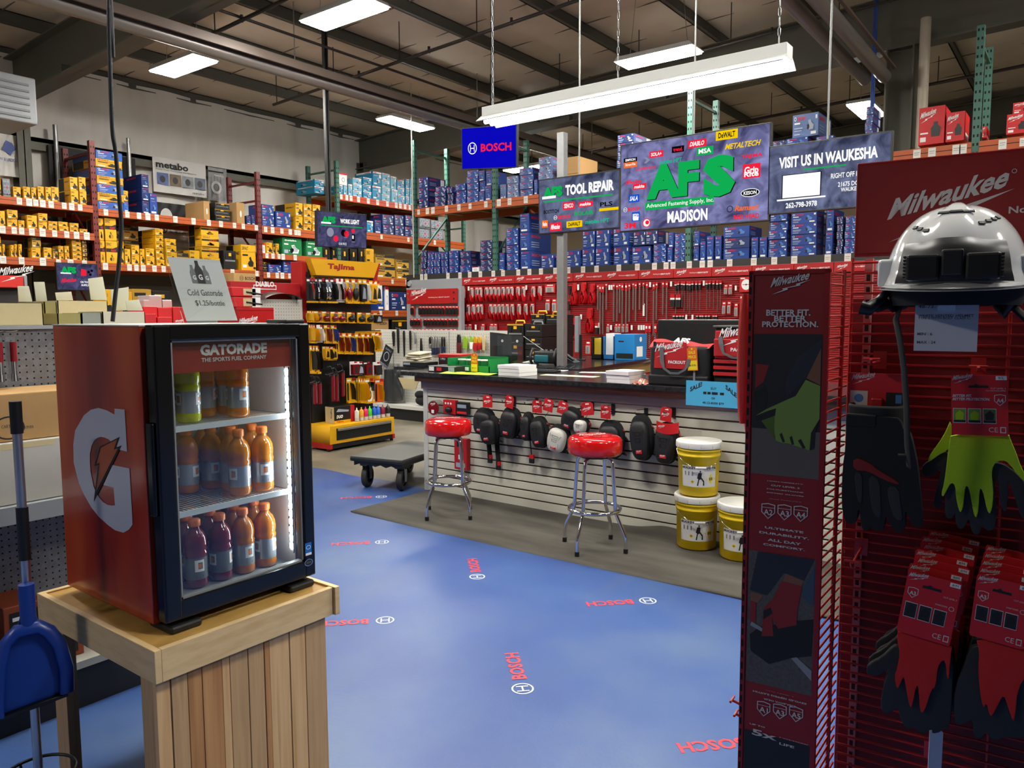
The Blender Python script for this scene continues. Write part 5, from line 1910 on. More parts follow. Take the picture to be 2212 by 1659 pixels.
# brochure holder
t = thing('brochure_holder', 'clear plastic brochure holder on the counter beside the green bin', 'holder', (-4.15, 5.5, CT))
a, c = at(1064, 797, 'y', 5.45), at(1119, 797, 'y', 5.45)
zt = at(1090, 725, 'y', 5.45).z
b = MB()
b.box((a.x, 5.52, CT), (c.x, 5.524, zt), FILM)
b.box((a.x, 5.45, CT), (c.x, 5.454, CT + .1), FILM)
b.box((a.x, 5.45, CT), (a.x + .004, 5.52, CT + .22), FILM)
b.box((c.x - .004, 5.45, CT), (c.x, 5.52, CT + .22), FILM)
b.box((a.x, 5.45, CT), (c.x, 5.52, CT + .003), FILM)
for dx in (.06, -.06):
 b.disc(a.x + .06 if dx > 0 else c.x - .06, zt - .05, .012, PAPER, FRONT(0, 5.519), 0, 14, r2=.005)
wpart(b, 'holder_body', t)
b = MB()
b.surf(lambda u, v: (-.15 + .3 * u, .05 * math.sin(u * 3.1), .34 * v * (1 - .08 * u)), 14, 4, mat('charcoal_plastic', '#26272a', .5))
a = at(1080, 760, 'y', 5.62)
b.thing('chair_back', 'dark curved seat back rising behind the brochure holder', 'chair', (a.x, 5.63, CT + .0), R(-10))
# stacks of white sheets
for px0, px1, yt, y, l_ in ((1077, 1141, 787, 4.98, 'pile of white sheets beside the neon fabric'), (1313, 1381, 793, 4.9, 'taller pile of white sheets beside the red bag')):
 a, c = at(px0, yt, 'y', y), at(px1, yt, 'y', y)
 wd = (c.x - a.x) * .78
 n = int((a.z - CT) / .03)
 t = thing('paper_pile', l_, 'paper', (a.x + wd / 2, y + .1, CT), R(-6), 'piles of white sheets')
 for k in range(n):
  b = MB()
  dx, dy = random.uniform(-.006, .006), random.uniform(-.006, .006)
  b.box((-wd / 2 + dx, -.11 + dy, .001 + k * .0302), (wd / 2 + dx, .11 + dy, .029 + k * .0302), PAPER, .001)
  b.part('sheet_pad', t)
a = at(1385, 824, 'y', 4.95)
b = MB()
b.surf(lambda u, v: (.13 * (u - .5), .1 * (v - .5), .002 + .035 * math.sin(math.pi * u) * math.sin(math.pi * v) + .004 * math.sin(u * 20)), 18, 12, mat('salmon_pouch', '#a8604c', .3, coat=.4))
b.thing('small_pouch', 'small salmon coloured plastic pouch between sheets and red bag', 'pouch', (a.x, 4.97, CT))
for k, (px, py, w_, d_) in enumerate(((1230, 812, .5, .12), (1190, 800, .3, .1), (1290, 805, .3, .1))):
 q = at(px, py, 'z', CT)
 b = MB()
 b.box((-w_ / 2, -d_ / 2, .0005), (w_ / 2, d_ / 2, .002), mat('yellowed_paper', '#d6cda8', .6) if not k else PAPER)
 b.thing('loose_sheet', ('yellowed sheet lying under the clear counter cover', 'white sheet beside the keyboard', 'white sheet near the taller pile')[k], 'paper', (q.x, q.y, CT), R(4 + 7 * k))
# keyboard, radio, phone
q = at(1185, 800, 'z', CT)
t = thing('keyboard', 'black keyboard lying on the counter behind the white sheets', 'keyboard', (q.x, 5.5, CT), R(6))
b = MB()
b.box((-.22, -.07, .001), (.22, .07, .018), BLACK, .004)
b.part('keyboard_body', t)
b = MB()
for i in range(15):
 for j in range(5):
  b.box((-.21 + .028 * i, -.06 + .025 * j, .018), (-.187 + .028 * i, -.04 + .025 * j, .023), MATTE)
b.part('keys', t)

# return counter behind -------------------------------------------------------
RT = 1.05
t = thing('return_counter', 'rear work counter with black top and pale wood edge', 'counter', (-5.0, 7.8, 0))
b = MB()
b.prism([(-5.25, 6.35), (-3.97, 6.35), (-4.2, 8.55), (-5.25, 8.55)], .035, LAMI, TOPF(0, 0, RT - .035))
wpart(b, 'worktop', t)
b = MB()
b.prism([(-4.08, 6.42), (-4.03, 6.42), (-4.26, 8.5), (-4.32, 8.5)], .13, mat('pale_wood_edge', '#9a7a48', .55, noise=.15, nscale=5, stretch=(1, .3, 6)), TOPF(0, 0, RT - .167))
wpart(b, 'wood_edge', t)
b = MB()
b.box((-5.2, 6.42, 0), (-4.36, 8.5, RT - .036), mat('dark_cabinet', '#1d1a18', .6))
wpart(b, 'cabinet', t)
MAKT = mat('teal_rubber', '#0f5560', .5)
q = at(1180, 790, 'y', 6.6)
t = thing('jobsite_radio', 'black and teal jobsite radio with roll bars on the rear counter', 'radio', (at(1180, 780, 'y', 6.7).x, 6.7, RT), R(8))
b = MB()
b.box((-.13, -.06, .02), (.13, .08, .15), BLACK, .02, seg=3)
b.part('radio_body', t)
b = MB()
b.box((-.1, -.09, .03), (.06, -.055, .11), MAKT, .012, seg=3)
b.part('speaker', t)
for s in (-1, 1):
 b = MB()
 hx = [(s * .14, -.09 + .0, .05), (s * .14, -.05, .0), (s * .14, .06, .0), (s * .14, .11, .06), (s * .14, .09, .15), (s * .14, -.04, .17), (s * .14, -.1, .1)]
 b.tube(hx, .016, BLACK, 6, True)
 b.part('roll_bar', t)
b = MB()
b.tube([(-.05, .05, .15), (-.3, .05, .3)], .004, STEEL, 6)
b.part('antenna', t)
for k in range(3):
 b = MB()
 b.cyl((-.06 + .06 * k, 0, .15), (-.06 + .06 * k, 0, .165), .014, GREY, n=12)
 b.part('dial', t)
t = thing('desk_phone', 'dark desk phone tilted beside the jobsite radio', 'phone', (at(1228, 775, 'y', 6.85).x, 6.85, RT), R(14))
b = MB()
b.prism([(-.1, 0), (.1, 0), (.1, .03), (-.1, .14)], .2, mat('phone_grey', '#33373c', .5), frame((0, .1, 0), (1, 0, 0), (0, 0, 1)))
b.part('phone_body', t)
b = MB()
Tp = frame((-.1, -.1, .145), (.2, 0, -.11), (0, 1, 0))
b.rect(.02, .11, .1, .18, mat('phone_screen', '#8fa6a8', .2), Tp, .002)
for i in range(4):
 for j in range(3):
  b.box((.1 + .025 * i, .03 + .035 * j, 0), (.118 + .025 * i, .05 + .035 * j, .006), LTGREY, M=Tp)
b.part('phone_keys', t)
b = MB()
b.tube([(-.11, -.12, .16), (-.03, -.125, .14), (.05, -.125, .09), (.1, -.12, .06)], .018, BLACK, 8)
b.part('handset', t)
# monitor seen from its edge
a, c = at(1246, 757, 'y', 7.6), at(1261, 683, 'y', 7.6)
t = thing('monitor', 'monitor seen edge-on with note papers stuck on it', 'monitor', (a.x, 7.6, RT), R(-62))
b = MB()
b.box((-.2, -.01, .1), (.2, .03, c.z - RT), mat('monitor_grey', '#8b9096', .35), .006)
b.part('screen', t)
b = MB()
b.box((-.03, .03, .0), (.03, .06, .3), BLACK)
b.box((-.12, -.06, .001), (.12, .1, .015), BLACK)
b.part('stand', t)
b = MB()
b.rect(.0, .05, .06, .14, mat('note_yellow', '#d8d07a', .7), FRONT(0, -.011), .001)
b.part('note', t)
# letter bins and blue box
for k, (px0, px1, yt, m, ins, l_) in enumerate(((1278, 1300, 727, BLACK, mat('yellow_folder', '#d9b930', .7), 'black letter bin with a yellow folder'), (1303, 1326, 726, mat('blue_bin', '#2a6fb0', .4), PAPER, 'blue letter bin holding white sheets'))):
 y = 7.9
 a, c = at(px0, yt, 'y', y), at(px1, yt, 'y', y)
 t = thing('letter_bin', l_, 'letter bin', ((a.x + c.x) / 2, y + .12, RT), 0, 'letter bins on the rear counter')
 b = MB()
 for lo, hi in (((a.x, y, RT + .001), (a.x + .008, y + .25, a.z)), ((c.x - .008, y, RT + .001), (c.x, y + .25, a.z)), ((a.x, y + .24, RT + .001), (c.x, y + .25, a.z)), ((a.x, y, RT + .001), (c.x, y + .01, RT + .06)), ((a.x, y, RT + .001), (c.x, y + .25, RT + .008))):
  b.box(lo, hi, m)
 wpart(b, 'bin_body', t)
 b = MB()
 b.box((a.x + .015, y + .04, RT + .01), (c.x - .015, y + .2, a.z - .02 + .05 * k), ins)
 wpart(b, 'papers', t)
y = 7.9
BLUBOX = mat('bright_blue_card', '#1f7fc4', .45)
a, c = at(1328, 722, 'y', y), at(1371, 722, 'y', y)
b = MB()
b.box((a.x, y, RT + .001), (c.x, y + .3, a.z), BLUBOX, .003)
b.rect(a.x + .05, a.z - .09, a.x + .12, a.z - .075, INK, FRONT(0, y), .001)
b.rect(a.x + .02, RT + .02, c.x - .02, RT + .08, INK, FRONT(0, y), .001)
b.rect(y + .05, RT + .04, y + .2, RT + .16, PAPER, EAST(c.x), .001)
b.disc(y + .15, a.z - .06, .03, PAPER, EAST(c.x), .001, 14)
wthing(b, 'tissue_carton', 'bright blue box on the rear counter beside the letter bins', 'box', ((a.x + c.x) / 2, y + .15, RT))
b = MB()
for k in range(5):
 b.box((-.2 + .02 * k, -.12 + .03 * (k % 3), .001 + .004 * k), (.15 + .02 * k, .1 + .02 * (k % 2), .004 + .004 * k), PAPER)
b.thing('paper_pile', 'untidy white papers on the rear counter before the letter bins', 'paper', (at(1290, 772, 'z', RT).x, 7.05, RT), R(12))
a = at(1400, 760, 'y', 7.9)
b = MB()
b.surf(lambda u, v: (-.18 + .34 * u, .0 + .05 * u, .2 - .3 * v * u * u - .16 * u * u), 14, 8, PAPER)
b.thing('hanging_sheet', 'white sheet curling off the end of the rear counter', 'paper', (-4.1, 8.3, RT - .19), R(0))
for k in range(3):
 b = MB()
 x0 = at(1240 + 14 * k, 780, 'y', 6.9).x
 b.tube([(0, .1, .01), (.02, .0, .02), (.06, -.1 + .02 * k, .01), (.07, -.25, -.02), (.06 + .02 * k, -.27, -.12)], .005, BLACK, 6)
 b.thing('cable', 'black cable curling over the rear counter edge, %s from the phone' % ORD[k], 'cable', (x0, 6.62, RT), 0, 'cables on the rear counter')
# steel post with the screens
q = at(1213, 600, 'y', 6.58)
b = MB()
b.box((q.x - .04, 6.55, RT), (q.x + .04, 6.63, 3.4), STEEL, .004)
wthing(b, 'steel_post', 'galvanized square post standing on the rear counter behind the screens', 'post', (q.x, 6.59, RT))
# black and yellow tool cases piled behind the counter
b = MB()
xa, xb = at(1092, 757, 'y', 8.1).x, at(1213, 757, 'y', 8.1).x
b.box((xa, 8.08, 0), (xb, 9.0, .96), mat('dark_cabinet', '#1d1a18', .6))
wthing(b, 'low_cabinet', 'dark low cabinet under the pile of tool cases', 'cabinet', ((xa + xb) / 2, 8.5, 0))
n_ = 0
for px0, px1, yt, y, rows in ((1095, 1131, 698, 8.1, 'a|trim'), (1133, 1171, 700, 8.12, 'a|a|a'), (1146, 1177, 677, 8.55, 'a|a|a|trim'), (1179, 1208, 679, 8.5, 'a|a|a|a|trim')):
 a, c = at(px0, yt, 'y', y), at(px1, yt, 'y', y)
 rs = rows.split('|')
 h_ = (a.z - .964) / len(rs)
 col_ = ('holder side', 'middle', 'rear', 'post side')[n_]
 n_ += 1
 for k, v_ in enumerate(rs):
  o = carton('black_' + v_, c.x - a.x - .01, .36, h_ - .004, ((a.x + c.x) / 2, y, .964 + k * h_), 0, 'black tool case, %s column of the pile behind the counter%s' % (col_, level_word(k, len(rs))), 'tool cases behind the counter')
  if k == len(rs) - 1:
   b = MB()
   b.tube([(-.07, .12, h_ - .004), (-.06, .12, h_ + .03), (.06, .12, h_ + .03), (.07, .12, h_ - .004)], .012, YEL if v_ == 'trim' else GREY, 6)
   hd_ = b.part('handle', o)
   hd_.scale = (1 / o.scale[0], 1 / o.scale[1], 1 / o.scale[2])
# black monitor back and red bags
a, c = at(1420, 690, 'y', 5.55), at(1606, 690, 'y', 5.55)
t = thing('monitor', 'wide black monitor seen from behind, back of the red bags', 'monitor', ((a.x + c.x) / 2, 5.57, CT))
MONB = mat('monitor_black', '#17181a', .35)
b = MB()
b.box((a.x, 5.55, 1.2), (c.x, 5.6, a.z), MONB, .01)
b.rect(a.x + .09, a.z - .03, c.x - .02, a.z - .024, INK, FRONT(0, 5.55), .001)
b.rect(a.x + .3, a.z - .19, a.x + .46, a.z - .183, INK, FRONT(0, 5.55), .001)
wpart(b, 'screen_back', t)
b = MB()
b.box(((a.x + c.x) / 2 - .05, 5.53, CT), ((a.x + c.x) / 2 + .05, 5.56, 1.3), BLACK)
b.box(((a.x + c.x) / 2 - .15, 5.5, CT), ((a.x + c.x) / 2 + .15, 5.68, CT + .015), BLACK)
wpart(b, 'monitor_stand', t)
STRAP = mat('grey_webbing', '#56585a', .8)
REDF = mat('red_fabric', '#b5161c', .75)


def handle_strap(b, x0, x1, z0, z1, zlow, y, w_=.03):
 pts = [(x0, y, z1), (x0 + .01, y - .012, z0), (x0 + .03, y - .02, zlow + .03), ((x0 + x1) / 2 - .03, y - .025, zlow), ((x0 + x1) / 2 + .03, y - .025, zlow), (x1 - .03, y - .02, zlow + .03), (x1 - .01, y - .012, z0), (x1, y, z1)]
 n = len(pts)
 vs = []
 for i, p in enumerate(pts):
  a_, c_ = V(pts[max(0, i - 1)]), V(pts[min(n - 1, i + 1)])
  d_ = (c_ - a_).normalized()
  nrm = V((d_.z, 0, -d_.x)).normalized() * w_ * (.5 if i in (0, 1, 6, 7) else .25)
  vs += [V(p) + nrm, V(p) - nrm, V(p) - nrm + V((0, .005, 0)), V(p) + nrm + V((0, .005, 0))]
 fs = []
 for i in range(n - 1):
  for k in range(4):
   fs.append((4 * i + k, 4 * i + (k + 1) % 4, 4 * i + 4 + (k + 1) % 4, 4 * i + 4 + k))
 b.add(vs, fs, STRAP, None, False)


# jobsite cooler bag
t = thing('tool_bag', 'black and red soft bag with a sale tag on the counter', 'bag', (-2.28, 5.05, CT))
b = MB()
x0, x1, y0, y1, z0, z1 = -2.5, -2.06, 4.95, 5.2, CT + .001, 1.36
b.box((x0, y0, z0), (x1, y1, z1), MATTE, .025, seg=3)
b.box((x0 - .006, y0 - .008, z0), (x1 + .006, y1 + .008, z0 + .075), mat('rubber_black', '#101011', .6), .012, seg=2)
wpart(b, 'bag_body', t)
b = MB()
b.prism([(0, 0), (.25, 0), (.25, .13), (.245, .185), (.01, .185)], .004, REDF, FRONT(x0 + .04, y0 - .001, z0 + .12))
wordmark(b, x0 + .055, z0 + .21, .21, PRW, FRONT(0, y0 - .006), .0)
b.text('PACKOUT', x0 + .15, z0 + .155, .13, .022, PRW, FRONT(0, y0 - .006), 0, .03)
wpart(b, 'front_panel', t, 'red front panel with white wordmark')
b = MB()
b.surf(lambda u, v: (x0 - .004 + (x1 - x0 + .008) * u, y0 + .005 + (y1 - y0 - .01) * v, z1 - .012 + .055 * math.sin(math.pi * min(1, v * 1.1)) * (1 - .55 * u) + .012 * math.sin(u * 14) * v), 20, 10, REDF)
b.text('AFS', x0 + .16, y0 + .06, .11, .07, PRW, frame((0, 0, z1 + .045), (1, 0, -.1), (0, 1, .15)), .012, .04) if 0 else None
b.text('AFS', .0, .0, .12, .055, PRW, frame((x0 + .17, y0 + .02, z1 + .018), (1, 0, -.05), (0, .75, .65)), .006, .04)
wpart(b, 'top_flap', t, 'red top flap')
b = MB()
handle_strap(b, x0 + .1, x0 + .32, z0 + .17, z1 - .01, z0 + .09, y0 - .012)
wpart(b, 'carry_strap', t)
b = MB()
sale_tag(b, Matrix.Translation((x1 - .135, y0 - .02, z0 + .11)) @ Matrix.Rotation(R(-4), 4, 'Y') @ FRONT())
wpart(b, 'sale_tag', t, 'orange and yellow sale tag')
b = MB()
b.box((x0 + .035, y0 - .012, z1 - .01), (x0 + .06, y0 + .004, z1 + .03), CHROME, .003)
b.rect(x1 - .1, z0 + .035, x1 - .085, z0 + .13, GREY, FRONT(0, y0 - .009), .001)
wpart(b, 'zip_pull', t)
t = thing('tool_bag', 'taller red and black backpack at the display end of the counter', 'bag', (-1.82, 5.05, CT))
b = MB()
x0, x1, y0, y1, z0, z1 = -2.035, -1.62, 4.98, 5.24, CT + .001, 1.5
b.box((x0, y0, z0), (x1, y1, z1), MATTE, .03, seg=3)
wpart(b, 'bag_body', t)
b = MB()
b.box((x0 + .015, y0 - .012, z0 + .2), (x1 - .015, y0 + .01, z1 - .03), REDF, .008, seg=2)
b.box((x0 + .01, y0 - .022, z0 + .215), (x1 - .02, y0 - .01, z1 - .085), REDF, .006, seg=2)
wordmark(b, x0 + .055, z0 + .3, .27, PRW, FRONT(0, y0 - .0225), .0005)
b.text('PACKOUT', x0 + .13, z0 + .25, .17, .025, PRW, FRONT(0, y0 - .0225), .0005, .03)
for k in range(3):
 b.box((x0 + .008, y0 - .014, z0 + .085 + .042 * k), (x1 - .008, y0, z0 + .108 + .042 * k), REDF)
wpart(b, 'front_panel', t, 'red front with three bands')
b = MB()
handle_strap(b, x0 + .06, x0 + .31, z0 + .3, z1 - .07, z0 + .21, y0 - .03)
wpart(b, 'carry_strap', t)
b = MB()
b.box((x0 - .004, y0 - .01, z1 - .012), (x1 + .004, y1 + .01, z1 + .004), mat('top_leather', '#3a3b3a', .5), .006)
wpart(b, 'top_lid', t)

# flat cart -------------------------------------------------------------------
t = thing('platform_cart', 'flat black platform cart with rubber wheels at the counter end', 'cart', (-5.05, 5.3, 0))
DECKP = mat('cart_deck', '#4c4d4a', .45, noise=.3, nscale=3)
CARTB = mat('cart_black', '#191a1b', .5)
T = Matrix.Translation((-5.35, 4.63, 0)) @ Matrix.Rotation(R(12), 4, 'Z')
b = MB()
b.box((0, 0, .285), (.56, .95, .302), DECKP, .004, T)
b.box((-.004, -.004, .255), (.564, .954, .292), CARTB, .01, T)
for k in range(9):
 x = .03 + .058 * k
 b.prism([(x, .215 + .02 * (k % 2)), (x + .058, .215 + .02 * ((k + 1) % 2)), (x + .058, .26), (x, .26)], .92, CARTB, T @ frame((0, .935, 0), (1, 0, 0), (0, 0, 1)))
wpart(b, 'deck', t)
for x, y in ((.1, .12), (.48, .12), (.1, .82), (.48, .82)):
 q = T @ V((x, y, 0))
 w_ = MB()
 w_.box((-.045, -.05, .2), (.045, .05, .26), CARTB, .005, Matrix.Translation(q))
 for s in (-1, 1):
  w_.prism([(-.02, .08), (.02, .08), (.035, .21), (-.035, .21)], .004, GREY, Matrix.Translation(q) @ Matrix.Rotation(R(25), 4, 'Z') @ frame((s * .034, 0, 0), (0, 1, 0), (0, 0, 1)))
 cst = wpart(w_, 'caster_fork', t)
 w_ = MB()
 Tw = Matrix.Translation(q) @ Matrix.Rotation(R(25), 4, 'Z') @ Matrix.Translation((0, 0, .1)) @ Matrix.Rotation(R(90), 4, 'Y')
 w_.lathe([(.06, -.022), (.075, -.025), (.095, -.024), (.1, -.016), (.1, .016), (.095, .024), (.075, .025), (.06, .022)], mat('wheel_rubber', '#2e2c29', .7), 32, Tw)
 w_.lathe([(.0, -.02), (.03, -.02), (.04, -.01), (.062, -.014), (.062, .014), (.04, .01), (.03, .02), (.0, .02)], mat('wheel_hub', '#171717', .5), 24, Tw)
 wsub(w_, 'wheel', cst)

# ================================================================= glove display in front
DR = R(5.6)
DO = V((-.518, 1.47, 0))
DN = V((math.sin(DR), -math.cos(DR), 0))
DU = V((math.cos(DR), math.sin(DR), 0))


def L(px, py, dep=0.0):
 """pixel -> (u, z) on the display's plane at the given depth behind its front"""
 p = onp(px, py, DO - DN * dep, DN)
 return ((p - DO).dot(DU), p.z)


def dloc(u, dep, z):
 p = DO + DU * u - DN * dep
 return (p.x, p.y, z)


WIRER = mat('red_wire', '#b02018', .3, spec=.6)
PANR = mat('red_back_panel', '#6e0d10', .5)
SIGNR = mat('red_sign_face', '#8a1614', .5)
SIGNW = mat('sign_lettering', '#cfcac4', .5)
t = thing('glove_display', 'tall red wire glove display with header sign and printed side panel', 'display stand', tuple(DO), DR)
disp = t
UR = .95
b = MB()
for k in range(84):
 z = 1.68 - .02 * k
 b.cyl((.152, .15, z), (UR, .15, z), .0024, WIRER, n=6, caps=False)
for u in (.152, .42, .69, .93):
 b.cyl((u, .1525, 0), (u, .1525, 1.69), .003, WIRER, n=6)
b.part('wire_grid', t)
b = MB()
b.box((.15, .19, 0), (UR, .2, 1.61), PANR)
b.part('back_panel', t)
b = MB()
b.box((.172, .172, .0), (.186, .19, 1.69), mat('pale_standard', '#b98d84', .35))
for k in range(66):
 b.rect(.1755, .02 + .025 * k, .1825, .033 + .025 * k, INK, FRONT(0, .172), .001)
b.part('slotted_standard', t)
b = MB()
for k in range(84):
 z = 1.655 - .02 * k
 b.cyl((.133, .0, z), (.147, .15, z), .0024, WIRER, n=6, caps=False)
b.cyl((.143, .105, 0), (.143, .105, 1.665), .0042, WIRER, n=8)
b.part('side_grid', t)
b = MB()
for k in range(84):
 z = 1.655 - .02 * k
 b.cyl((-.008, .0, z), (-.008, .13, z), .0022, WIRER, n=6, caps=False)
b.part('side_grid', t)
b = MB()
b.box((-.012, -.003, 0), (-.003, .012, 1.662), DKRED)
b.box((.126, -.003, 0), (.135, .012, 1.662), DKRED)
b.box((-.012, -.003, 1.655), (.135, .012, 1.663), DKRED)
b.box((-.012, .12, 0), (-.003, .13, 1.662), DKRED)
for k in range(70):
 b.rect(-.0105, .02 + .0235 * k, -.0065, .034 + .0235 * k, HOLE, FRONT(0, -.003), .0006)
b.part('sign_frame', t)
# printed strip
PH0 = mat('photo_dark', '#1d1b1c', .5, noise=.25, nscale=14)
PH1 = mat('photo_floor', '#5f5850', .5, noise=.15, nscale=18)
PH2 = mat('photo_gravel', '#55504c', .5, noise=.65, nscale=160)
PHN = mat('photo_neon', '#76913f', .5)
PHS = mat('photo_skin', '#7d5238', .5)
PHB = mat('photo_sleeve', '#20262e', .5)
PHR = mat('photo_red', '#8a1c18', .5)
PHJ = mat('photo_denim', '#3a4a5c', .5)
PHG = mat('photo_pipe', '#8d9092', .4)
b = MB()
b.box((-.003, 0, 0), (.126, .004, 1.655), SIGNR)
T = FRONT(0, 0)


def q1(pts):
 return [L(1590 + x / 3.016, 560 + y / 3.016) for x, y in pts]


def q2(pts):
 return [L(1590 + x / 2.518, 1000 + y / 2.518) for x, y in pts]


b.rect(0, 1.268, .126, 1.542, PH0, T, .0006)
b.rect(0, 1.268, .126, 1.358, PH1, T, .001)
for pts, m, z in (([(400, 640), (560, 520), (560, 600), (450, 780), (330, 900), (320, 800)], PHB, .0012), ([(130, 680), (215, 690), (180, 800), (125, 840)], PHR, .0012),
                  ([(120, 860), (190, 830), (210, 900), (190, 970), (125, 970)], INK, .0014), ([(555, 580), (460, 775), (550, 820)], PHS, .0016),
                  ([(455, 785), (390, 890), (310, 925), (200, 975), (135, 1015), (130, 1045), (165, 1050), (255, 1020), (250, 1100), (260, 1180), (300, 1195), (345, 1200), (420, 1225), (480, 1245), (508, 1225), (500, 1130), (545, 1040), (550, 825)], PHN, .002),
                  ([(130, 1020), (200, 990), (262, 970), (255, 1018), (165, 1052), (130, 1045)], INK, .0024), ([(285, 1140), (300, 1130), (320, 1190), (305, 1192)], INK, .0024), ([(350, 1160), (365, 1150), (380, 1205), (365, 1208)], INK, .0024), ([(405, 1180), (425, 1170), (455, 1230), (435, 1232)], INK, .0024), ([(545, 1040), (490, 1130), (480, 1245), (510, 1230), (515, 1130)], INK, .0024)):
 cleanfan(b, q1(pts), m, T, z)
b.rect(0, .842, .126, 1.113, PH2, T, .0006)
for pts, m, z in (([(120, 480), (430, 525), (370, 640), (260, 600), (170, 720), (75, 690)], PHB, .0012), ([(430, 560), (355, 700), (385, 760), (422, 780)], PHJ, .0013), ([(270, 600), (370, 640), (350, 675), (255, 645)], PHS, .0015), ([(80, 700), (150, 720), (120, 760), (78, 745)], PHS, .0015),
                  ([(75, 930), (130, 890), (200, 880), (300, 860), (420, 850), (410, 1050), (300, 1060), (180, 1092), (80, 1020)], INK, .0016), ([(78, 745), (110, 760), (108, 870), (78, 860)], PHR, .0016),
                  ([(250, 640), (360, 670), (335, 800), (330, 880), (230, 900), (190, 830), (150, 790), (200, 740)], PHR, .002), ([(150, 800), (195, 820), (205, 940), (140, 940)], PHR, .0022), ([(300, 1060), (330, 1055), (412, 1130), (410, 1185)], PHG, .002), ([(85, 860), (150, 900), (140, 915), (78, 880)], PHG, .0022), ([(150, 800), (190, 785), (200, 815), (150, 850)], INK, .0024)):
 cleanfan(b, q2(pts), m, T, z)
b.rect(0, 0.3, .126, .74, mat('photo_denim_dark', '#181c22', .6), T, .0006)


def stext(s, px0, py0, px1, py1, bold=.03, m=SIGNW, bb=None):
 (x0, z1), (x1, z0) = L(px0, py0), L(px1, py1)
 (bb or b).text(s, x0, z0, x1 - x0, z1 - z0, m, T, .0022, bold)


x0, z1 = L(1668, 625)
wordmark(b, x0, 1.622, .07, SIGNW, T, .0022)
for s, a_ in (('BETTER FIT.', (1656, 669, 1751, 682)), ('BETTER', (1673, 682, 1742, 694)), ('PROTECTION.', (1647, 694, 1768, 707)), ('HIGH-VISIBILITY', (1658, 1037, 1736, 1047)), ('CUT LEVEL 2', (1666, 1046, 1728, 1056)), ('POLYURETHANE', (1657, 1054, 1736, 1065)), ('DIPPED GLOVES', (1657, 1062, 1737, 1073)), ('ALSO AVAILABLE', (1661, 1076, 1732, 1085)),
             ('ULTIMATE', (1653, 1136, 1736, 1152)), ('DURABILITY.', (1641, 1146, 1748, 1166)), ('ALL DAY', (1659, 1162, 1731, 1178)), ('COMFORT.', (1649, 1172, 1739, 1190)), ('CUT LEVEL 3', (1655, 1490, 1715, 1504)), ('NITRILE DIPPED GLOVES', (1627, 1493, 1743, 1518)), ('ALSO AVAILABLE', (1650, 1510, 1720, 1524)), ('UP TO', (1620, 1560, 1653, 1572)), ('5x', (1625, 1572, 1678, 1600)), ('LONGER', (1684, 1592, 1748, 1608)), ('LIFE', (1684, 1602, 1716, 1616))):
 stext(s, *a_)
for row, names in ((1100, 'A2 A3 A4'), (1527, 'A1 A3 A5')):
 for k, s in enumerate(names.split()):
  cx, cz = L((1660 if row < 1400 else 1650) + 35 * k, row + (2 + 3 * k if row < 1400 else 2 + 6 * k))
  o = [(-.013, .012), (0, .0145), (.013, .012), (.013, -.004), (0, -.017), (-.013, -.004)]
  b.add([(cx + p[0], cz + p[1], .0022) for p in o] + [(cx + p[0] * .88, cz + p[1] * .88, .0022) for p in o], [(i, (i + 1) % 6, 6 + (i + 1) % 6, 6 + i) for i in range(6)], SIGNW, T)
  b.text(s, cx - .0085, cz - .009, .017, .011, SIGNW, T, .0022, .02)
  b.rect(cx - .012, cz + .005, cx + .012, cz + .006, SIGNW, T, .0022)
b.part('printed_strip', t)
# header
b = MB()
hz0, hz1 = 1.69, 1.868
b.box((.158, .118, hz0), (UR, .135, hz1), DKRED, .002)
b.box((.164, .115, hz0 + .006), (UR - .006, .119, hz1 - .006), SIGNR)
Th = FRONT(0, .115)
(x0, z0), (x1, z1) = L(1925, 470, .115), L(2190, 392, .115)
b.text('Milwaukee', x0, z0 - .005, (x1 - x0) * .97, .04, SIGNW, Th, .001, .03, .35, .24)
W = x1 - x0
b.poly([(x0 - .002 + p[0] * W, z0 - .046 + p[1] * W * .92) for p in [(0, 0), (.42, .155), (.40, .205), (.74, .285), (.72, .325), (1.02, .47), (.62, .335), (.64, .29), (.27, .195), (.30, .15)]], SIGNW, Th, .001)
b.disc(x1 + .0, z1 + .018, .004, SIGNW, Th, .001, 12, r2=.003)
xN, zN = L(2178, 470, .115)
b.text('Nothing but HEAVY DUTY', xN, zN + .003, .24, .016, SIGNW, Th, .001, .02)
b.part('header_sign', t)

# gloves -----------------------------------------------------------------
NEONK = mat('neon_knit', '#a6c614', .85, bump=.3, nscale=400)
REDK = mat('red_knit', '#c4201a', .85, bump=.3, nscale=400)
DIP = mat('black_dipped', '#191a1a', .6, bump=.1, nscale=120)
GFAB = mat('black_glove_fabric', '#111113', .85)


def gz1(pts, dep):
 return [L(1800 + x / 3.949, 780 + y / 3.949, dep) for x, y in pts]


def gz2(pts, dep):
 return [L(1800 + x / 3.26, 1150 + y / 3.26, dep) for x, y in pts]


def smooth(pts, n=2):
 for _ in range(n):
  o = []
  for i in range(len(pts)):
   a_, c_ = pts[i], pts[(i + 1) % len(pts)]
   o += [(a_[0] * .75 + c_[0] * .25, a_[1] * .75 + c_[1] * .25), (a_[0] * .25 + c_[0] * .75, a_[1] * .25 + c_[1] * .75)]
  pts = o
 return pts


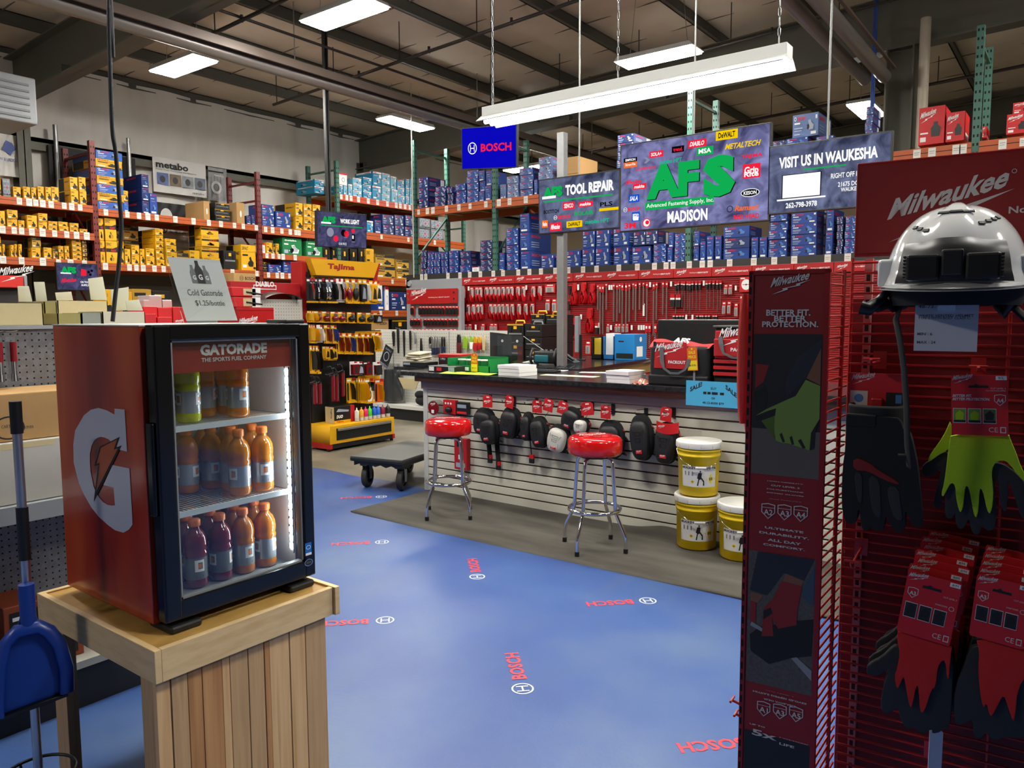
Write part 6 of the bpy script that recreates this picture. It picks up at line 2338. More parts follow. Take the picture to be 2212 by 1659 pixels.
def pillow(name, parent, pts, dep, thick, m, base, bev=.006, label=None):
 """soft flat shape of the outline (u, z), front at depth dep; base = thing origin in display axes (u, dep, z)"""
 mb = MB()
 pts = smooth(pts, 1)
 ar = sum(pts[i][0] * pts[(i + 1) % len(pts)][1] - pts[(i + 1) % len(pts)][0] * pts[i][1] for i in range(len(pts)))
 if ar < 0:
  pts = pts[::-1]
 mb.prism([(p[0] - base[0], p[1] - base[2]) for p in pts], thick, m, FRONT(0, dep - base[1] + thick), bev, 4)
 return mb.part(name, parent, label=label)


def glove_pair(label, base, backs, palms, card, hook=True):
 g_ = thing('glove_pair', label, 'gloves', dloc(*base), DR, 'glove pairs on the red wire display')
 for k, (pts, dep, m) in enumerate(palms):
  pillow('dipped_palm', g_, pts, dep, .014, m, base, .0065)
 for k, (pts, dep, m) in enumerate(backs):
  pillow('knit_back', g_, pts, dep, .008, m, base, .0038)
 card(g_, base)
 return g_


def card_part(g_, base, quad, dep, a_label, boxes, line1=None, flip=False):
 mb = MB()
 (ax, az), (bx, bz), (cx, cz), (dx, dz) = quad          # top-left, top-right, bottom-right, bottom-left
 W_, H_ = math.hypot(bx - ax, bz - az), math.hypot(dx - ax, dz - az)
 Tc = frame((dx - base[0], dep - base[1], dz - base[2]), (bx - ax, 0, bz - az), (ax - dx, 0, az - dz))
 mb.prism([(0, .03 * H_), (.03 * W_, 0), (.97 * W_, 0), (W_, .03 * H_), (W_, .97 * H_), (.97 * W_, H_), (.03 * W_, H_), (0, .97 * H_)], .0012, REDPR, Tc)
 wordmark(mb, .04 * W_, .88 * H_, .36 * W_, SIGNW, Tc, .0018)
 mb.prism([(.32 * W_, .83 * H_), (.4 * W_, .83 * H_), (.45 * W_, .86 * H_), (.5 * W_, .83 * H_), (.66 * W_, .83 * H_), (.67 * W_, .79 * H_), (.31 * W_, .79 * H_)], .0006, BLACK, Tc @ Matrix.Translation((0, 0, .0013)))
 mb.rect(.79 * W_, .92 * H_, .98 * W_, .985 * H_, PRW, Tc, .0018)
 mb.text('9/L' if not flip else '8/M', .83 * W_, .935 * H_, .11 * W_, .035 * H_, INK, Tc, .0022)
 if not flip:
  mb.text('BETTER FIT.', .03 * W_, .635 * H_, .34 * W_, .045 * H_, SIGNW, Tc, .0018, .03, .3)
  mb.text('BETTER PROTECTION.', .03 * W_, .58 * H_, .66 * W_, .045 * H_, SIGNW, Tc, .0018, .03, .3)
  sx, sy = .86 * W_, .6 * H_
  mb.text('CUT LEVEL 4', .7 * W_, .77 * H_, .26 * W_, .025 * H_, SIGNW, Tc, .0018)
  mb.text('POLYURETHANE DIPPED', .62 * W_, .735 * H_, .34 * W_, .02 * H_, SIGNW, Tc, .0018)
 else:
  sx, sy = .16 * W_, .68 * H_
  mb.text('CUT LEVEL 3', .72 * W_, .72 * H_, .24 * W_, .025 * H_, SIGNW, Tc, .0018)
  mb.text('SMARTSWIPE', .6 * W_, .58 * H_, .22 * W_, .025 * H_, SIGNW, Tc, .0018)
  mb.disc(.9 * W_, .58 * H_, .05 * W_, SIGNW, Tc, .0018, 16, r2=.04 * W_)
 o = [(-.1, .09), (0, .11), (.1, .09), (.1, -.03), (0, -.13), (-.1, -.03)]
 mb.add([(sx + p[0] * W_, sy + p[1] * W_, .0018) for p in o] + [(sx + p[0] * W_ * .88, sy + p[1] * W_ * .88, .0018) for p in o], [(i, (i + 1) % 6, 6 + (i + 1) % 6, 6 + i) for i in range(6)], SIGNW, Tc)
 mb.text(a_label, sx - .06 * W_, sy - .06 * W_, .12 * W_, .085 * W_, SIGNW, Tc, .0018, .03)
 for k, m in enumerate(boxes):
  x = (.03 + .265 * k) * W_ if not flip else (.06 + .27 * k) * W_
  y = .2 * H_ if not flip else .27 * H_
  mb.rect(x, y, x + .235 * W_, y + .25 * H_, SIGNW, Tc, .0018)
  mb.rect(x + .01 * W_, y + .012 * H_, x + .225 * W_, y + .238 * H_, m, Tc, .0021)
  mb.rect(x + .01 * W_, y + .012 * H_, x + .225 * W_, y + .05 * H_, INK, Tc, .0023)
  mb.poly([(x + .05 * W_, y + .06 * H_), (x + .18 * W_, y + .06 * H_), (x + .2 * W_, y + .16 * H_), (x + .12 * W_, y + .22 * H_), (x + .04 * W_, y + .15 * H_)], INK if m is not PHN else NEONK, Tc, .0025)
 mb.text('CE', .66 * W_, .06 * H_, .16 * W_, .08 * H_, SIGNW, Tc, .0018)
 mb.rect(.86 * W_, .05 * H_, .96 * W_, .15 * H_, SIGNW, Tc, .0018)
 mb.rect(.875 * W_, .065 * H_, .945 * W_, .135 * H_, REDPR, Tc, .002)
 return mb.part('hang_card', g_)


def hook_part(u, z, label, ln=.14):
 mb = MB()
 mb.box((-.012, .0, -.004), (.012, .006, .03), WIRER)
 mb.tube([(0, 0, .01), (0, -ln, .014), (0, -ln - .006, .022)], .0026, WIRER, 6)
 mb.tube([(-.014, -ln * .98, .022), (.014, -ln * .98, .022)], .0024, WIRER, 6)
 mb.thing('wire_hook', label, 'hook', dloc(u, .14, z), DR, 'red wire hooks on the glove display')


# neon pair
base = (.38, .02, 1.3)
neonf = [(1005, 615), (985, 720), (965, 900), (945, 1040), (920, 1140), (938, 1160), (965, 1110), (1005, 1035), (1040, 1060), (1045, 1160), (1070, 1270), (1085, 1295), (1105, 1260), (1115, 1180), (1125, 1075), (1145, 1065), (1165, 1120), (1185, 1240), (1205, 1330), (1225, 1335), (1240, 1260), (1248, 1100), (1262, 1085), (1285, 1150), (1310, 1270), (1335, 1310), (1355, 1260), (1366, 1150), (1360, 1040), (1350, 960), (1365, 890), (1410, 850), (1470, 850), (1520, 900), (1570, 970), (1650, 1050), (1655, 1000), (1600, 900), (1560, 780), (1520, 690), (1495, 615)]
blackf = [(965, 900), (955, 1030), (950, 1300), (975, 1345), (1020, 1340), (1038, 1290), (1045, 1390), (1080, 1435), (1120, 1420), (1158, 1330), (1175, 1440), (1210, 1485), (1250, 1475), (1268, 1390), (1290, 1430), (1330, 1450), (1380, 1430), (1392, 1300), (1372, 1100), (1395, 960), (1430, 1240), (1470, 1300), (1492, 1180), (1490, 1000), (1560, 1200), (1600, 1330), (1650, 1350), (1660, 1060), (1500, 900), (1380, 860), (1100, 880)]
neonb = [(1005, 490), (960, 600), (900, 700), (830, 790), (805, 850), (820, 862), (900, 800), (970, 770), (1010, 700)]
blackb = [(940, 770), (860, 830), (770, 880), (745, 950), (790, 990), (880, 960), (925, 900), (905, 1000), (850, 1200), (870, 1260), (920, 1240), (960, 1050), (1000, 800)]
glove_pair('neon yellow knit gloves with black dipped palms, card marked A4', base, [(gz1(neonf, .0), .0, NEONK), (gz1(neonb, .03), .03, NEONK)], [(gz1(blackf, .012), .011, DIP), (gz1(blackb, .04), .04, DIP)],
           lambda g_, bs: card_part(g_, bs, gz1([(1003, 120), (1490, 120), (1490, 635), (1010, 625)], -.006), -.006, 'A4', (PHN, PHN, mat('photo_olive', '#4c5a24', .5))))
hook_part(L(2113, 800, .14)[0], L(2113, 808, .14)[1], 'red wire hook holding the neon pair by its card')
# part of a neon pair at the edge of the picture
base = (.5, .02, 1.3)
glove_pair('neon yellow gloves hanging next to the neon pair, towards the display edge', base, [([(u + .135, z) for u, z in gz1(neonf, .0)], .0, NEONK)], [([(u + .135, z) for u, z in gz1(blackf, .012)], .011, DIP)],
           lambda g_, bs: card_part(g_, bs, [(u + .135, z) for u, z in gz1([(1003, 120), (1490, 120), (1490, 635), (1010, 625)], -.006)], -.006, 'A4', (PHN, PHN, PHN)))
# black work glove
base = (.24, .02, 1.3)
g_ = thing('work_glove', 'black work glove with red knuckle stripe hanging under the helmet strap', 'gloves', dloc(*base), DR, 'glove pairs on the red wire display')
bo = [(115, 470), (180, 470), (540, 470), (585, 520), (600, 580), (655, 600), (690, 720), (725, 900), (745, 1100), (770, 1380), (740, 1415), (690, 1405), (650, 1340), (618, 1250), (620, 1420), (575, 1455), (520, 1440), (485, 1370), (452, 1300), (440, 1420), (400, 1438), (345, 1430), (318, 1400), (300, 1445), (255, 1430), (238, 1340), (222, 1230), (205, 1370), (150, 1385), (100, 1350), (75, 1200), (85, 900), (115, 700)]
pillow('glove_body', g_, gz1(bo, .01), .0, .026, GFAB, base, .01)
pillow('knuckle_stripe', g_, gz1([(170, 820), (300, 860), (380, 930), (565, 1035), (562, 1064), (420, 1012), (300, 942), (170, 935)], -.003), -.003, .006, mat('stripe_red', '#7c1414', .8), base, .002)
for pts in ([(172, 940), (250, 960), (250, 1100), (245, 1230), (200, 1180)], [(300, 960), (400, 1020), (405, 1180), (412, 1350), (345, 1320), (310, 1180)], [(455, 1060), (560, 1075), (580, 1250), (600, 1370), (520, 1350), (470, 1200)]):
 pillow('finger_patch', g_, gz1(pts, -.002), -.002, .005, mat('patch_grey', '#2c2d2e', .9), base, .0018)
(cx, cz) = L(1800 + 350 / 3.949, 780 + 430 / 3.949, .01)
b = MB()
(ux0, _), (ux1, _) = L(1828, 890, .01), L(1948, 890, .01)
rx = (ux1 - ux0) / 2
zb = L(1885, 918, .01)[1]
b.lathe([(1.0, -.012), (1.03, .03), (1.0, .036), (.94, .034), (.9, -.01)], mat('cuff_black', '#161617', .8), 32, Matrix.Translation((cx - base[0], .013, zb - base[2])) @ Matrix.Diagonal((rx, .03, 1, 1)))
b.box((cx - base[0] - rx, -.022, zb - base[2] - .004), (cx - base[0] + .005, -.012, zb - base[2] + .02), GFAB, .003)
b.part('cuff', g_)
b = MB()
(ax, az), (bx, bz) = L(1835, 805, .05), L(1952, 888, .05)
T2 = FRONT(0, .05 - .02, 0)
b.prism([(ax - base[0], bz - base[2] - .02), (bx - base[0], bz - base[2] - .02), (bx - base[0], az - base[2]), (ax - base[0], az - base[2])], .0015, REDPR, T2)
wordmark(b, ax - base[0] + .006, az - base[2] - .018, .04, SIGNW, T2, .002)
b.rect(ax - base[0] + .003, az - base[2] - .06, ax - base[0] + .033, az - base[2] - .033, SIGNW, T2, .002)
b.disc(ax - base[0] + .018, az - base[2] - .047, .008, SILB, T2, .0024, 14)
b.rect(bx - base[0] - .03, az - base[2] - .06, bx - base[0] - .001, az - base[2] - .034, INK, T2, .002)
b.rect(bx - base[0] - .014, az - base[2] - .054, bx - base[0] - .004, az - base[2] - .038, SILB, T2, .0024)
b.box((cx - base[0] - .01, .02, az - base[2] - .07), (cx - base[0] + .01, .03, az - base[2] - .045), RED, .003)
b.part('hang_card', g_)
hook_part(L(1900, 788, .14)[0], L(1900, 792, .14)[1], 'red wire hook holding the black work glove')
# red pairs
PB = mat('photo_black', '#241c1c', .5)
base = (.3, .02, .95)
redf = [(455, 680), (450, 760), (470, 850), (450, 960), (430, 1020), (450, 1115), (480, 1050), (495, 1010), (510, 1080), (530, 1200), (545, 1240), (560, 1210), (580, 1100), (597, 1072), (605, 1170), (612, 1260), (630, 1275), (655, 1230), (690, 1110), (722, 1090), (735, 950), (768, 900), (790, 910), (800, 1030), (815, 1030), (825, 900), (835, 790)]
redp = [(450, 800), (420, 800), (340, 880), (240, 930), (230, 990), (270, 1015), (340, 1000), (405, 950), (345, 1100), (330, 1240), (370, 1280), (420, 1262), (452, 1230), (480, 1340), (520, 1385), (565, 1372), (590, 1400), (640, 1420), (678, 1395), (700, 1420), (750, 1410), (770, 1390), (810, 1390), (832, 1300), (840, 1100), (850, 920), (800, 850)]
glove_pair('front red knit gloves of the thick bunch, card marked A3', base, [(gz2(redf, .0), .0, REDK)], [(gz2(redp, .012), .011, DIP)], lambda g_, bs: card_part(g_, bs, gz2([(530, 265), (910, 365), (825, 790), (445, 690)], -.006), -.006, 'A3', (PB, PB, PB), flip=True))
for k in range(6):
 dx, dz, dp = .0035 * (k + 1), .0075 * (k + 1), .022 * (k + 1)
 bs = (base[0] + dx, base[1] + dp, base[2] + dz)
 sh = lambda pts: [(u + dx + (.004 if k % 2 else -.003), z + dz) for u, z in pts]
 gp = thing('glove_pair', 'red knit gloves, %s behind the front pair of the thick bunch' % ORD[k], 'gloves', dloc(*bs), DR, 'glove pairs on the red wire display')
 if k < 4:
  pillow('dipped_palm', gp, sh(gz2(redp, .012)), .012 + dp, .009, DIP, bs, .004)
  pillow('knit_back', gp, sh(gz2(redf, .0)), .002 + dp, .007, REDK, bs, .003)
 card_part(gp, bs, sh(gz2([(530, 265), (910, 365), (825, 790), (445, 690)], -.006)), -.006 + dp, 'A3', (PB, PB, PB), flip=True)
base = (.45, .02, .95)
redf4 = [(1005, 740), (1030, 850), (1020, 960), (1030, 1100), (1045, 1200), (1060, 1240), (1080, 1200), (1100, 1290), (1120, 1295), (1160, 1220), (1200, 1140), (1230, 1230), (1265, 1335), (1280, 1310), (1300, 1100), (1370, 1000), (1420, 1050), (1440, 1000), (1430, 830)]
redp4 = [(975, 780), (935, 900), (850, 1100), (850, 1330), (880, 1365), (940, 1340), (982, 1320), (985, 1440), (1040, 1455), (1080, 1400), (1100, 1450), (1160, 1465), (1200, 1440), (1240, 1450), (1330, 1450), (1400, 1400), (1440, 1200), (1440, 850), (1300, 800)]
glove_pair('red knit gloves hanging beside the thick bunch, nearest the display edge', base, [(gz2(redf4, .0), .0, REDK)], [(gz2(redp4, .012), .011, DIP)], lambda g_, bs: card_part(g_, bs, gz2([(1015, 290), (1400, 385), (1335, 815), (955, 720)], -.006), -.006, 'A3', (PB, PB, PB), flip=True))
for k in range(4):
 dx, dz, dp = .003 * (k + 1), .0075 * (k + 1), .022 * (k + 1)
 bs = (base[0] + dx, base[1] + dp, base[2] + dz)
 gp = thing('glove_pair', 'red knit gloves, %s behind the pair nearest the display edge' % ORD[k], 'gloves', dloc(*bs), DR, 'glove pairs on the red wire display')
 sh = lambda pts: [(u + dx, z + dz) for u, z in pts]
 pillow('dipped_palm', gp, sh(gz2(redp4, .012)), .012 + dp, .009, DIP, bs, .004)
 card_part(gp, bs, sh(gz2([(1015, 290), (1400, 385), (1335, 815), (955, 720)], -.006)), -.006 + dp, 'A3', (PB, PB, PB), flip=True)
for px, py, l_ in ((1860, 1195, 'empty red wire hook below the black work glove'), (1990, 1215, 'red wire hook carrying the thick bunch of red gloves'), (2175, 1245, 'red wire hook carrying the red gloves nearest the edge'), (2010, 1635, 'red wire hook holding only a white tag')):
 hook_part(*L(px, py, .14), l_)
b = MB()
u, z = L(2020, 1625, .02)
b.prism([(-.016, -.06), (.016, -.06), (.016, .035), (.006, .045), (-.016, .045)], .001, PAPER, FRONT())
b.thing('price_card', 'white tag hanging edge-on from the lowest red hook', 'tag', dloc(u, .02, z), DR + R(50))
# packs seen beside and through the display wing
PKR = mat('red_pack_film', '#c9302c', .25, coat=.5)
for k, (u0, u1, z0, z1, dp) in enumerate(((-.045, -.012, 1.36, 1.62, .05), (-.045, -.012, 1.33, 1.6, .1))):
 b = MB()
 b.surf(lambda u, v: (u0 + (u1 - u0) * (.5 + .5 * math.cos(u * 6.2832) * (1 - .5 * abs(2 * v - 1) ** 3)), dp + .02 * math.sin(u * 6.2832), z0 + (z1 - z0) * v), 14, 10, PKR, Matrix.Translation((-(u0 + u1) / 2, -dp, -z0)))
 b.thing('glove_pack', 'red plastic wrapped pack on the outer side of the wing, %s' % ('front one', 'rear one')[k], 'pack', dloc((u0 + u1) / 2, dp, z0), DR, 'red packs inside the display wing')
for k in range(5):
 zc = (1.6, 1.5, 1.38, 1.2, 1.05)[k]
 b = MB()
 b.surf(lambda u, v: (.045 * (u - .5) + .006 * math.sin(v * 9), .012 * math.cos(u * 3 + v * 5), -.1 * v), 8, 8, PKR)
 b.rect(-.015, -.03, .015, -.012, PRW, FRONT(0, -.013), 0)
 b.thing('glove_pack', 'red wrapped pack seen through the wing wires, %s from the top' % ORD[k], 'pack', dloc(.085, .09 + .008 * k, zc), DR + R(60), 'red packs inside the display wing')
for k, (px, py) in enumerate(((1592, 1515), (1600, 1545))):
 u, z = L(px, py, .05)
 b = MB()
 b.tube([(.0, 0, 0), (.03, 0, -.008), (.05, 0, -.01)], .0028, WIRER, 6)
 b.tube([(0, -.014, .002), (0, .014, .002)], .0028, WIRER, 6)
 b.thing('wire_hook', ('upper', 'lower')[k] + ' red wire hook sticking out of the wing towards the aisle', 'hook', dloc(u - .01, .05, z), DR, 'red wire hooks on the glove display')

# helmet -----------------------------------------------------------------------
HELM = mat('helmet_white', '#d5d5d3', .12, coat=.7)
hu, hd, hz = .335, -.085, 1.622
t = thing('safety_helmet', 'white vented safety helmet with black lamp mount on the red display', 'helmet', dloc(hu, hd, hz), DR)


def dome(u, v, g=0.0):
 a_, e = 2 * math.pi * u, math.pi / 2 * v
 ce, se = math.cos(e) ** .85, math.sin(e)
 rx, ry = .102 + g, .13 + g
 flare = 1 + .06 * max(0, 1 - v * 9)
 ridge = .0045 * math.exp(-((math.cos(a_) * .102) / .035) ** 6) * (1 if math.sin(a_) < .9 else 1) * min(1, v * 3)
 return (rx * ce * math.cos(a_) * flare, ry * ce * math.sin(a_) * flare, (.128 + g) * se + ridge)


b = MB()
b.surf(dome, 72, 28, HELM)
b.surf(lambda u, v: dome(u, v, -.004), 48, 14, mat('helmet_inside', '#2a2a2a', .7))
b.part('shell', t)
b = MB()


def brim(u, v):
 a_ = math.pi + math.pi * u
 k = math.sin(math.pi * u) ** 1.5
 r_ = 1.06 + v * (.09 + .12 * k)
 return (.102 * math.cos(a_) * (1.06 + .05 * v), .13 * math.sin(a_) * r_, .003 - .010 * v * k)


b.surf(brim, 40, 4, HELM)
b.surf(lambda u, v: (lambda p: (p[0], p[1], p[2] - .004))(brim(u, v)), 40, 4, HELM)
for s in (-1, 1):
 b.box((s * .093 - .014, -.06, .0), (s * .093 + .014, -.015, .045), HELM, .006, seg=3)
b.part('brim', t)
b = MB()
for cx, e0, n, rr in ((0, .93, 3, 0), (-.058, .62, 3, .5), (.062, .66, 4, -.5)):
 for k in range(n):
  a0 = -math.pi / 2 + cx * 11 + (k - (n - 1) / 2) * (.26 if not cx else .15)
  ve = .62 if not cx else .5 + .05 * abs(k) * (1 if cx > 0 else -1) * .5
  p = V(dome((a0 / (2 * math.pi)) % 1, ve))
  nrm = V((p.x / .0104, p.y / .0169, p.z / .0164)).normalized()
  b.box((-.008 if not cx else -.0045, -.0025, -.001), (.008 if not cx else .0045, .0025, .001), INK, 0, Matrix.Translation(p + nrm * .0012) @ nrm.to_track_quat('Z', 'Y').to_matrix().to_4x4())
b.part('vent', t)
b = MB()
b.surf(lambda u, v: (lambda p: (p[0], p[1] - .016 * (.4 + .6 * math.sin(math.pi * v) ** .3), p[2]))(dome(.75 + (u - .5) * .26, .02 + .32 * v)), 20, 8, mat('mount_black', '#0f1011', .4))
for s in (-1, 1):
 b.box((s * .038 - .022, -.150, .006), (s * .038 + .022, -.128, .044), mat('mount_black', '#0f1011', .4), .004)
 for k in range(7):
  b.box((s * .0615 - .002, -.146, .01 + .005 * k), (s * .0615 + .002, -.118, .0125 + .005 * k), BLACK)
b.box((-.014, -.152, .012), (.014, -.13, .05), BLACK, .003)
b.part('lamp_mount', t)
b = MB()
b.lathe([(.93, -.03), (.97, .0), (.93, .012), (.86, .0), (.88, -.03)], MATTE, 40, Matrix.Diagonal((.1, .128, 1, 1)))
b.part('head_band', t)
b = MB()
sb = lambda px, py, d_=-.02: (lambda q: (q[0] - hu, d_ - hd, q[1] - hz))(L(px, py, d_))
b.tube([sb(1965, 640, -.1), sb(1945, 660, -.12), sb(1935, 690, -.13), sb(1945, 740, -.13), sb(1953, 800, -.13), sb(1958, 880, -.12), sb(1960, 960, -.11), sb(1965, 1010, -.1)], .0095, MATTE, 8, flat=.25)
b.tube([sb(1965, 1005, -.1), sb(1968, 985, -.1), sb(1940, 985, -.1)], .004, MATTE, 6)
b.part('chin_strap', t)
b = MB()
b.tube([sb(1920, 625, -.1), sb(1900, 650, -.15), sb(1875, 668, -.17), sb(1860, 664, -.17)], [.006, .008, .011, .012], BLACK, 10)
b.tube([sb(1942, 628, -.1), sb(1925, 655, -.13), sb(1895, 668, -.16)], .006, BLACK, 8)
b.tube([sb(1900, 640, -.14), sb(1930, 668, -.12), sb(1955, 660, -.1)], .006, BLACK, 8)
b.part('buckle', t)
b = MB()
b.tube([sb(2140, 635, -.05), sb(2160, 660, -.06), sb(2180, 655, -.06), sb(2230, 700, -.05)], .01, MATTE, 8, flat=.4)
b.tube([sb(2150, 655, -.06), sb(2170, 680, -.07), sb(2185, 650, -.07)], .007, BLACK, 8)
b.part('rear_strap', t)
hook_part(hu, 1.64, 'red wire hook carrying the white helmet', .2)
# price card under the helmet
(ax, az), (bx, bz) = L(1978, 646, -.15), L(2110, 760, -.15)
b = MB()
W, H = bx - ax, az - bz
b.prism(smooth([(0, 0), (W, 0), (W, H), (0, H)], 0), .0015, mat('card_white', '#c9c6c6', .35), FRONT())
IG = mat('faded_print', '#4c4a4a', .6)
for s, x, y, w_, h_ in (('48-73-1300', .05, .82, .5, .07), ('WHITE VENTED HELMET', .05, .655, .88, .045), ('TYPE 2 WITH BOLT CLASS C', .05, .61, .82, .045), ('MIN : 6', .05, .3, .24, .055), ('MAX : 24', .05, .14, .3, .055)):
 b.text(s, x * W, y * H, w_ * W, h_ * H, IG, FRONT(), .002, .01)
b.thing('price_card', 'white price card hanging under the white helmet', 'tag', dloc(ax, -.148, bz), DR)
b = MB()
b.tube([(0, 0, 0), (0, -.29, .0)], .0024, WIRER, 6)
b.box((-.012, -.294, -.006), (.012, -.29, .006), PAPER)
b.thing('wire_hook', 'red wire prong holding the white price card', 'hook', dloc((ax + bx) / 2, .142, az - .012), DR, 'red wire hooks on the glove display')

# ================================================================= red peg wall with hanging tools
YW = YB - .035
PEGR = mat('red_slat_panel', '#9c1216', .5)
t = thing('red_peg_wall', 'long red slatted peg wall under the grey shelf beam', 'wall display', (-5.5, YW, 0))
wx0 = at(998, 610, 'y', YW).x
wx1 = .6
b = MB()
b.box((wx0, YW + .0, .5), (wx1, YW + .02, 2.12), mat('red_groove', '#5a0a0d', .6))
for k in range(54):
 z = .52 + .0295 * k
 b.box((wx0, YW - .012, z), (wx1, YW, z + .021), PEGR)
wpart(b, 'slat_panel', t)
b = MB()
b.box((wx0, YW - .3, 0), (wx1, YW + .02, .5), GREY)
wpart(b, 'base', t)
z1_, z0_ = 2.25, 2.12
edges = [998, 1112, 1173, 1238, 1379, 1455, 1537, 1624, 1714, 1800, 1890]
for k in range(len(edges) - 1):
 a, c = at(edges[k], 610, 'y', YW - .04).x, at(edges[k + 1], 610, 'y', YW - .04).x
 b = MB()
 b.box((a + .004, YW - .045, z0_), (c - .004, YW - .013, z1_), RED)
 T = FRONT(0, YW - .045)
 n = 2 if c - a > .9 else 1
 for i in range(n):
  x = a + (c - a) * i / n
  w_ = (c - a) / n
  wordmark(b, x + .09 * w_, z0_ + .035, .26 * w_, PRW, T)
  b.text('Nothing but', x + .43 * w_, z0_ + .05, .2 * w_, .022, PRW, T, .001, .0, .2)
  b.text('HEAVY DUTY', x + .64 * w_, z0_ + .05, .27 * w_, .022, PRW, T, .001, .03, .2)
 wpart(b, 'header_strip', t)
YT = YW - .05
BLI = mat('blister_clear', '#b9a8a4', .25, coat=.5)
REDPL = mat('red_handle_plastic', '#c01820', .35)
_PK = {}


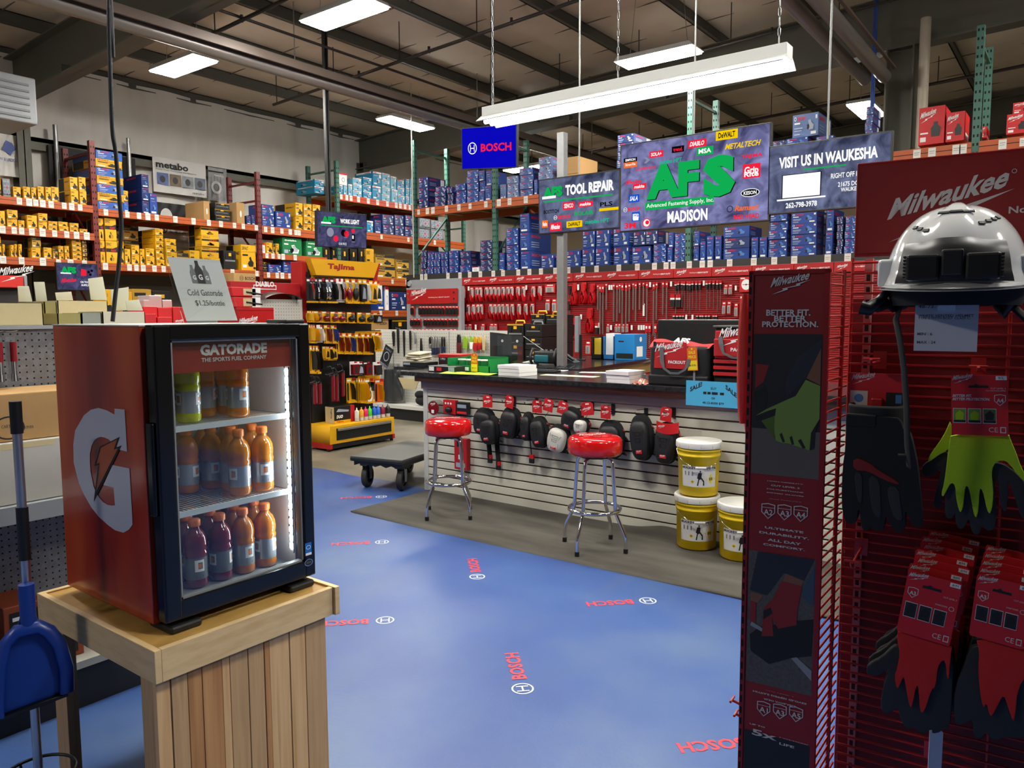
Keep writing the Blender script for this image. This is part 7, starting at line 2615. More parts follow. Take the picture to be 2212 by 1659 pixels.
def pk_mesh(kind):
 """carded or loose hand tool, hanging from z=0 downwards, unit size x -.5...5, z -1..0, depth in metres"""
 b = MB()
 T = FRONT(0, 0)
 if kind == 'plier':
  b.box((-.5, 0, -.5), (.5, .012, 0), REDPR)
  b.rect(-.3, -.12, .3, -.06, PRW, T, .001)
  b.surf(lambda u, v: (.46 * math.cos(math.pi * u), -.02 * math.sin(math.pi * u), -.15 - .55 * v), 8, 2, BLI)
  b.prism([(-.12, -.2), (.12, -.2), (.16, -.45), (.1, -.5), (-.1, -.5), (-.16, -.45)], .02, CHROME, FRONT(0, -.008))
  for s in (-1, 1):
   b.tube([(s * .05, -.018, -.48), (s * .3, -.018, -.7), (s * .26, -.018, -1)], [.09, .11, .07], REDPL, 6, flat=.14)
 elif kind == 'cutter':
  b.box((-.4, 0, -.3), (.4, .01, 0), REDPR)
  b.prism([(-.3, -.08), (.3, -.08), (.34, -.38), (.0, -.46), (-.34, -.38)], .03, REDPL, FRONT(0, -.006))
  for s in (-1, 1):
   pts = [(s * .12, -.02, -.4), (s * .45, -.02, -.66), (s * .42, -.02, -.92), (s * .2, -.02, -1), (s * .08, -.02, -.86), (s * .08, -.02, -.6)]
   b.tube(pts, .075, REDPL, 6, flat=.16)
 elif kind == 'snip':
  b.box((-.4, 0, -.35), (.4, .01, 0), REDPR)
  b.box((-.36, -.02, -.3), (.36, 0, -.1), BLACK)
  b.box((-.22, -.02, -.7), (.22, 0, -.3), BLACK)
  for s in (-1, 1):
   b.box((s * .2 - .08, -.015, -1), (s * .2 + .08, 0, -.68), CHROME)
 elif kind == 'bit':
  b.box((-.5, -.006, -.16), (.5, .006, 0), REDPL)
  b.rect(-.3, -.09, .3, -.05, PRW, T, .007)
  b.cyl((0, 0, -1), (0, 0, -.14), .22, GREY, n=8) if 0 else b.box((-.24, -.006, -1), (.24, .006, -.14), mat('drill_steel', '#8a827c', .35, .7))
 elif kind == 'auger':
  b.box((-.5, -.006, -.35), (.5, .006, 0), REDPL)
  b.rect(-.3, -.2, .3, -.1, PRW, T, .007)
  for k in range(8):
   z = -.36 - .08 * k
   b.prism([(-.3, z), (.3, z - .05), (.3, z - .085), (-.3, z - .035)], .01, STEEL, FRONT(0, -.0))
  b.box((-.12, .001, -1), (.12, .006, -.35), BLACK)
 elif kind == 'driver':
  b.box((-.42, -.02, -.1), (.42, .012, 0), REDPL)
  b.rect(-.42, -.12, .42, -.09, PRW, T, .021)
  b.box((-.36, -.02, -.28), (.36, .012, -.1), BLACK)
  b.box((-.09, -.006, -1), (.09, .006, -.28), mat('drill_steel', '#8a827c', .35, .7))
 elif kind == 'stub':
  b.box((-.45, -.02, -.4), (.45, .012, 0), REDPL)
  b.rect(-.45, -.42, .45, -.28, PRW, T, .021)
  b.box((-.4, -.02, -1), (.4, .012, -.42), BLACK)
 elif kind == 'pack':
  b.box((-.5, 0, -1), (.5, .012, 0), REDPR)
  b.rect(-.3, -.16, .3, -.06, PRW, T, .001)
  b.box((-.38, -.02, -.9), (.38, 0, -.3), BLI)
  b.box((-.2, -.026, -.85), (.2, -.01, -.4), GREY)
 elif kind == 'blade':
  b.box((-.5, 0, -1), (.5, .012, 0), REDPR)
  b.disc(0, -.52, .36, PRW, T, .001, 28)
  b.disc(0, -.52, .06, BLACK, T, .002, 12)
  b.rect(-.28, -.54, .28, -.5, PRR, T, .0015)
  b.rect(-.44, -.14, -.1, -.06, PRW, T, .001)
 elif kind == 'tag':
  b.box((-.5, 0, -1), (.5, .004, 0), PAPER)
 elif kind == 'hex':
  b.box((-.5, 0, -1), (.5, .012, 0), REDPR)
  b.prism([(-.4, -.3), (.0, -.2), (.4, -.35), (.35, -.9), (-.35, -.9)], .02, BLACK, FRONT(0, -.004))
  b.rect(-.3, -.14, .3, -.06, PRW, T, .001)
 elif kind[0] == 'T':        # yellow trade packs: card colour and tool by the letters
  card = {'y': YPL, 'k': BLACK, 'w': PAPER, 'r': RED, 'o': SALEO}[kind[1]]
  tool = {'s': CHROME, 'r': mat('deep_red_plastic', '#7a1018', .25, coat=.5), 'k': BLACK, 'b': mat('tool_blue', '#1c3c9c', .3), 'w': PAPER, 'y': YPL}[kind[2]]
  b.box((-.5, 0, -.96), (.5, .01, 0), card)
  b.rect(.1, -.12, .48, -.0, RED, T, .001)
  b.rect(-.44, -.14, .02, -.06, PRW, T, .0015)
  b.surf(lambda u, v: (.4 * math.cos(math.pi * u), -.03 * math.sin(math.pi * u), -.2 - .68 * v), 8, 2, BLI) if kind[1] == 'w' else None
  sh = kind[3]
  if sh == 'o':
   b.ball((0, -.02, -.6), (.42, .035, .26), tool, 14)
   b.tube([(.0, -.015, -.16), (.12, -.015, -.26), (.1, -.015, -.4)], .07, SILH, 6, flat=.3)
  elif sh == 'l':
   b.tube([(-.1, -.02, -.2), (.05, -.02, -.5), (.08, -.02, -.85)], [.1, .13, .11], tool, 8, flat=.25)
   b.rect(-.46, -.9, -.26, -.2, INK, T, .0015)
  elif sh == 'd':
   b.disc(0, -.66, .34, PAPER, T, .012, 24)
   b.disc(0, -.66, .18, INK, T, .014, 20)
   b.disc(0, -.66, .1, YEL, T, .016, 14)
   b.tube([(-.3, -.02, -.55), (-.1, -.02, -.15), (.2, -.02, -.15), (.2, -.02, -.5)], .06, BLACK, 6, flat=.3)
  elif sh == 'b':
   b.box((-.44, -.05, -.9), (.44, 0, -.2), tool)
   b.poly([(-.3, -.8), (.3, -.8), (.2, -.4), (-.1, -.3)], INK if tool is not BLACK else SILH, T, .051)
  b.box((-.5, -.03, -1), (.5, .01, -.93), YPL) if kind[1] in 'yk' else None
 return b.mesh('hanging_pack')


KNAME = {'plier': ('pliers', 'red handled pliers on a card', 'pliers'), 'cutter': ('cutters', 'red handled cutters', 'cutters'), 'snip': ('snips', 'black snips on a red card', 'snips'), 'bit': ('drill_bit', 'long steel drill bit with red cap', 'drill bit'), 'auger': ('drill_bit', 'spiral drill bit with red cap', 'drill bit'), 'driver': ('screwdriver', 'screwdriver with black and red handle', 'screwdriver'), 'stub': ('nut_driver', 'stubby black and red driver', 'driver'), 'pack': ('blister_pack', 'red carded pack', 'pack'), 'blade': ('blade_pack', 'saw blade on a square red card', 'blade'), 'tag': ('hook_tag', 'white hook tag', 'tag'), 'hex': ('holster_pack', 'red and black holster pack', 'pack')}
_row = {}


def peg(kind, px, y0, y1, w_px, y=YT, row='', group='tools hanging on the red peg wall', axis='y', name=None):
 a = at(px, y0, axis, y)
 c = at(px, y1, axis, y)
 l_, r_ = at(px - w_px / 2, y0, axis, y), at(px + w_px / 2, y0, axis, y)
 if kind not in _PK:
  _PK[kind] = pk_mesh(kind)
 nm, desc, cat = name or KNAME[kind]
 o = bpy.data.objects.new(nm, _PK[kind])
 COL.objects.link(o)
 o.location = tuple(a)
 o.rotation_euler = (0, 0, (0 if axis == 'y' else R(90)) + random.uniform(-.04, .04))
 wd = (r_.x - l_.x) if axis == 'y' else (r_.y - l_.y)
 o.scale = (wd, 1, a.z - c.z)
 key = (desc, row)
 _row[key] = _row.get(key, 0) + 1
 tag(o, f"{desc}, {ORD[_row[key] - 1]} along {row}", cat, group)
 return o


zA = lambda x, y: (990 + x / 3.735, 570 + y / 3.735)
for xs, z0, z1, w, kind, row in (
  ([40, 108, 150, 178, 228, 260, 292, 325, 362, 400, 430, 482, 525, 605, 658], 182, 300, 34, 'plier', 'the top row of the red wall'),
  ([80, 122, 158, 185, 262, 295, 328, 358, 395, 435, 490, 545, 597], 320, 450, 34, 'plier', 'the second row of the red wall'),
  ([60, 95, 200, 270, 300], 482, 552, 30, 'pack', 'the third row of the red wall'),
  ([722, 775], 288, 392, 38, 'pack', 'the second row beside the steel post'), ([82, 548, 866, 966], 178, 215, 13, 'tag', 'the top row of the red wall'), ([140, 55], 488, 525, 13, 'tag', 'the lower rows of the red wall')):
 for x in xs:
  px, p0 = zA(x, z0)
  s = -.02 * (px - 1080) if row.startswith('the top') else -.01 * (px - 1080)
  peg(kind, px, p0 + s, zA(x, z1)[1] + s + random.uniform(-3, 3), w / 3.735, YT, row)
peg('pack', *zA(740, 165), zA(0, 236)[1], 21, YT, 'the top row beside the steel post')
peg('hex', *zA(905, 435), zA(0, 600)[1], 22, YT, 'the wall behind the rear monitor')
peg('pack', *zA(1048, 625), zA(0, 735)[1], 11, YT, 'the lowest row beside the rear monitor')
zB = lambda x, y: (1220 + x / 3.024, 560 + y / 3.024)
for k, (x, y0, y1, w, kind) in enumerate([(65, 155, 300, 32, 'cutter'), (125, 150, 292, 36, 'cutter'), (183, 158, 292, 34, 'cutter'), (165, 318, 480, 42, 'cutter'), (36, 165, 262, 24, 'snip'), (30, 264, 366, 22, 'snip'), (210, 415, 490, 20, 'stub')]):
 peg(kind, *zB(x, y0), zB(0, y1)[1], w / 3.024, YT, 'the red wall beyond the steel post')
for x, y0, y1 in ((217, 165, 330), (232, 165, 490), (250, 165, 490), (272, 155, 330), (321, 155, 408), (343, 160, 405), (360, 158, 352), (377, 155, 480), (402, 155, 480), (423, 155, 408), (448, 152, 330), (465, 152, 405), (490, 150, 328), (515, 150, 300), (538, 150, 405), (582, 148, 500), (601, 148, 396), (643, 145, 362), (667, 145, 390)):
 peg('bit', *zB(x, y0), zB(0, y1)[1], 16 / 3.024, YT, 'the top row of long bits')
for x in (728, 745, 768, 783, 805, 820, 838, 862, 885, 930, 950, 975, 1000, 1020):
 peg('driver', *zB(x, 146 - (x - 728) * .02), zB(0, 300 + (x * 7) % 80)[1], 17 / 3.024, YT, 'the screwdriver row')
for x in (700, 714, 736, 752):
 peg('stub', *zB(x, 230), zB(0, 312)[1], 16 / 3.024, YT, 'the short row under the screwdrivers')
for x, y0, y1 in ((1053, 166, 235), (1083, 164, 235), (1041, 278, 365), (1074, 276, 362), (1120, 288, 380)):
 peg('pack', *zB(x, y0), zB(0, y1)[1], 25 / 3.024, YT, 'the packs beside the blade cards')
peg('blade', *zB(1186, 115), zB(0, 212)[1], 28, YT, 'the wall end, upper card')
peg('blade', *zB(1186, 236), zB(0, 368)[1], 28, YT, 'the wall end, lower card')
for x in (716, 737, 757, 775, 868, 888, 904, 925, 945, 975, 992):
 peg('stub', *zB(x, 362), zB(0, 392)[1], 16 / 3.024, YT, 'the low row behind the black monitor')
for x in (283, 337, 357, 382, 408):
 peg('pack', *zB(x, 422), zB(0, 482)[1], 18 / 3.024, YT, 'the low row above the blue box')
for x in (535, 555, 592):
 peg('auger', *zB(x, 420), zB(0, 585)[1], 18 / 3.024, YT, 'the low row beside the black monitor')
for x, y0 in ((87, 165), (291, 168), (307, 168), (557, 150), (694, 145), (908, 140), (1117, 172), (106, 360), (793, 362), (834, 362), (302, 430), (437, 430), (483, 430), (500, 430), (516, 430), (222, 415), (515, 290)):
 peg('tag', *zB(x, y0), zB(0, y0 + (32 if x != 515 else 80))[1], 12 / 3.024, YT, 'the red wall beyond the steel post')

# end display: red header sign and packs on grey panels
YE = YB - .25
t = thing('end_display', 'grey peg display with a red header sign at the shelf row end', 'display stand', (-10.2, YE, 0))
a, c = at(878, 626, 'y', YE - .1), at(986, 655, 'y', YE - .1)
b = MB()
b.box((a.x, YE - .1, c.z), (c.x, YE - .06, a.z), RED, .004)
T = FRONT(0, YE - .1)
W, H = c.x - a.x, a.z - c.z
wordmark(b, a.x + .1 * W, c.z + .35 * H, .32 * W, PRW, T, .001)
b.text('Nothing but HEAVY DUTY', a.x + .45 * W, c.z + .38 * H, .42 * W, .08 * H, PRW, T, .001, .02)
for x in (.03, .95):
 for z in (.3, .72):
  b.disc(a.x + x * W, c.z + z * H, .02, CHROME, T, .002, 12)
wpart(b, 'header_sign', t)
b = MB()
a2, c2 = at(884, 600, 'y', YE), at(1000, 720, 'y', YE)
pegpanel(b, a2.x, c2.x - .1, .4, 2.1, LTGREY, FRONT(0, YE), .06, .008, GREY)
b.box((a2.x, YE + .001, .0), (c2.x, YE + .05, 2.1), LTGREY)
b.box((c2.x - .08, YE - .04, 0), (c2.x, YE, 2.1), LTGREY)
wpart(b, 'peg_panel', t)
for n, (y0, y1, xs) in enumerate(((661, 681, (891, 908, 915, 922, 929, 936, 943, 950, 957, 966, 973, 980, 987)), (688, 705, (890, 897, 905, 919, 926, 933, 941, 948, 956, 963, 972, 980, 986)), (711, 722, (890, 898, 906, 914, 922, 930, 938, 946, 954, 964, 975, 983)))):
 for x in xs:
  peg('hex' if n < 2 else 'pack', x, y0, y1, 8, YE - .045, 'row %s under the small red header' % ('one', 'two', 'three')[n], 'packs under the small red header')

# white pegboard gondola
YG = 8.6
t = thing('pegboard_gondola', 'white pegboard shelf unit with a black base behind the sales counter', 'shelf unit', (-7.8, YG, 0))
gx0, gx1 = at(812, 800, 'y', YG).x, at(1145, 760, 'y', YG).x
WPEG = mat('white_pegboard', '#c9c7bd', .6)
b = MB()
b.box((gx0, YG + .001, 0), (gx1, YG + .04, 1.36), WTRIM)
pegpanel(b, gx0, gx1, .25, 1.34, WPEG, FRONT(0, YG), .045, .006, mat('peg_hole_grey', '#8f8b82', .8))
b.box((at(850, 780, 'y', YG).x - .006, YG - .004, .25), (at(850, 780, 'y', YG).x + .006, YG, 1.34), GREY)
b.box((at(971, 780, 'y', YG).x - .006, YG - .004, .25), (at(971, 780, 'y', YG).x + .006, YG, 1.34), GREY)
wpart(b, 'peg_panel', t)
b = MB()
b.box((gx0, YG - .42, .17), (gx1, YG, .22), WTRIM)
wpart(b, 'base_shelf', t)
b = MB()
b.box((gx0, YG - .4, 0), (gx1, YG, .17), mat('kick_black', '#151515', .5))
wpart(b, 'kick_plate', t)
zG = lambda x, y: (810 + x / 3.969, 690 + y / 3.969)
YH = YG - .05


def pegthing(px0, py0, px1, py1, m, name, label, cat='tool', taper=1.0, dp=.02, m2=None, split=.6):
 a, c = at(px0, py0, 'y', YH), at(px1, py1, 'y', YH)
 b = MB()
 cx, w_, h_ = (a.x + c.x) / 2, (c.x - a.x), a.z - c.z
 b.prism([(-w_ / 2 * taper, -h_), (w_ / 2 * taper, -h_), (w_ / 2, -.04), (w_ / 4, 0), (-w_ / 4, 0), (-w_ / 2, -.04)], dp, m, FRONT(), min(.006, w_ * .2))
 if m2:
  b.prism([(-w_ / 2 * taper * 1.02, -h_ * 1.0), (w_ / 2 * taper * 1.02, -h_), (w_ / 2, -h_ * split), (-w_ / 2, -h_ * split)], dp * 1.1, m2, FRONT(), .003)
 b.tube([(0, .04, -.01), (0, -.05, .0), (0, -.06, .012)], .004, STEEL, 5)
 b.thing(name, label, cat, (cx, YH, a.z), 0, 'tools on the white pegboard')


for k, (x0, y0, x1, y1, m, tp, m2) in enumerate(((190, 75, 215, 290, BLACK, .5, None), (243, 95, 265, 322, BLACK, .5, None), (297, 95, 318, 262, BLACK, .6, None), (150, 100, 178, 230, BLACK, .4, None), (340, 110, 356, 210, GREY, .9, None), (392, 160, 408, 275, BLACK, 1.4, None), (466, 150, 486, 250, BLACK, .6, STEEL), (490, 148, 512, 305, STEEL, 1.0, mat('navy_grip', '#1a2244', .5)), (514, 150, 534, 305, STEEL, 1.0, mat('navy_grip', '#1a2244', .5)), (536, 150, 555, 300, STEEL, 1.0, mat('navy_grip', '#1a2244', .5)), (572, 150, 588, 290, BLACK, .8, mat('navy_grip', '#1a2244', .5)), (592, 150, 608, 285, BLACK, .8, mat('navy_grip', '#1a2244', .5)))):
 px0, py0 = zG(x0, y0)
 px1, py1 = zG(x1, y1)
 pegthing(px0, py0, px1, py1, m, 'hand_tool', 'dark hand tool, %s along the white pegboard from the yellow display' % ORD[k], 'tool', tp, .02, m2)
LIME = mat('lime_pack', '#8fb52c', .35)
for k, (x0, y0, x1, y1, m, m2) in enumerate(((710, 128, 742, 290, BLACK, mat('dark_red_pack', '#5c1518', .5)), (762, 145, 802, 252, LIME, None), (822, 145, 848, 254, LIME, PAPER), (853, 147, 884, 268, mat('amber_pack', '#cf9a1e', .4), RED), (890, 150, 918, 258, mat('amber_pack', '#cf9a1e', .4), RED), (930, 140, 955, 266, KRAFTL, None))):
 px0, py0 = zG(x0, y0)
 px1, py1 = zG(x1, y1)
 pegthing(px0, py0, px1, py1, m, 'tall_pack', ('dark red and black', 'wide lime green', 'lime and white', 'larger amber and red', 'smaller amber and red', 'pale')[k] + ' pack hanging on the white pegboard', 'pack', 1, .03, m2, .45)
# pennant and bagged item
a = at(835, 770, 'y', YG - .15)
b = MB()
Tp = Matrix.Rotation(R(27), 4, 'Y') @ FRONT()
b.prism([(-.1, -.17), (.1, -.17), (.1, .17), (-.1, .17)], .004, mat('pennant_black', '#121214', .6), Tp)
for z in (-.16, -.14):
 b.rect(-.1, z, .1, z + .008, PRN, Tp, .005)
b.disc(0, .0, .06, PRN, Tp, .005, 20, .08, r2=.05)
b.text('SUPPLY', -.07, .1, .14, .03, PRN, Tp, .005)
b.tube([(0, .15, .2), (0, 0, .2)], .004, STEEL, 5)
b.thing('pennant', 'small tilted black pennant beside the yellow tool display', 'pennant', tuple(a))
a = at(845, 880, 'y', YG - .25)
t = thing('bagged_seat', 'dark seat part wrapped in clear plastic before the white pegboard', 'bag', (a.x, YG - .22, .225))
h_ = at(845, 790, 'y', YG - .25).z - .225
b = MB()
b.surf(lambda u, v: ((.22 - .03 * abs(2 * v - 1) ** 4) * math.cos(6.2832 * u) * (.85 + .15 * math.sin(v * 6)), .09 * math.sin(6.2832 * u), .02 + h_ * .85 * v), 24, 12, mat('seat_charcoal', '#303338', .7))
b.part('seat_shell', t)
b = MB()
b.surf(lambda u, v: ((.25 - .1 * v ** 3) * math.cos(6.2832 * u) * (1 + .06 * math.sin(u * 40 + v * 9)), (.12 - .05 * v ** 3) * math.sin(6.2832 * u), h_ * 1.05 * v), 40, 16, FILM)
b.part('clear_bag', t)
a = at(953, 860, 'y', YG - .3)
b = MB()
b.ball((0, 0, .08), (.11, .1, .075), MATTE, 14)
b.ball((-.02, -.02, .17), (.09, .08, .06), MATTE, 14)
b.thing('black_cushion', 'black soft item lying on the base shelf at the counter corner', 'cushion', (at(912, 870, 'y', YG - .25).x, YG - .25, .222))
b = MB()
b.prism([(-.16, 0), (.16, 0), (.1, -.12), (-.08, -.12)], .01, KRAFTL, FRONT())
b.thing('paper_tray', 'pale paper tray tucked under the counter top at its free end', 'tray', tuple(at(884, 817, 'y', 6.0)))

# yellow tool display ----------------------------------------------------------
XT = -6.98
t = thing('yellow_display', 'yellow tool brand display with header sign and drawer base', 'display stand', (-7.2, 6.2, 0))
b = MB()
b.prism([(5.74, .085), (6.775, .085), (6.775, .3), (5.74, .3)], .42, YPL, EAST(XT - .42), .004)
wpart(b, 'base_body', t)
b = MB()
b.box((XT - .01, 5.84, .125), (XT + .006, 6.72, .265), mat('drawer_black', '#17181a', .4))
dr = wpart(b, 'drawer', t)
b = MB()
b.box((XT + .004, 5.85, .235), (XT + .03, 6.71, .262), ALU, .006)
wsub(b, 'handle', dr)
b = MB()
b.box((XT - .4, 5.76, .03), (XT - .012, 6.76, .085), BLACK)
wpart(b, 'kick_plate', t)
for y in (5.74, 6.745):
 b = MB()
 b.box((XT - .41, y - .004, .03), (XT + .004, y + .034, .087), RED)
 wpart(b, 'corner_guard', t)
 for x in (XT - .04, XT - .38):
  b = MB()
  b.cyl((x, y + .015, 0), (x, y + .015, .03), .022, BLACK, n=12)
  wpart(b, 'foot', t)
HX = -7.28
hy0, hy1, hz0, hz1 = 5.77, 6.79, 2.06, 2.25
b = MB()
b.prism([(hy0 + .08, hz0), (hy1 - .03, hz0), (hy1 + .06, hz1), (hy0, hz1)], .1, YPL, EAST(HX - .1))
b.prism([(hy1 - .03, hz0 - .02), (hy1 + .06, hz1), (hy1 + .1, hz1 - .005), (hy1 + .03, hz0 - .06)], .1, RED, EAST(HX - .12))
b.text('TaJIma', hy0 + .25, hz0 + .06, .42, .085, mat('deep_red_print', '#9c1214', .5), EAST(HX), .001, .045, .12)
b.rect(hy0 + .06, hz0 - .015, hy1 - .04, hz0 - .0, INK, EAST(HX), .001)
wpart(b, 'header_sign', t)
b = MB()
b.box((HX - .14, hy0 + .04, .3), (HX - .1, hy1 + .0, 2.1), mat('display_black', '#121112', .5))
for z in (1.52, 1.32, 1.14, .93, .75):
 b.box((HX - .1, hy0 + .05, z - .012), (HX - .085, hy1 - .02, z + .012), BLACK)
wpart(b, 'back_panel', t)
b = MB()
ya = hy0 + .06
b.box((HX - .08, ya, 1.985), (HX - .07, hy1 - .04, 2.055), INK)
b.prism([(ya, 1.99), (ya + .24, 1.99), (ya + .3, 2.03), (hy1 - .2, 2.03), (hy1 - .2, 2.04), (ya, 2.055)], .001, YPL, EAST(HX - .069))
b.text('TaJIma', ya + .05, 2.0, .16, .035, RED, EAST(HX - .067), 0, .03)
b.text('CHALK-RITE', ya + .36, 1.995, .15, .028, PRW, EAST(HX - .067), 0, .03)
b.text('Premium Snap Line Systems', ya + .54, 1.998, .26, .018, PRW, EAST(HX - .067), 0)
wpart(b, 'shelf_sign', t)
for (py, s, py2) in ((717, 'ROCK HARD', 733), (815, 'DRAFT-LITE', 826)):
 a, c = at(742 if s[0] == 'R' else 752, py - 2, 'x', HX - .05), at(822 if s[0] == 'R' else 820, py2, 'x', HX - .05)
 b = MB()
 b.box((HX - .055, a.y, c.z - .02), (HX - .045, c.y, a.z), INK)
 W, H = c.y - a.y, a.z - c.z
 T = EAST(HX - .045)
 b.poly([(a.y, c.z - .01), (a.y + .2 * W, c.z - .01), (a.y + .3 * W, a.z - .01), (c.y, a.z - .01), (c.y, c.z - .02), (a.y, c.z - .02)], YPL, T, .001)
 b.text(s, a.y + .34 * W, c.z + .15 * H, .42 * W, .4 * H, INK, T, .002, .03)
 wpart(b, 'shelf_sign', t)
XP = HX + .03
zT = lambda x, y: (660 + x / 3.07, 590 + y / 3.07)
KN = lambda d: ('hanging_pack', d, 'pack')
g = 'packs on the yellow display'
for xs, y0, y1, w, kinds, row in (
  ([25, 45, 75, 105, 130, 150, 182, 215, 245, 285, 325, 370, 400], 36, 200, 40, ['Tksl', 'Tksl', 'Tkso', 'Tkkl', 'Tkso', 'Tkso', 'Tkkl', 'Twsl', 'Twro', 'Tyro', 'Tyko', 'Tykb', 'Tywl'], 'the top row'),
  ([20, 34, 50, 78, 132, 190, 238, 300, 368, 425, 470], 256, 330, 50, ['Tyyl', 'Tyyl', 'Tyyl', 'Tyro', 'Tyro', 'Tyro', 'Tyro', 'Tyko', 'Tyko', 'Tyko', 'Tykb'], 'the second row'),
  ([30, 44, 58, 92, 140, 186], 346, 468, 38, ['Tyyl', 'Tyyl', 'Tyyl', 'Twwl', 'Tyrl', 'Tybl'], 'the third row'),
  ([222, 262, 300, 346, 388, 420], 396, 536, 38, ['Tyrl', 'Tyrl', 'Tybl', 'Tyrl', 'Tyrl', 'Tykl'], 'the row under the yellow strip sign'),
  ([38, 58, 78], 486, 670, 22, ['Tykl', 'Tykl', 'Tykl'], 'the fourth row'), ([130, 152, 178], 488, 578, 34, ['Tyyb', 'Tykl', 'Tyyb'], 'the small yellow packs'),
  ([318, 352, 405, 470], 582, 678, 46, ['Twrb', 'Twkb', 'Tkrb', 'Twsb'], 'the white and red boxes'),
  ([300, 345, 360, 375, 390, 420, 488], 692, 858, 56, ['Tykl', 'Tyyl', 'Tyyl', 'Tyyl', 'Tyyl', 'Tyod', 'Toyl'], 'the lowest hanging row')):
 for x, kd in zip(xs, kinds):
  if kd == 'Tyod':
   kd = 'Tykd'
  px, py = zT(x, y0 + (x - 200) * .03)
  ww = w * (.35 if kd == 'Tyyl' else 1)
  peg(kd, px, py, zT(0, y1 + (x - 200) * .02)[1], ww / 3.07, XP + random.uniform(0, .06), row + ' of the yellow display', g, 'x', KN({'y': 'yellow', 'k': 'black', 'w': 'white', 'r': 'red', 'o': 'orange'}[kd[1]] + ' carded pack'))
for k, (x, y0, y1) in enumerate(((440, 50, 205), (470, 52, 200), (458, 392, 520), (482, 396, 520))):
 px, py = zT(x, y0)
 peg(('Tyyb', 'Tywb', 'Tyyl', 'Tywl')[k], px, py, zT(0, y1)[1], 14, XP + .02, 'the outer edge of the yellow display', g, 'x', KN('yellow side pack'))
CAUL = mat('caulk_gun_red', '#7d0f14', .2, coat=.5)
for k, (x, y0, y1) in enumerate(((62, 700, 868), (92, 705, 868), (180, 640, 850), (205, 650, 850), (245, 625, 818))):
 a, c = at(*zT(x, y0), 'x', XP + .05), at(*zT(x, y1), 'x', XP + .05)
 t2 = thing('caulking_gun', 'dark red caulking gun hanging on the yellow display, %s from the cooler' % ORD[k], 'tool', tuple(a), R(90), 'caulking guns on the yellow display')
 h_ = a.z - c.z
 b = MB()
 b.cyl((0, 0, -h_), (0, 0, -.18 * h_), .026, CAUL, n=14)
 b.part('barrel', t2)
 b = MB()
 b.tube([(0, 0, -.18 * h_), (0, 0, 0), (-.04, 0, .04), (-.09, 0, .03)], .011, BLACK, 6)
 b.tube([(0, 0, -.1 * h_), (-.07, 0, -.16 * h_), (-.12, 0, -.14 * h_)], .012, BLACK, 6)
 b.part('trigger_grip', t2)
 b = MB()
 b.cyl((0.0, -.028, -h_ * .95), (0, -.028, -.1 * h_), .004, CHROME, n=6)
 b.part('rod', t2)
a, c = at(703, 872, 'x', XT - .22), at(766, 905, 'x', XT - .05)
b = MB()
y0, y1 = at(722, 905, 'x', XT - .12).y, at(766, 905, 'x', XT - .12).y
b.box((XT - .28, y0, .302), (XT - .12, y1, .302 + .2), mat('duo_black', '#1c1816', .4), .003)
T = EAST(XT - .12)
W = y1 - y0
b.rect(y0, .302, y1 - .18 * W, .335, YPL, T, .001)
b.rect(y1 - .2 * W, .302, y1, .5, RED, T, .0012)
b.text('TaJIma', y0 + .1 * W, .308, .34 * W, .02, RED, T, .002, .03)
b.text('DUO', y0 + .12 * W, .36, .3 * W, .04, PRW, T, .002, .05, .2)
b.poly([(y0 + .1 * W, .44), (y0 + .7 * W, .43), (y0 + .72 * W, .45), (y0 + .2 * W, .475)], SILH, T, .002)
b.rect(XT - .28, .302, XT - .12, .5, KRAFTL, frame((0, y0, 0), (1, 0, 0), (0, 0, 1)), .001)
b.text('TaJIma', .0, .0, .12, .03, INK, frame((XT - .185, y0, .48), (0, 0, -1), (1, 0, 0)), .002, .03)
wthing(b, 'caulk_carton', 'black and gold boxed caulking tool on the yellow drawer base', 'box', (XT - .2, (y0 + y1) / 2, .302))
CHK = {}
for k, (px, c_, n_) in enumerate(((771, '#d8d6d0', 'white'), (781, '#e2a41c', 'yellow'), (790, '#e0246c', 'pink'), (799, '#46c832', 'green'), (809, '#1f56c0', 'blue'), (817, '#2468c8', 'second blue'), (827, '#8c1830', 'dark red'), (838, '#1c1c1e', 'black'))):
 a = at(px, 903, 'x', XT - .07)
 m_ = mat('chalk_' + n_.replace(' ', '_'), c_, .4)
 b = MB()
 b.lathe([(.0, 0), (.026, 0), (.028, .005), (.028, .045)], mat('chalk_label_pale', '#c9c9cc', .4), 16)
 b.lathe([(.028, .045), (.028, .12), (.02, .135), (.008, .14), (.006, .165), (.0, .167)], m_, 16)
 b.thing('chalk_bottle', '%s chalk bottle in the row on the yellow drawer base' % n_, 'bottle', (XT - .07, a.y, .302), 0, 'chalk bottles on the yellow base')
b = MB()
ra, rb = at(651, 600, 'x', -7.42).y, at(663, 600, 'x', -7.42).y
b.box((-7.62, ra, 0), (-7.42, rb, 2.22), RED, .004)
for k in range(30):
 b.rect(rb - .02, .3 + .06 * k, rb - .01, .33 + .06 * k, HOLE, EAST(-7.42), .001)
wthing(b, 'red_post_panel', 'tall red end panel beside the yellow tool display', 'panel', (-7.5, (ra + rb) / 2, 0))

# hanging screens ---------------------------------------------------------------
BGS = {}


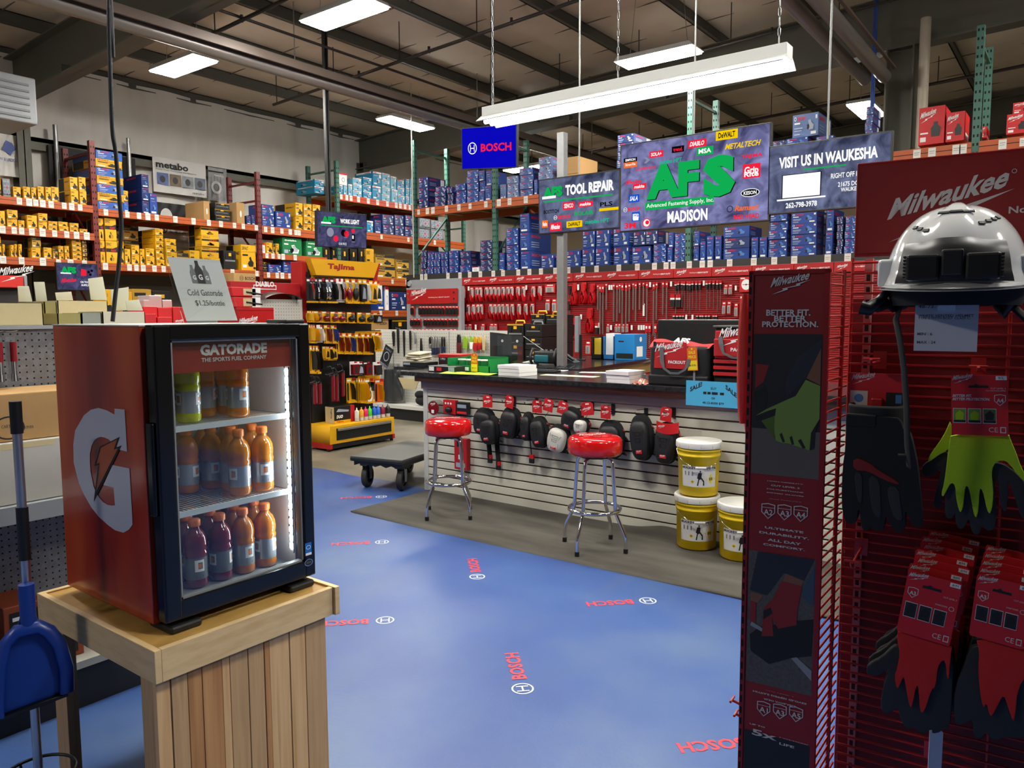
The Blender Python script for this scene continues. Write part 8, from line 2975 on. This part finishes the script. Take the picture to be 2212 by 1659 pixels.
def screen_bg(name, c0, c1, s, strength):
 m = bpy.data.materials.new(name)
 m.use_nodes = True
 nt = m.node_tree
 nt.nodes.remove(nt.nodes['Principled BSDF'])
 e = nt.nodes.new('ShaderNodeEmission')
 tc = nt.nodes.new('ShaderNodeTexCoord')
 n = nt.nodes.new('ShaderNodeTexNoise')
 n.inputs['Scale'].default_value = s
 n.inputs['Detail'].default_value = 9
 n.inputs['Distortion'].default_value = 1.4
 cr = nt.nodes.new('ShaderNodeValToRGB')
 cr.color_ramp.elements[0].position, cr.color_ramp.elements[1].position = .3, .72
 cr.color_ramp.elements[0].color = (*srgb(c0), 1)
 cr.color_ramp.elements[1].color = (*srgb(c1), 1)
 nt.links.new(tc.outputs['Object'], n.inputs['Vector'])
 nt.links.new(n.outputs['Fac'], cr.inputs[0])
 nt.links.new(cr.outputs[0], e.inputs[0])
 e.inputs[1].default_value = strength
 nt.links.new(e.outputs[0], nt.nodes['Material Output'].inputs[0])
 return m


SLATE = screen_bg('screen_slate', '#3c3c62', '#8f8fc4', 5, 1.0)
SLATE2 = screen_bg('screen_slate_dim', '#2c3048', '#747c9e', 5, 1.0)
SLATE3 = screen_bg('screen_slate_dark', '#2a2840', '#56547c', 7, 1.0)
EW = glow('screen_white', '#f2f2f2', 1.05)
EG = glow('screen_green', '#10a850', 1.0)
ER = glow('screen_red', '#f0203c', 1.0)
EK = glow('screen_black', '#0a0a10', 1.0)
EYL = glow('screen_yellow', '#f0c800', 1.0)
EO = glow('screen_orange', '#f06a28', 1.0)
EB = glow('screen_blue', '#1c50c8', 1.0)
ET = glow('screen_teal', '#1cae8a', 1.0)
EGR = glow('screen_grey', '#8a8aa0', 1.0)


def tv(loc, rz, tilt, W, H, label, bg, paint, roll=0, hang=None):
 t = thing('hanging_screen' if hang is not False else 'wall_screen', label, 'screen', loc, rz)
 Rm = Matrix.Rotation(R(tilt), 4, 'X') @ Matrix.Rotation(R(roll), 4, 'Y')
 b = MB()
 b.box((-W / 2, .0, -H / 2), (W / 2, .05, H / 2), BLACK, .004, Rm)
 b.box((-W * .3, .05, -H * .3), (W * .3, .08, H * .3), BLACK, .01, Rm)
 b.part('housing', t)
 b = MB()
 f = .012
 T = Rm @ FRONT(0, -.001)
 b.rect(-W / 2 + f, -H / 2 + f, W / 2 - f, H / 2 - f, bg, T, .0)
 paint(b, T, W - 2 * f, H - 2 * f)
 b.part('display_panel', t)
 if hang:
  b = MB()
  for x in hang:
   b.cyl((x, .06, H * .3), (x, .06, zr(loc[0]) - loc[2]), .0085, mat('grey_conduit', '#8f8f8c', .4), n=8)
  b.part('hanger_rod', t)
 return t


def pill(b, T, W, H, x, y, w_, h_, m, s, mt=None, bold=.03, shear=0, pad=.12, z=.001):
 """logo plate: coordinates as fractions of the screen, (x, y) its lower left corner"""
 X, Y, w1, h1 = (x - .5) * W, (y - .5) * H, w_ * W, h_ * H
 if m:
  b.rect(X, Y, X + w1, Y + h1, m, T, z)
 if s:
  p = pad if m else 0
  b.text(s, X + w1 * p, Y + h1 * (p + .08 if m else 0), w1 * (1 - 2 * p), h1 * (1 - 2 * p - .16 if m else 1), mt or EW, T, z + .001, bold, shear)


def p_main(b, T, W, H):
 P = lambda *a, **k: pill(b, T, W, H, *a, **k)
 P(.02, .8, .1, .05, EK, 'SIMPSON')
 P(.02, .735, .1, .065, EO, 'StrongTie')
 b.poly([((.17 + x - .5) * W, (.76 + y - .5) * H) for x, y in ((0, 0), (.02, 0), (.045, .035), (.02, .07), (0, .07), (.02, .035))], EGR, T, .001)
 P(.115, .69, .14, .03, None, 'LOUISVILLE', ER)
 P(.21, .815, .1, .07, ER, 'SOLA+')
 P(.37, .835, .085, .07, EK, 'trend.', ER)
 P(.48, .86, .125, .085, ER, 'DIABLO', shear=.2)
 P(.665, .9, .14, .1, EYL, 'DeWALT', EK)
 P(.73, .79, .215, .06, None, 'METALTECH', EYL, shear=.3)
 P(.54, .765, .11, .09, EG, 'MSA')
 P(.28, .725, .16, .05, None, 'metabo HPT', ET)
 P(.83, .66, .13, .05, None, 'TAJIMA', ER)
 P(.84, .455, .11, .15, ER, 'Grip', pad=.1)
 P(.85, .47, .09, .055, None, 'Rite', EW)
 P(.85, .55, .09, .0, None, None)
 b.disc((.89 - .5) * W, (.3 - .5) * H, .058 * W, EW, T, .001, 24, .045 * H)
 b.disc((.89 - .5) * W, (.3 - .5) * H, .054 * W, EK, T, .0015, 24, .038 * H)
 P(.85, .28, .08, .04, None, 'KESON', EW)
 b.disc((.765 - .5) * W, (.145 - .5) * H, .02 * W, EK, T, .001, 20, r2=.016 * W)
 P(.8, .115, .15, .06, None, 'Ramset.', EO, shear=.3)
 P(.79, .025, .16, .05, None, 'RED HEAD', ER)
 P(.04, .54, .11, .05, None, 'Milwaukee', ER, shear=.3)
 P(.09, .47, .1, .065, ER, 'makita', shear=.2)
 P(.06, .325, .08, .09, EB, 'SALA', shear=.2)
 anchor(b, (.035 - .5) * W, (.245 - .5) * H, .015 * W, EW, T, .001)
 P(.055, .225, .09, .045, None, 'BOSCH', ER)
 P(.085, .1, .06, .11, EB, 'PFERD')
 b.rect((.095 - .5) * W, (.11 - .5) * H, (.135 - .5) * W, (.15 - .5) * H, EW, T, .0015)
 P(.03, .02, .085, .07, None, '3M', ER)
 b.disc((.195 - .5) * W, (.07 - .5) * H, .03 * W, ER, T, .001, 20)
 b.disc((.195 - .5) * W, (.07 - .5) * H, .024 * W, EW, T, .0015, 20)
 b.disc((.2 - .5) * W, (.075 - .5) * H, .014 * W, ER, T, .002, 14)
 # big three letters with a dark rim behind
 for m, dx, dz, z in ((EK, .006, -.008, .002), (EG, 0, 0, .004)):
  b.text('AF', (.19 + dx - .5) * W, (.335 + dz - .5) * H, .37 * W, .39 * H, m, T, z, .06)
  b.text('S', (.585 + dx - .5) * W, (.29 + dz - .5) * H, .21 * W, .455 * H, m, T, z, .07)
 b.rect((.185 - .5) * W, (.215 - .5) * H, (.66 - .5) * W, (.305 - .5) * H, EG, T, .004)
 b.text('Advanced Fastening Supply, Inc.', (.195 - .5) * W, (.228 - .5) * H, .53 * W * .88, .06 * H, EW, T, .0055, .01)
 b.text('MADISON', (.345 - .5) * W, (.045 - .5) * H, .275 * W, .135 * H, EW, T, .002, .04)


def afs(b, T, W, H, x, y, w_, h_):
 for m, d, z in ((EK, .004, .001), (EG, 0, .002)):
  b.text('AFS', (x + d - .5) * W, (y - d - .5) * H, w_ * W, h_ * H, m, T, z, .07)
 b.rect((x - .01 - .5) * W, (y - .02 - .5) * H, (x + w_ * .66 - .5) * W, (y + .03 - .5) * H, EW, T, .003)


def p_repair(b, T, W, H):
 P = lambda *a, **k: pill(b, T, W, H, *a, **k)
 afs(b, T, W, H, .05, .66, .26, .2)
 b.text('TOOL REPAIR', (.345 - .5) * W, (.66 - .5) * H, .6 * W, .2 * H, EW, T, .002, .05)
 b.rect((.06 - .5) * W, (.575 - .5) * H, (.93 - .5) * W, (.6 - .5) * H, EG, T, .001)
 P(.06, .36, .2, .07, None, 'BOSTITCH', EK)
 P(.31, .4, .155, .14, ER, 'SENCO')
 P(.51, .42, .18, .1, ER, 'makita', shear=.2)
 P(.78, .39, .15, .08, None, 'PLS', EK)
 P(.77, .31, .23, .05, EYL, None)
 anchor(b, (.215 - .5) * W, (.27 - .5) * H, .024 * W, EW, T, .001)
 P(.25, .235, .16, .07, None, 'BOSCH', ER)
 P(.46, .27, .24, .075, None, 'ROLAIR', EG)
 P(.035, .1, .08, .14, EO, 'fein')
 P(.14, .02, .155, .16, ER, 'Milwaukee', shear=.2)
 P(.36, .06, .2, .12, EYL, 'DeWALT', EK)
 P(.6, .1, .29, .075, None, 'metabo HPT', ET)


def p_visit(b, T, W, H):
 b.text('VISIT US IN WAUKESHA', (.085 - .5) * W, (.66 - .5) * H, .82 * W, .17 * H, EW, T, .002, .04)
 b.rect((.3 - .5) * W, (.6 - .5) * H, (.655 - .5) * W, (.62 - .5) * H, EG, T, .001)
 b.rect((.115 - .5) * W, (.2 - .5) * H, (.455 - .5) * W, (.56 - .5) * H, EK, T, .001)
 b.rect((.123 - .5) * W, (.21 - .5) * H, (.447 - .5) * W, (.55 - .5) * H, EW, T, .0015)
 b.rect((.075 - .5) * W, (.17 - .5) * H, (.495 - .5) * W, (.195 - .5) * H, EW, T, .002)
 b.text('262-798-3978', (.155 - .5) * W, (.05 - .5) * H, .27 * W, .085 * H, EW, T, .002, .03)
 b.text('RIGHT OFF INTERSTATE', (.535 - .5) * W, (.43 - .5) * H, .42 * W, .075 * H, EW, T, .002, .02)
 b.text('21675 DORAL RD', (.595 - .5) * W, (.3 - .5) * H, .3 * W, .07 * H, EW, T, .002, .02)
 b.text('WAUKESHA, WI', (.62 - .5) * W, (.215 - .5) * H, .25 * W, .07 * H, EW, T, .002, .02)


def p_bosch(b, T, W, H):
 anchor(b, -.3 * W, .0, .085 * W, EW, T, .001)
 b.text('BOSCH', -.14 * W, -.1 * H, .56 * W, .2 * H, ER, T, .001, .03)


def p_work(b, T, W, H):
 afs(b, T, W, H, .08, .68, .28, .2)
 b.text('WORK LIGHT', (.45 - .5) * W, (.7 - .5) * H, .4 * W, .14 * H, EW, T, .002, .05)
 b.rect((.07 - .5) * W, (.6 - .5) * H, (.92 - .5) * W, (.625 - .5) * H, EG, T, .001)
 for x, y, r_, m in ((.25, .42, .07, EGR), (.52, .42, .055, EK), (.58, .4, .05, ER), (.36, .24, .05, ER), (.72, .5, .035, ER)):
  b.disc((x - .5) * W, (y - .5) * H, r_ * W, m, T, .001, 16)
 b.rect((.69 - .5) * W, (.2 - .5) * H, (.76 - .5) * W, (.4 - .5) * H, EK, T, .001)
 b.rect((.7 - .5) * W, (.26 - .5) * H, (.73 - .5) * W, (.36 - .5) * H, EW, T, .0015)
 for x, y in ((.2, .32), (.53, .28), (.69, .16)):
  b.rect((x - .5) * W, (y - .5) * H, (x + .07 - .5) * W, (y + .015 - .5) * H, EGR, T, .001)
 b.text('OUR PRICE', (.42 - .5) * W, (.06 - .5) * H, .16 * W, .07 * H, EW, T, .001)


def p_small(b, T, W, H):
 afs(b, T, W, H, .09, .62, .38, .26)
 b.text('Milwaukee', (.1 - .5) * W, (.25 - .5) * H, .36 * W, .17 * H, ER, T, .001, .02, .3, .1)
 b.poly([((x - .5) * W, (y - .5) * H) for x, y in ((.58, .55), (.72, .55), (.72, .78), (.6, .82))], ER, T, .001)
 for x, y in ((.78, .7), (.86, .76), (.82, .6)):
  b.disc((x - .5) * W, (y - .5) * H, .035 * W, EK, T, .001, 12)
 b.text('ON TOOL SETS', (.56 - .5) * W, (.26 - .5) * H, .36 * W, .08 * H, EW, T, .001, .03)
 b.text('SUPPLY CO', (.58 - .5) * W, (.14 - .5) * H, .3 * W, .08 * H, EW, T, .001, .03)


tv((-2.9, 6.5, 2.765), 0, 0, 1.42, .81, 'large hanging screen with big green letters over the counter', SLATE, p_main, 0, (.0,))
tv((-4.08, 6.5, 2.675), 0, 0, .94, .55, 'hanging screen about tool repair beside the large screen', SLATE2, p_repair, 0, (-.02,))
tv((-1.735, 6.5, 2.69), 0, 0, .945, .56, 'hanging screen with a store address beside the large screen', SLATE2, p_visit, 0, (-.02,))
tv((-6.8, 8.5, 3.905), 0, 6, .98, .57, 'bright blue hanging screen tilted forward under the roof', glow('screen_deep_blue', '#0a08b4', 1.0), p_bosch, 5, None)
tw = tv((-9.02, 7.76, 2.86), R(90), 4, .96, .52, 'screen with a work light advert on the tall black pole', SLATE3, p_work, -2, None)
q = at(122, 598, 'x', -12.6)
q2 = at(212, 598, 'x', -12.6)
tv((-12.6, (q.y + q2.y) / 2, (q.z + q2.z) / 2), R(90), 0, q2.y - q.y, .42, 'small screen hung under the orange shelf of yellow boxes', SLATE3, p_small, 0, False)
qa, qb = at(702, 100, 'x', -9.09), at(714, 440, 'x', -9.09)
b = MB()
yp = (qa.y + qb.y) / 2
b.box((-9.13, yp - .035, 2.3), (-9.09, yp - .012, zr(-9.1)), BLACK)
b.box((-9.13, yp + .012, 2.3), (-9.09, yp + .035, zr(-9.1)), BLACK)
b.box((-9.14, yp - .035, 2.3), (-9.13, yp + .035, zr(-9.1)), mat('pole_grey', '#26292c', .4))
for k in range(30):
 b.rect(yp - .006, 3.3 + .07 * k, yp + .006, 3.335 + .07 * k, STEEL, EAST(-9.13), .001)
wthing(b, 'screen_pole', 'tall black strut pole from the roof holding the work light screen', 'pole', (-9.11, yp, 2.3))
for px in (1110, 1000):
 pass
q = at(1066, 240, 'y', 8.58)
b = MB()
b.cyl((-6.8, 8.6, 4.05), (-6.8, 8.6, zr(-6.8)), .02, BLACK, n=8)
b.thing('screen_bracket', 'dark hanger rod of the tilted blue screen', 'bracket')

# middle distance behind the cooler ------------------------------------------------
def mid(px0, px1, y0, y1, x, dep, m, name, label, cat, deco=None, bev=.004, zb=None):
 a, c = at(px0, y0, 'x', x), at(px1, y1, 'x', x)
 b = MB()
 z0 = c.z if zb is None else zb
 b.box((x - dep, a.y, z0), (x, c.y, a.z), m, bev)
 if deco:
  deco(b, a.y, c.y, z0, a.z, EAST(x))
 return wthing(b, name, label, cat, (x - dep / 2, (a.y + c.y) / 2, z0))


XM = -6.2
b = MB()
yl, yr = at(300, 700, 'x', XM).y, at(600, 700, 'x', XM).y
b.box((XM - .6, yl - 2.2, 0), (XM, yr + .1, 1.42), GREY)
wthing(b, 'low_cabinet', 'grey low shelf unit carrying red packs behind the cooler', 'shelf unit', (XM - .3, yl, 0))
mid(509, 593, 664, 720, XM - .02, .3, mat('toolbox_red', '#b81a1c', .3), 'tool_chest', 'red metal tool chest just beyond the cooler top', 'tool chest', lambda b, y0, y1, z0, z1, T: (wordmark(b, y0 + .03, z0 + .06, (y1 - y0) * .5, PRW, T), b.rect(y0, z1 - .03, y1, z1 - .025, INK, T, .001)), zb=1.422)
for k, (x0, x1, y0, y1) in enumerate(((309, 340, 662, 676), (341, 372, 664, 684), (373, 404, 663, 690), (312, 338, 678, 698), (340, 371, 685, 700))):
 mid(x0, x1, y0, y1, XM - .05 - .1 * (k < 3), .25, REDPR, 'red_pack', 'red shrink wrapped pack behind the cooler, %s of the cluster' % ORD[k], 'pack', lambda b, a_, c_, z0, z1, T: wordmark(b, a_ + .02, z0 + .02, (c_ - a_) * .6, PRW, T), zb=1.422 if k > 2 else 1.5)
for k, (x0, x1, y0, y1) in enumerate(((322, 350, 638, 661), (310, 325, 648, 661), (351, 372, 648, 662))):
 mid(x0, x1, y0, y1, XM - .3, .2, BLI, 'clear_pack', 'clear plastic pack standing over the red packs, %s one' % ORD[k], 'pack', lambda b, a_, c_, z0, z1, T: b.rect(a_ + .02, z0 + .03, c_ - .02, (z0 + z1) / 2 + .03, RED, T, .001), zb=1.5)
XD = -7.4
zc = at(551, 664, 'x', XM - .02).z
for k, (y0, y1) in enumerate(((641, 661), (620, 640))):
 mid(500, 563, y0, y1, XM - .04, .25, REDPR, 'blade_carton', ('lower', 'upper')[k] + ' red saw blade box near the tool chest', 'box', lambda b, a_, c_, z0, z1, T: (b.rect(c_ - .09, z0, c_, z1, PAPER, T, .001), b.rect(a_ + .12, z0 + .01, a_ + .25, z1 - .01, KRAFTL, T, .001), b.tube([T @ V((a_ + .15, (z0 + z1) / 2, .004)), T @ V((a_ + .32, (z0 + z1) / 2 - .02, .004))], .008, BLACK, 5)), zb=zc + .002 + k * (at(551, 641, 'x', XM - .04).z - zc))
mid(498, 650, 607, 648, XD, .12, mat('sign_bright_red', '#b01a22', .4), 'brand_sign', 'red shelf sign with an outlined plate near the tool chest', 'sign', lambda b, a_, c_, z0, z1, T: (b.rect(a_ + .28, z0 + .11, a_ + .58, z1 - .03, PRW, T, .001), b.rect(a_ + .29, z0 + .12, a_ + .57, z1 - .04, RED, T, .0015), b.text('DIABLO', a_ + .31, z0 + .14, .24, .06, PRW, T, .002, .04)))
mid(563, 654, 646, 700, XD + .1, .05, WPEG, 'pegboard_unit', 'pale pegboard panel below the red shelf sign', 'panel', lambda b, a_, c_, z0, z1, T: pegpanel(b, a_, c_, z0, z1, WPEG, T @ Matrix.Translation((0, 0, .001)), .035, .005, GREY), zb=0)
a = at(610, 640, 'x', XD + .2)
b = MB()
b.surf(lambda u, v: (-.1 + .2 * v, -.22 + .5 * u, .09 * math.sin(math.pi * u) ** .6 * (1 - .3 * v)), 20, 8, mat('visor_brown', '#3a302c', .4))
b.thing('tool_cover', 'dark rounded cover lying on the pale pegboard panel', 'cover', (XD + .1, a.y, at(610, 647, 'x', XD + .1).z))
mid(-40, 52, 593, 622, -8.2, .25, mat('sign_bright_red2', '#d8281e', .4), 'brand_sign', 'bright red display header at the wall beside the small screen', 'sign', lambda b, a_, c_, z0, z1, T: wordmark(b, a_ + .15, z0 + .07, .3, PRW, T), zb=None)
mid(52, 60, 595, 621, -8.2, .25, LTGREY, 'sign_bracket', 'grey bracket plate at the end of the bright red header', 'bracket')
b = MB()
a, c = at(-40, 622, 'x', -8.3), at(60, 700, 'x', -8.3)
b.box((-8.6, a.y, 0), (-8.3, c.y, a.z), mat('dark_grille', '#2b2626', .6))
wthing(b, 'display_body', 'dark mesh display body under the bright red header', 'display stand', (-8.45, a.y, 0))
for k, (x0, x1, y0, y1, m) in enumerate(((285, 328, 624, 660, YELD), (329, 368, 628, 662, BLACK), (226, 246, 625, 650, YEL), (262, 286, 630, 655, YEL))):
 mid(x0, x1, y0, y1, -10.5, .35, m, 'tool_carton', ('ochre tool box', 'black and yellow tool box', 'small yellow box', 'second small yellow box')[k] + ' on the low shelf below the orange racking', 'box', lambda b, a_, c_, z0, z1, T: (b.rect(a_ + .03, z1 - .1, c_ - .08, z1 - .05, INK if m is not BLACK else YEL, T, .001), b.disc((a_ + c_) / 2, z0 + .12, .07, INK, T, .001, 12)), zb=1.55)
b = MB()
a, c = at(215, 665, 'x', -10.4), at(500, 665, 'x', -10.4)
b.box((-10.95, a.y, 0), (-10.4, c.y, 1.548), GREY)
wthing(b, 'low_cabinet', 'long low shelf unit below the orange racking', 'shelf unit', (-10.7, a.y, 0))
mid(505, 553, 589, 625, -12.0, .4, KRAFT, 'tool_carton', 'kraft power tool carton below the low orange shelf', 'box', lambda b, a_, c_, z0, z1, T: (b.text('BOSCH', a_ + .22, z1 - .12, .2, .06, INK, T, .001, .02), anchor(b, a_ + .15, z1 - .09, .04, INK, T), b.tube([T @ V((a_ + .15, z0 + .08, .003)), T @ V((a_ + .25, z0 + .14, .003)), T @ V((a_ + .35, z0 + .08, .003))], .012, INK, 5)), zb=1.75)
b = MB()
a, c = at(500, 640, 'x', -11.9), at(560, 640, 'x', -11.9)
b.box((-12.5, a.y, 0), (-11.9, c.y, 1.748), GREY)
wthing(b, 'low_cabinet', 'grey stand under the kraft power tool carton', 'shelf unit', (-12.2, a.y, 0))
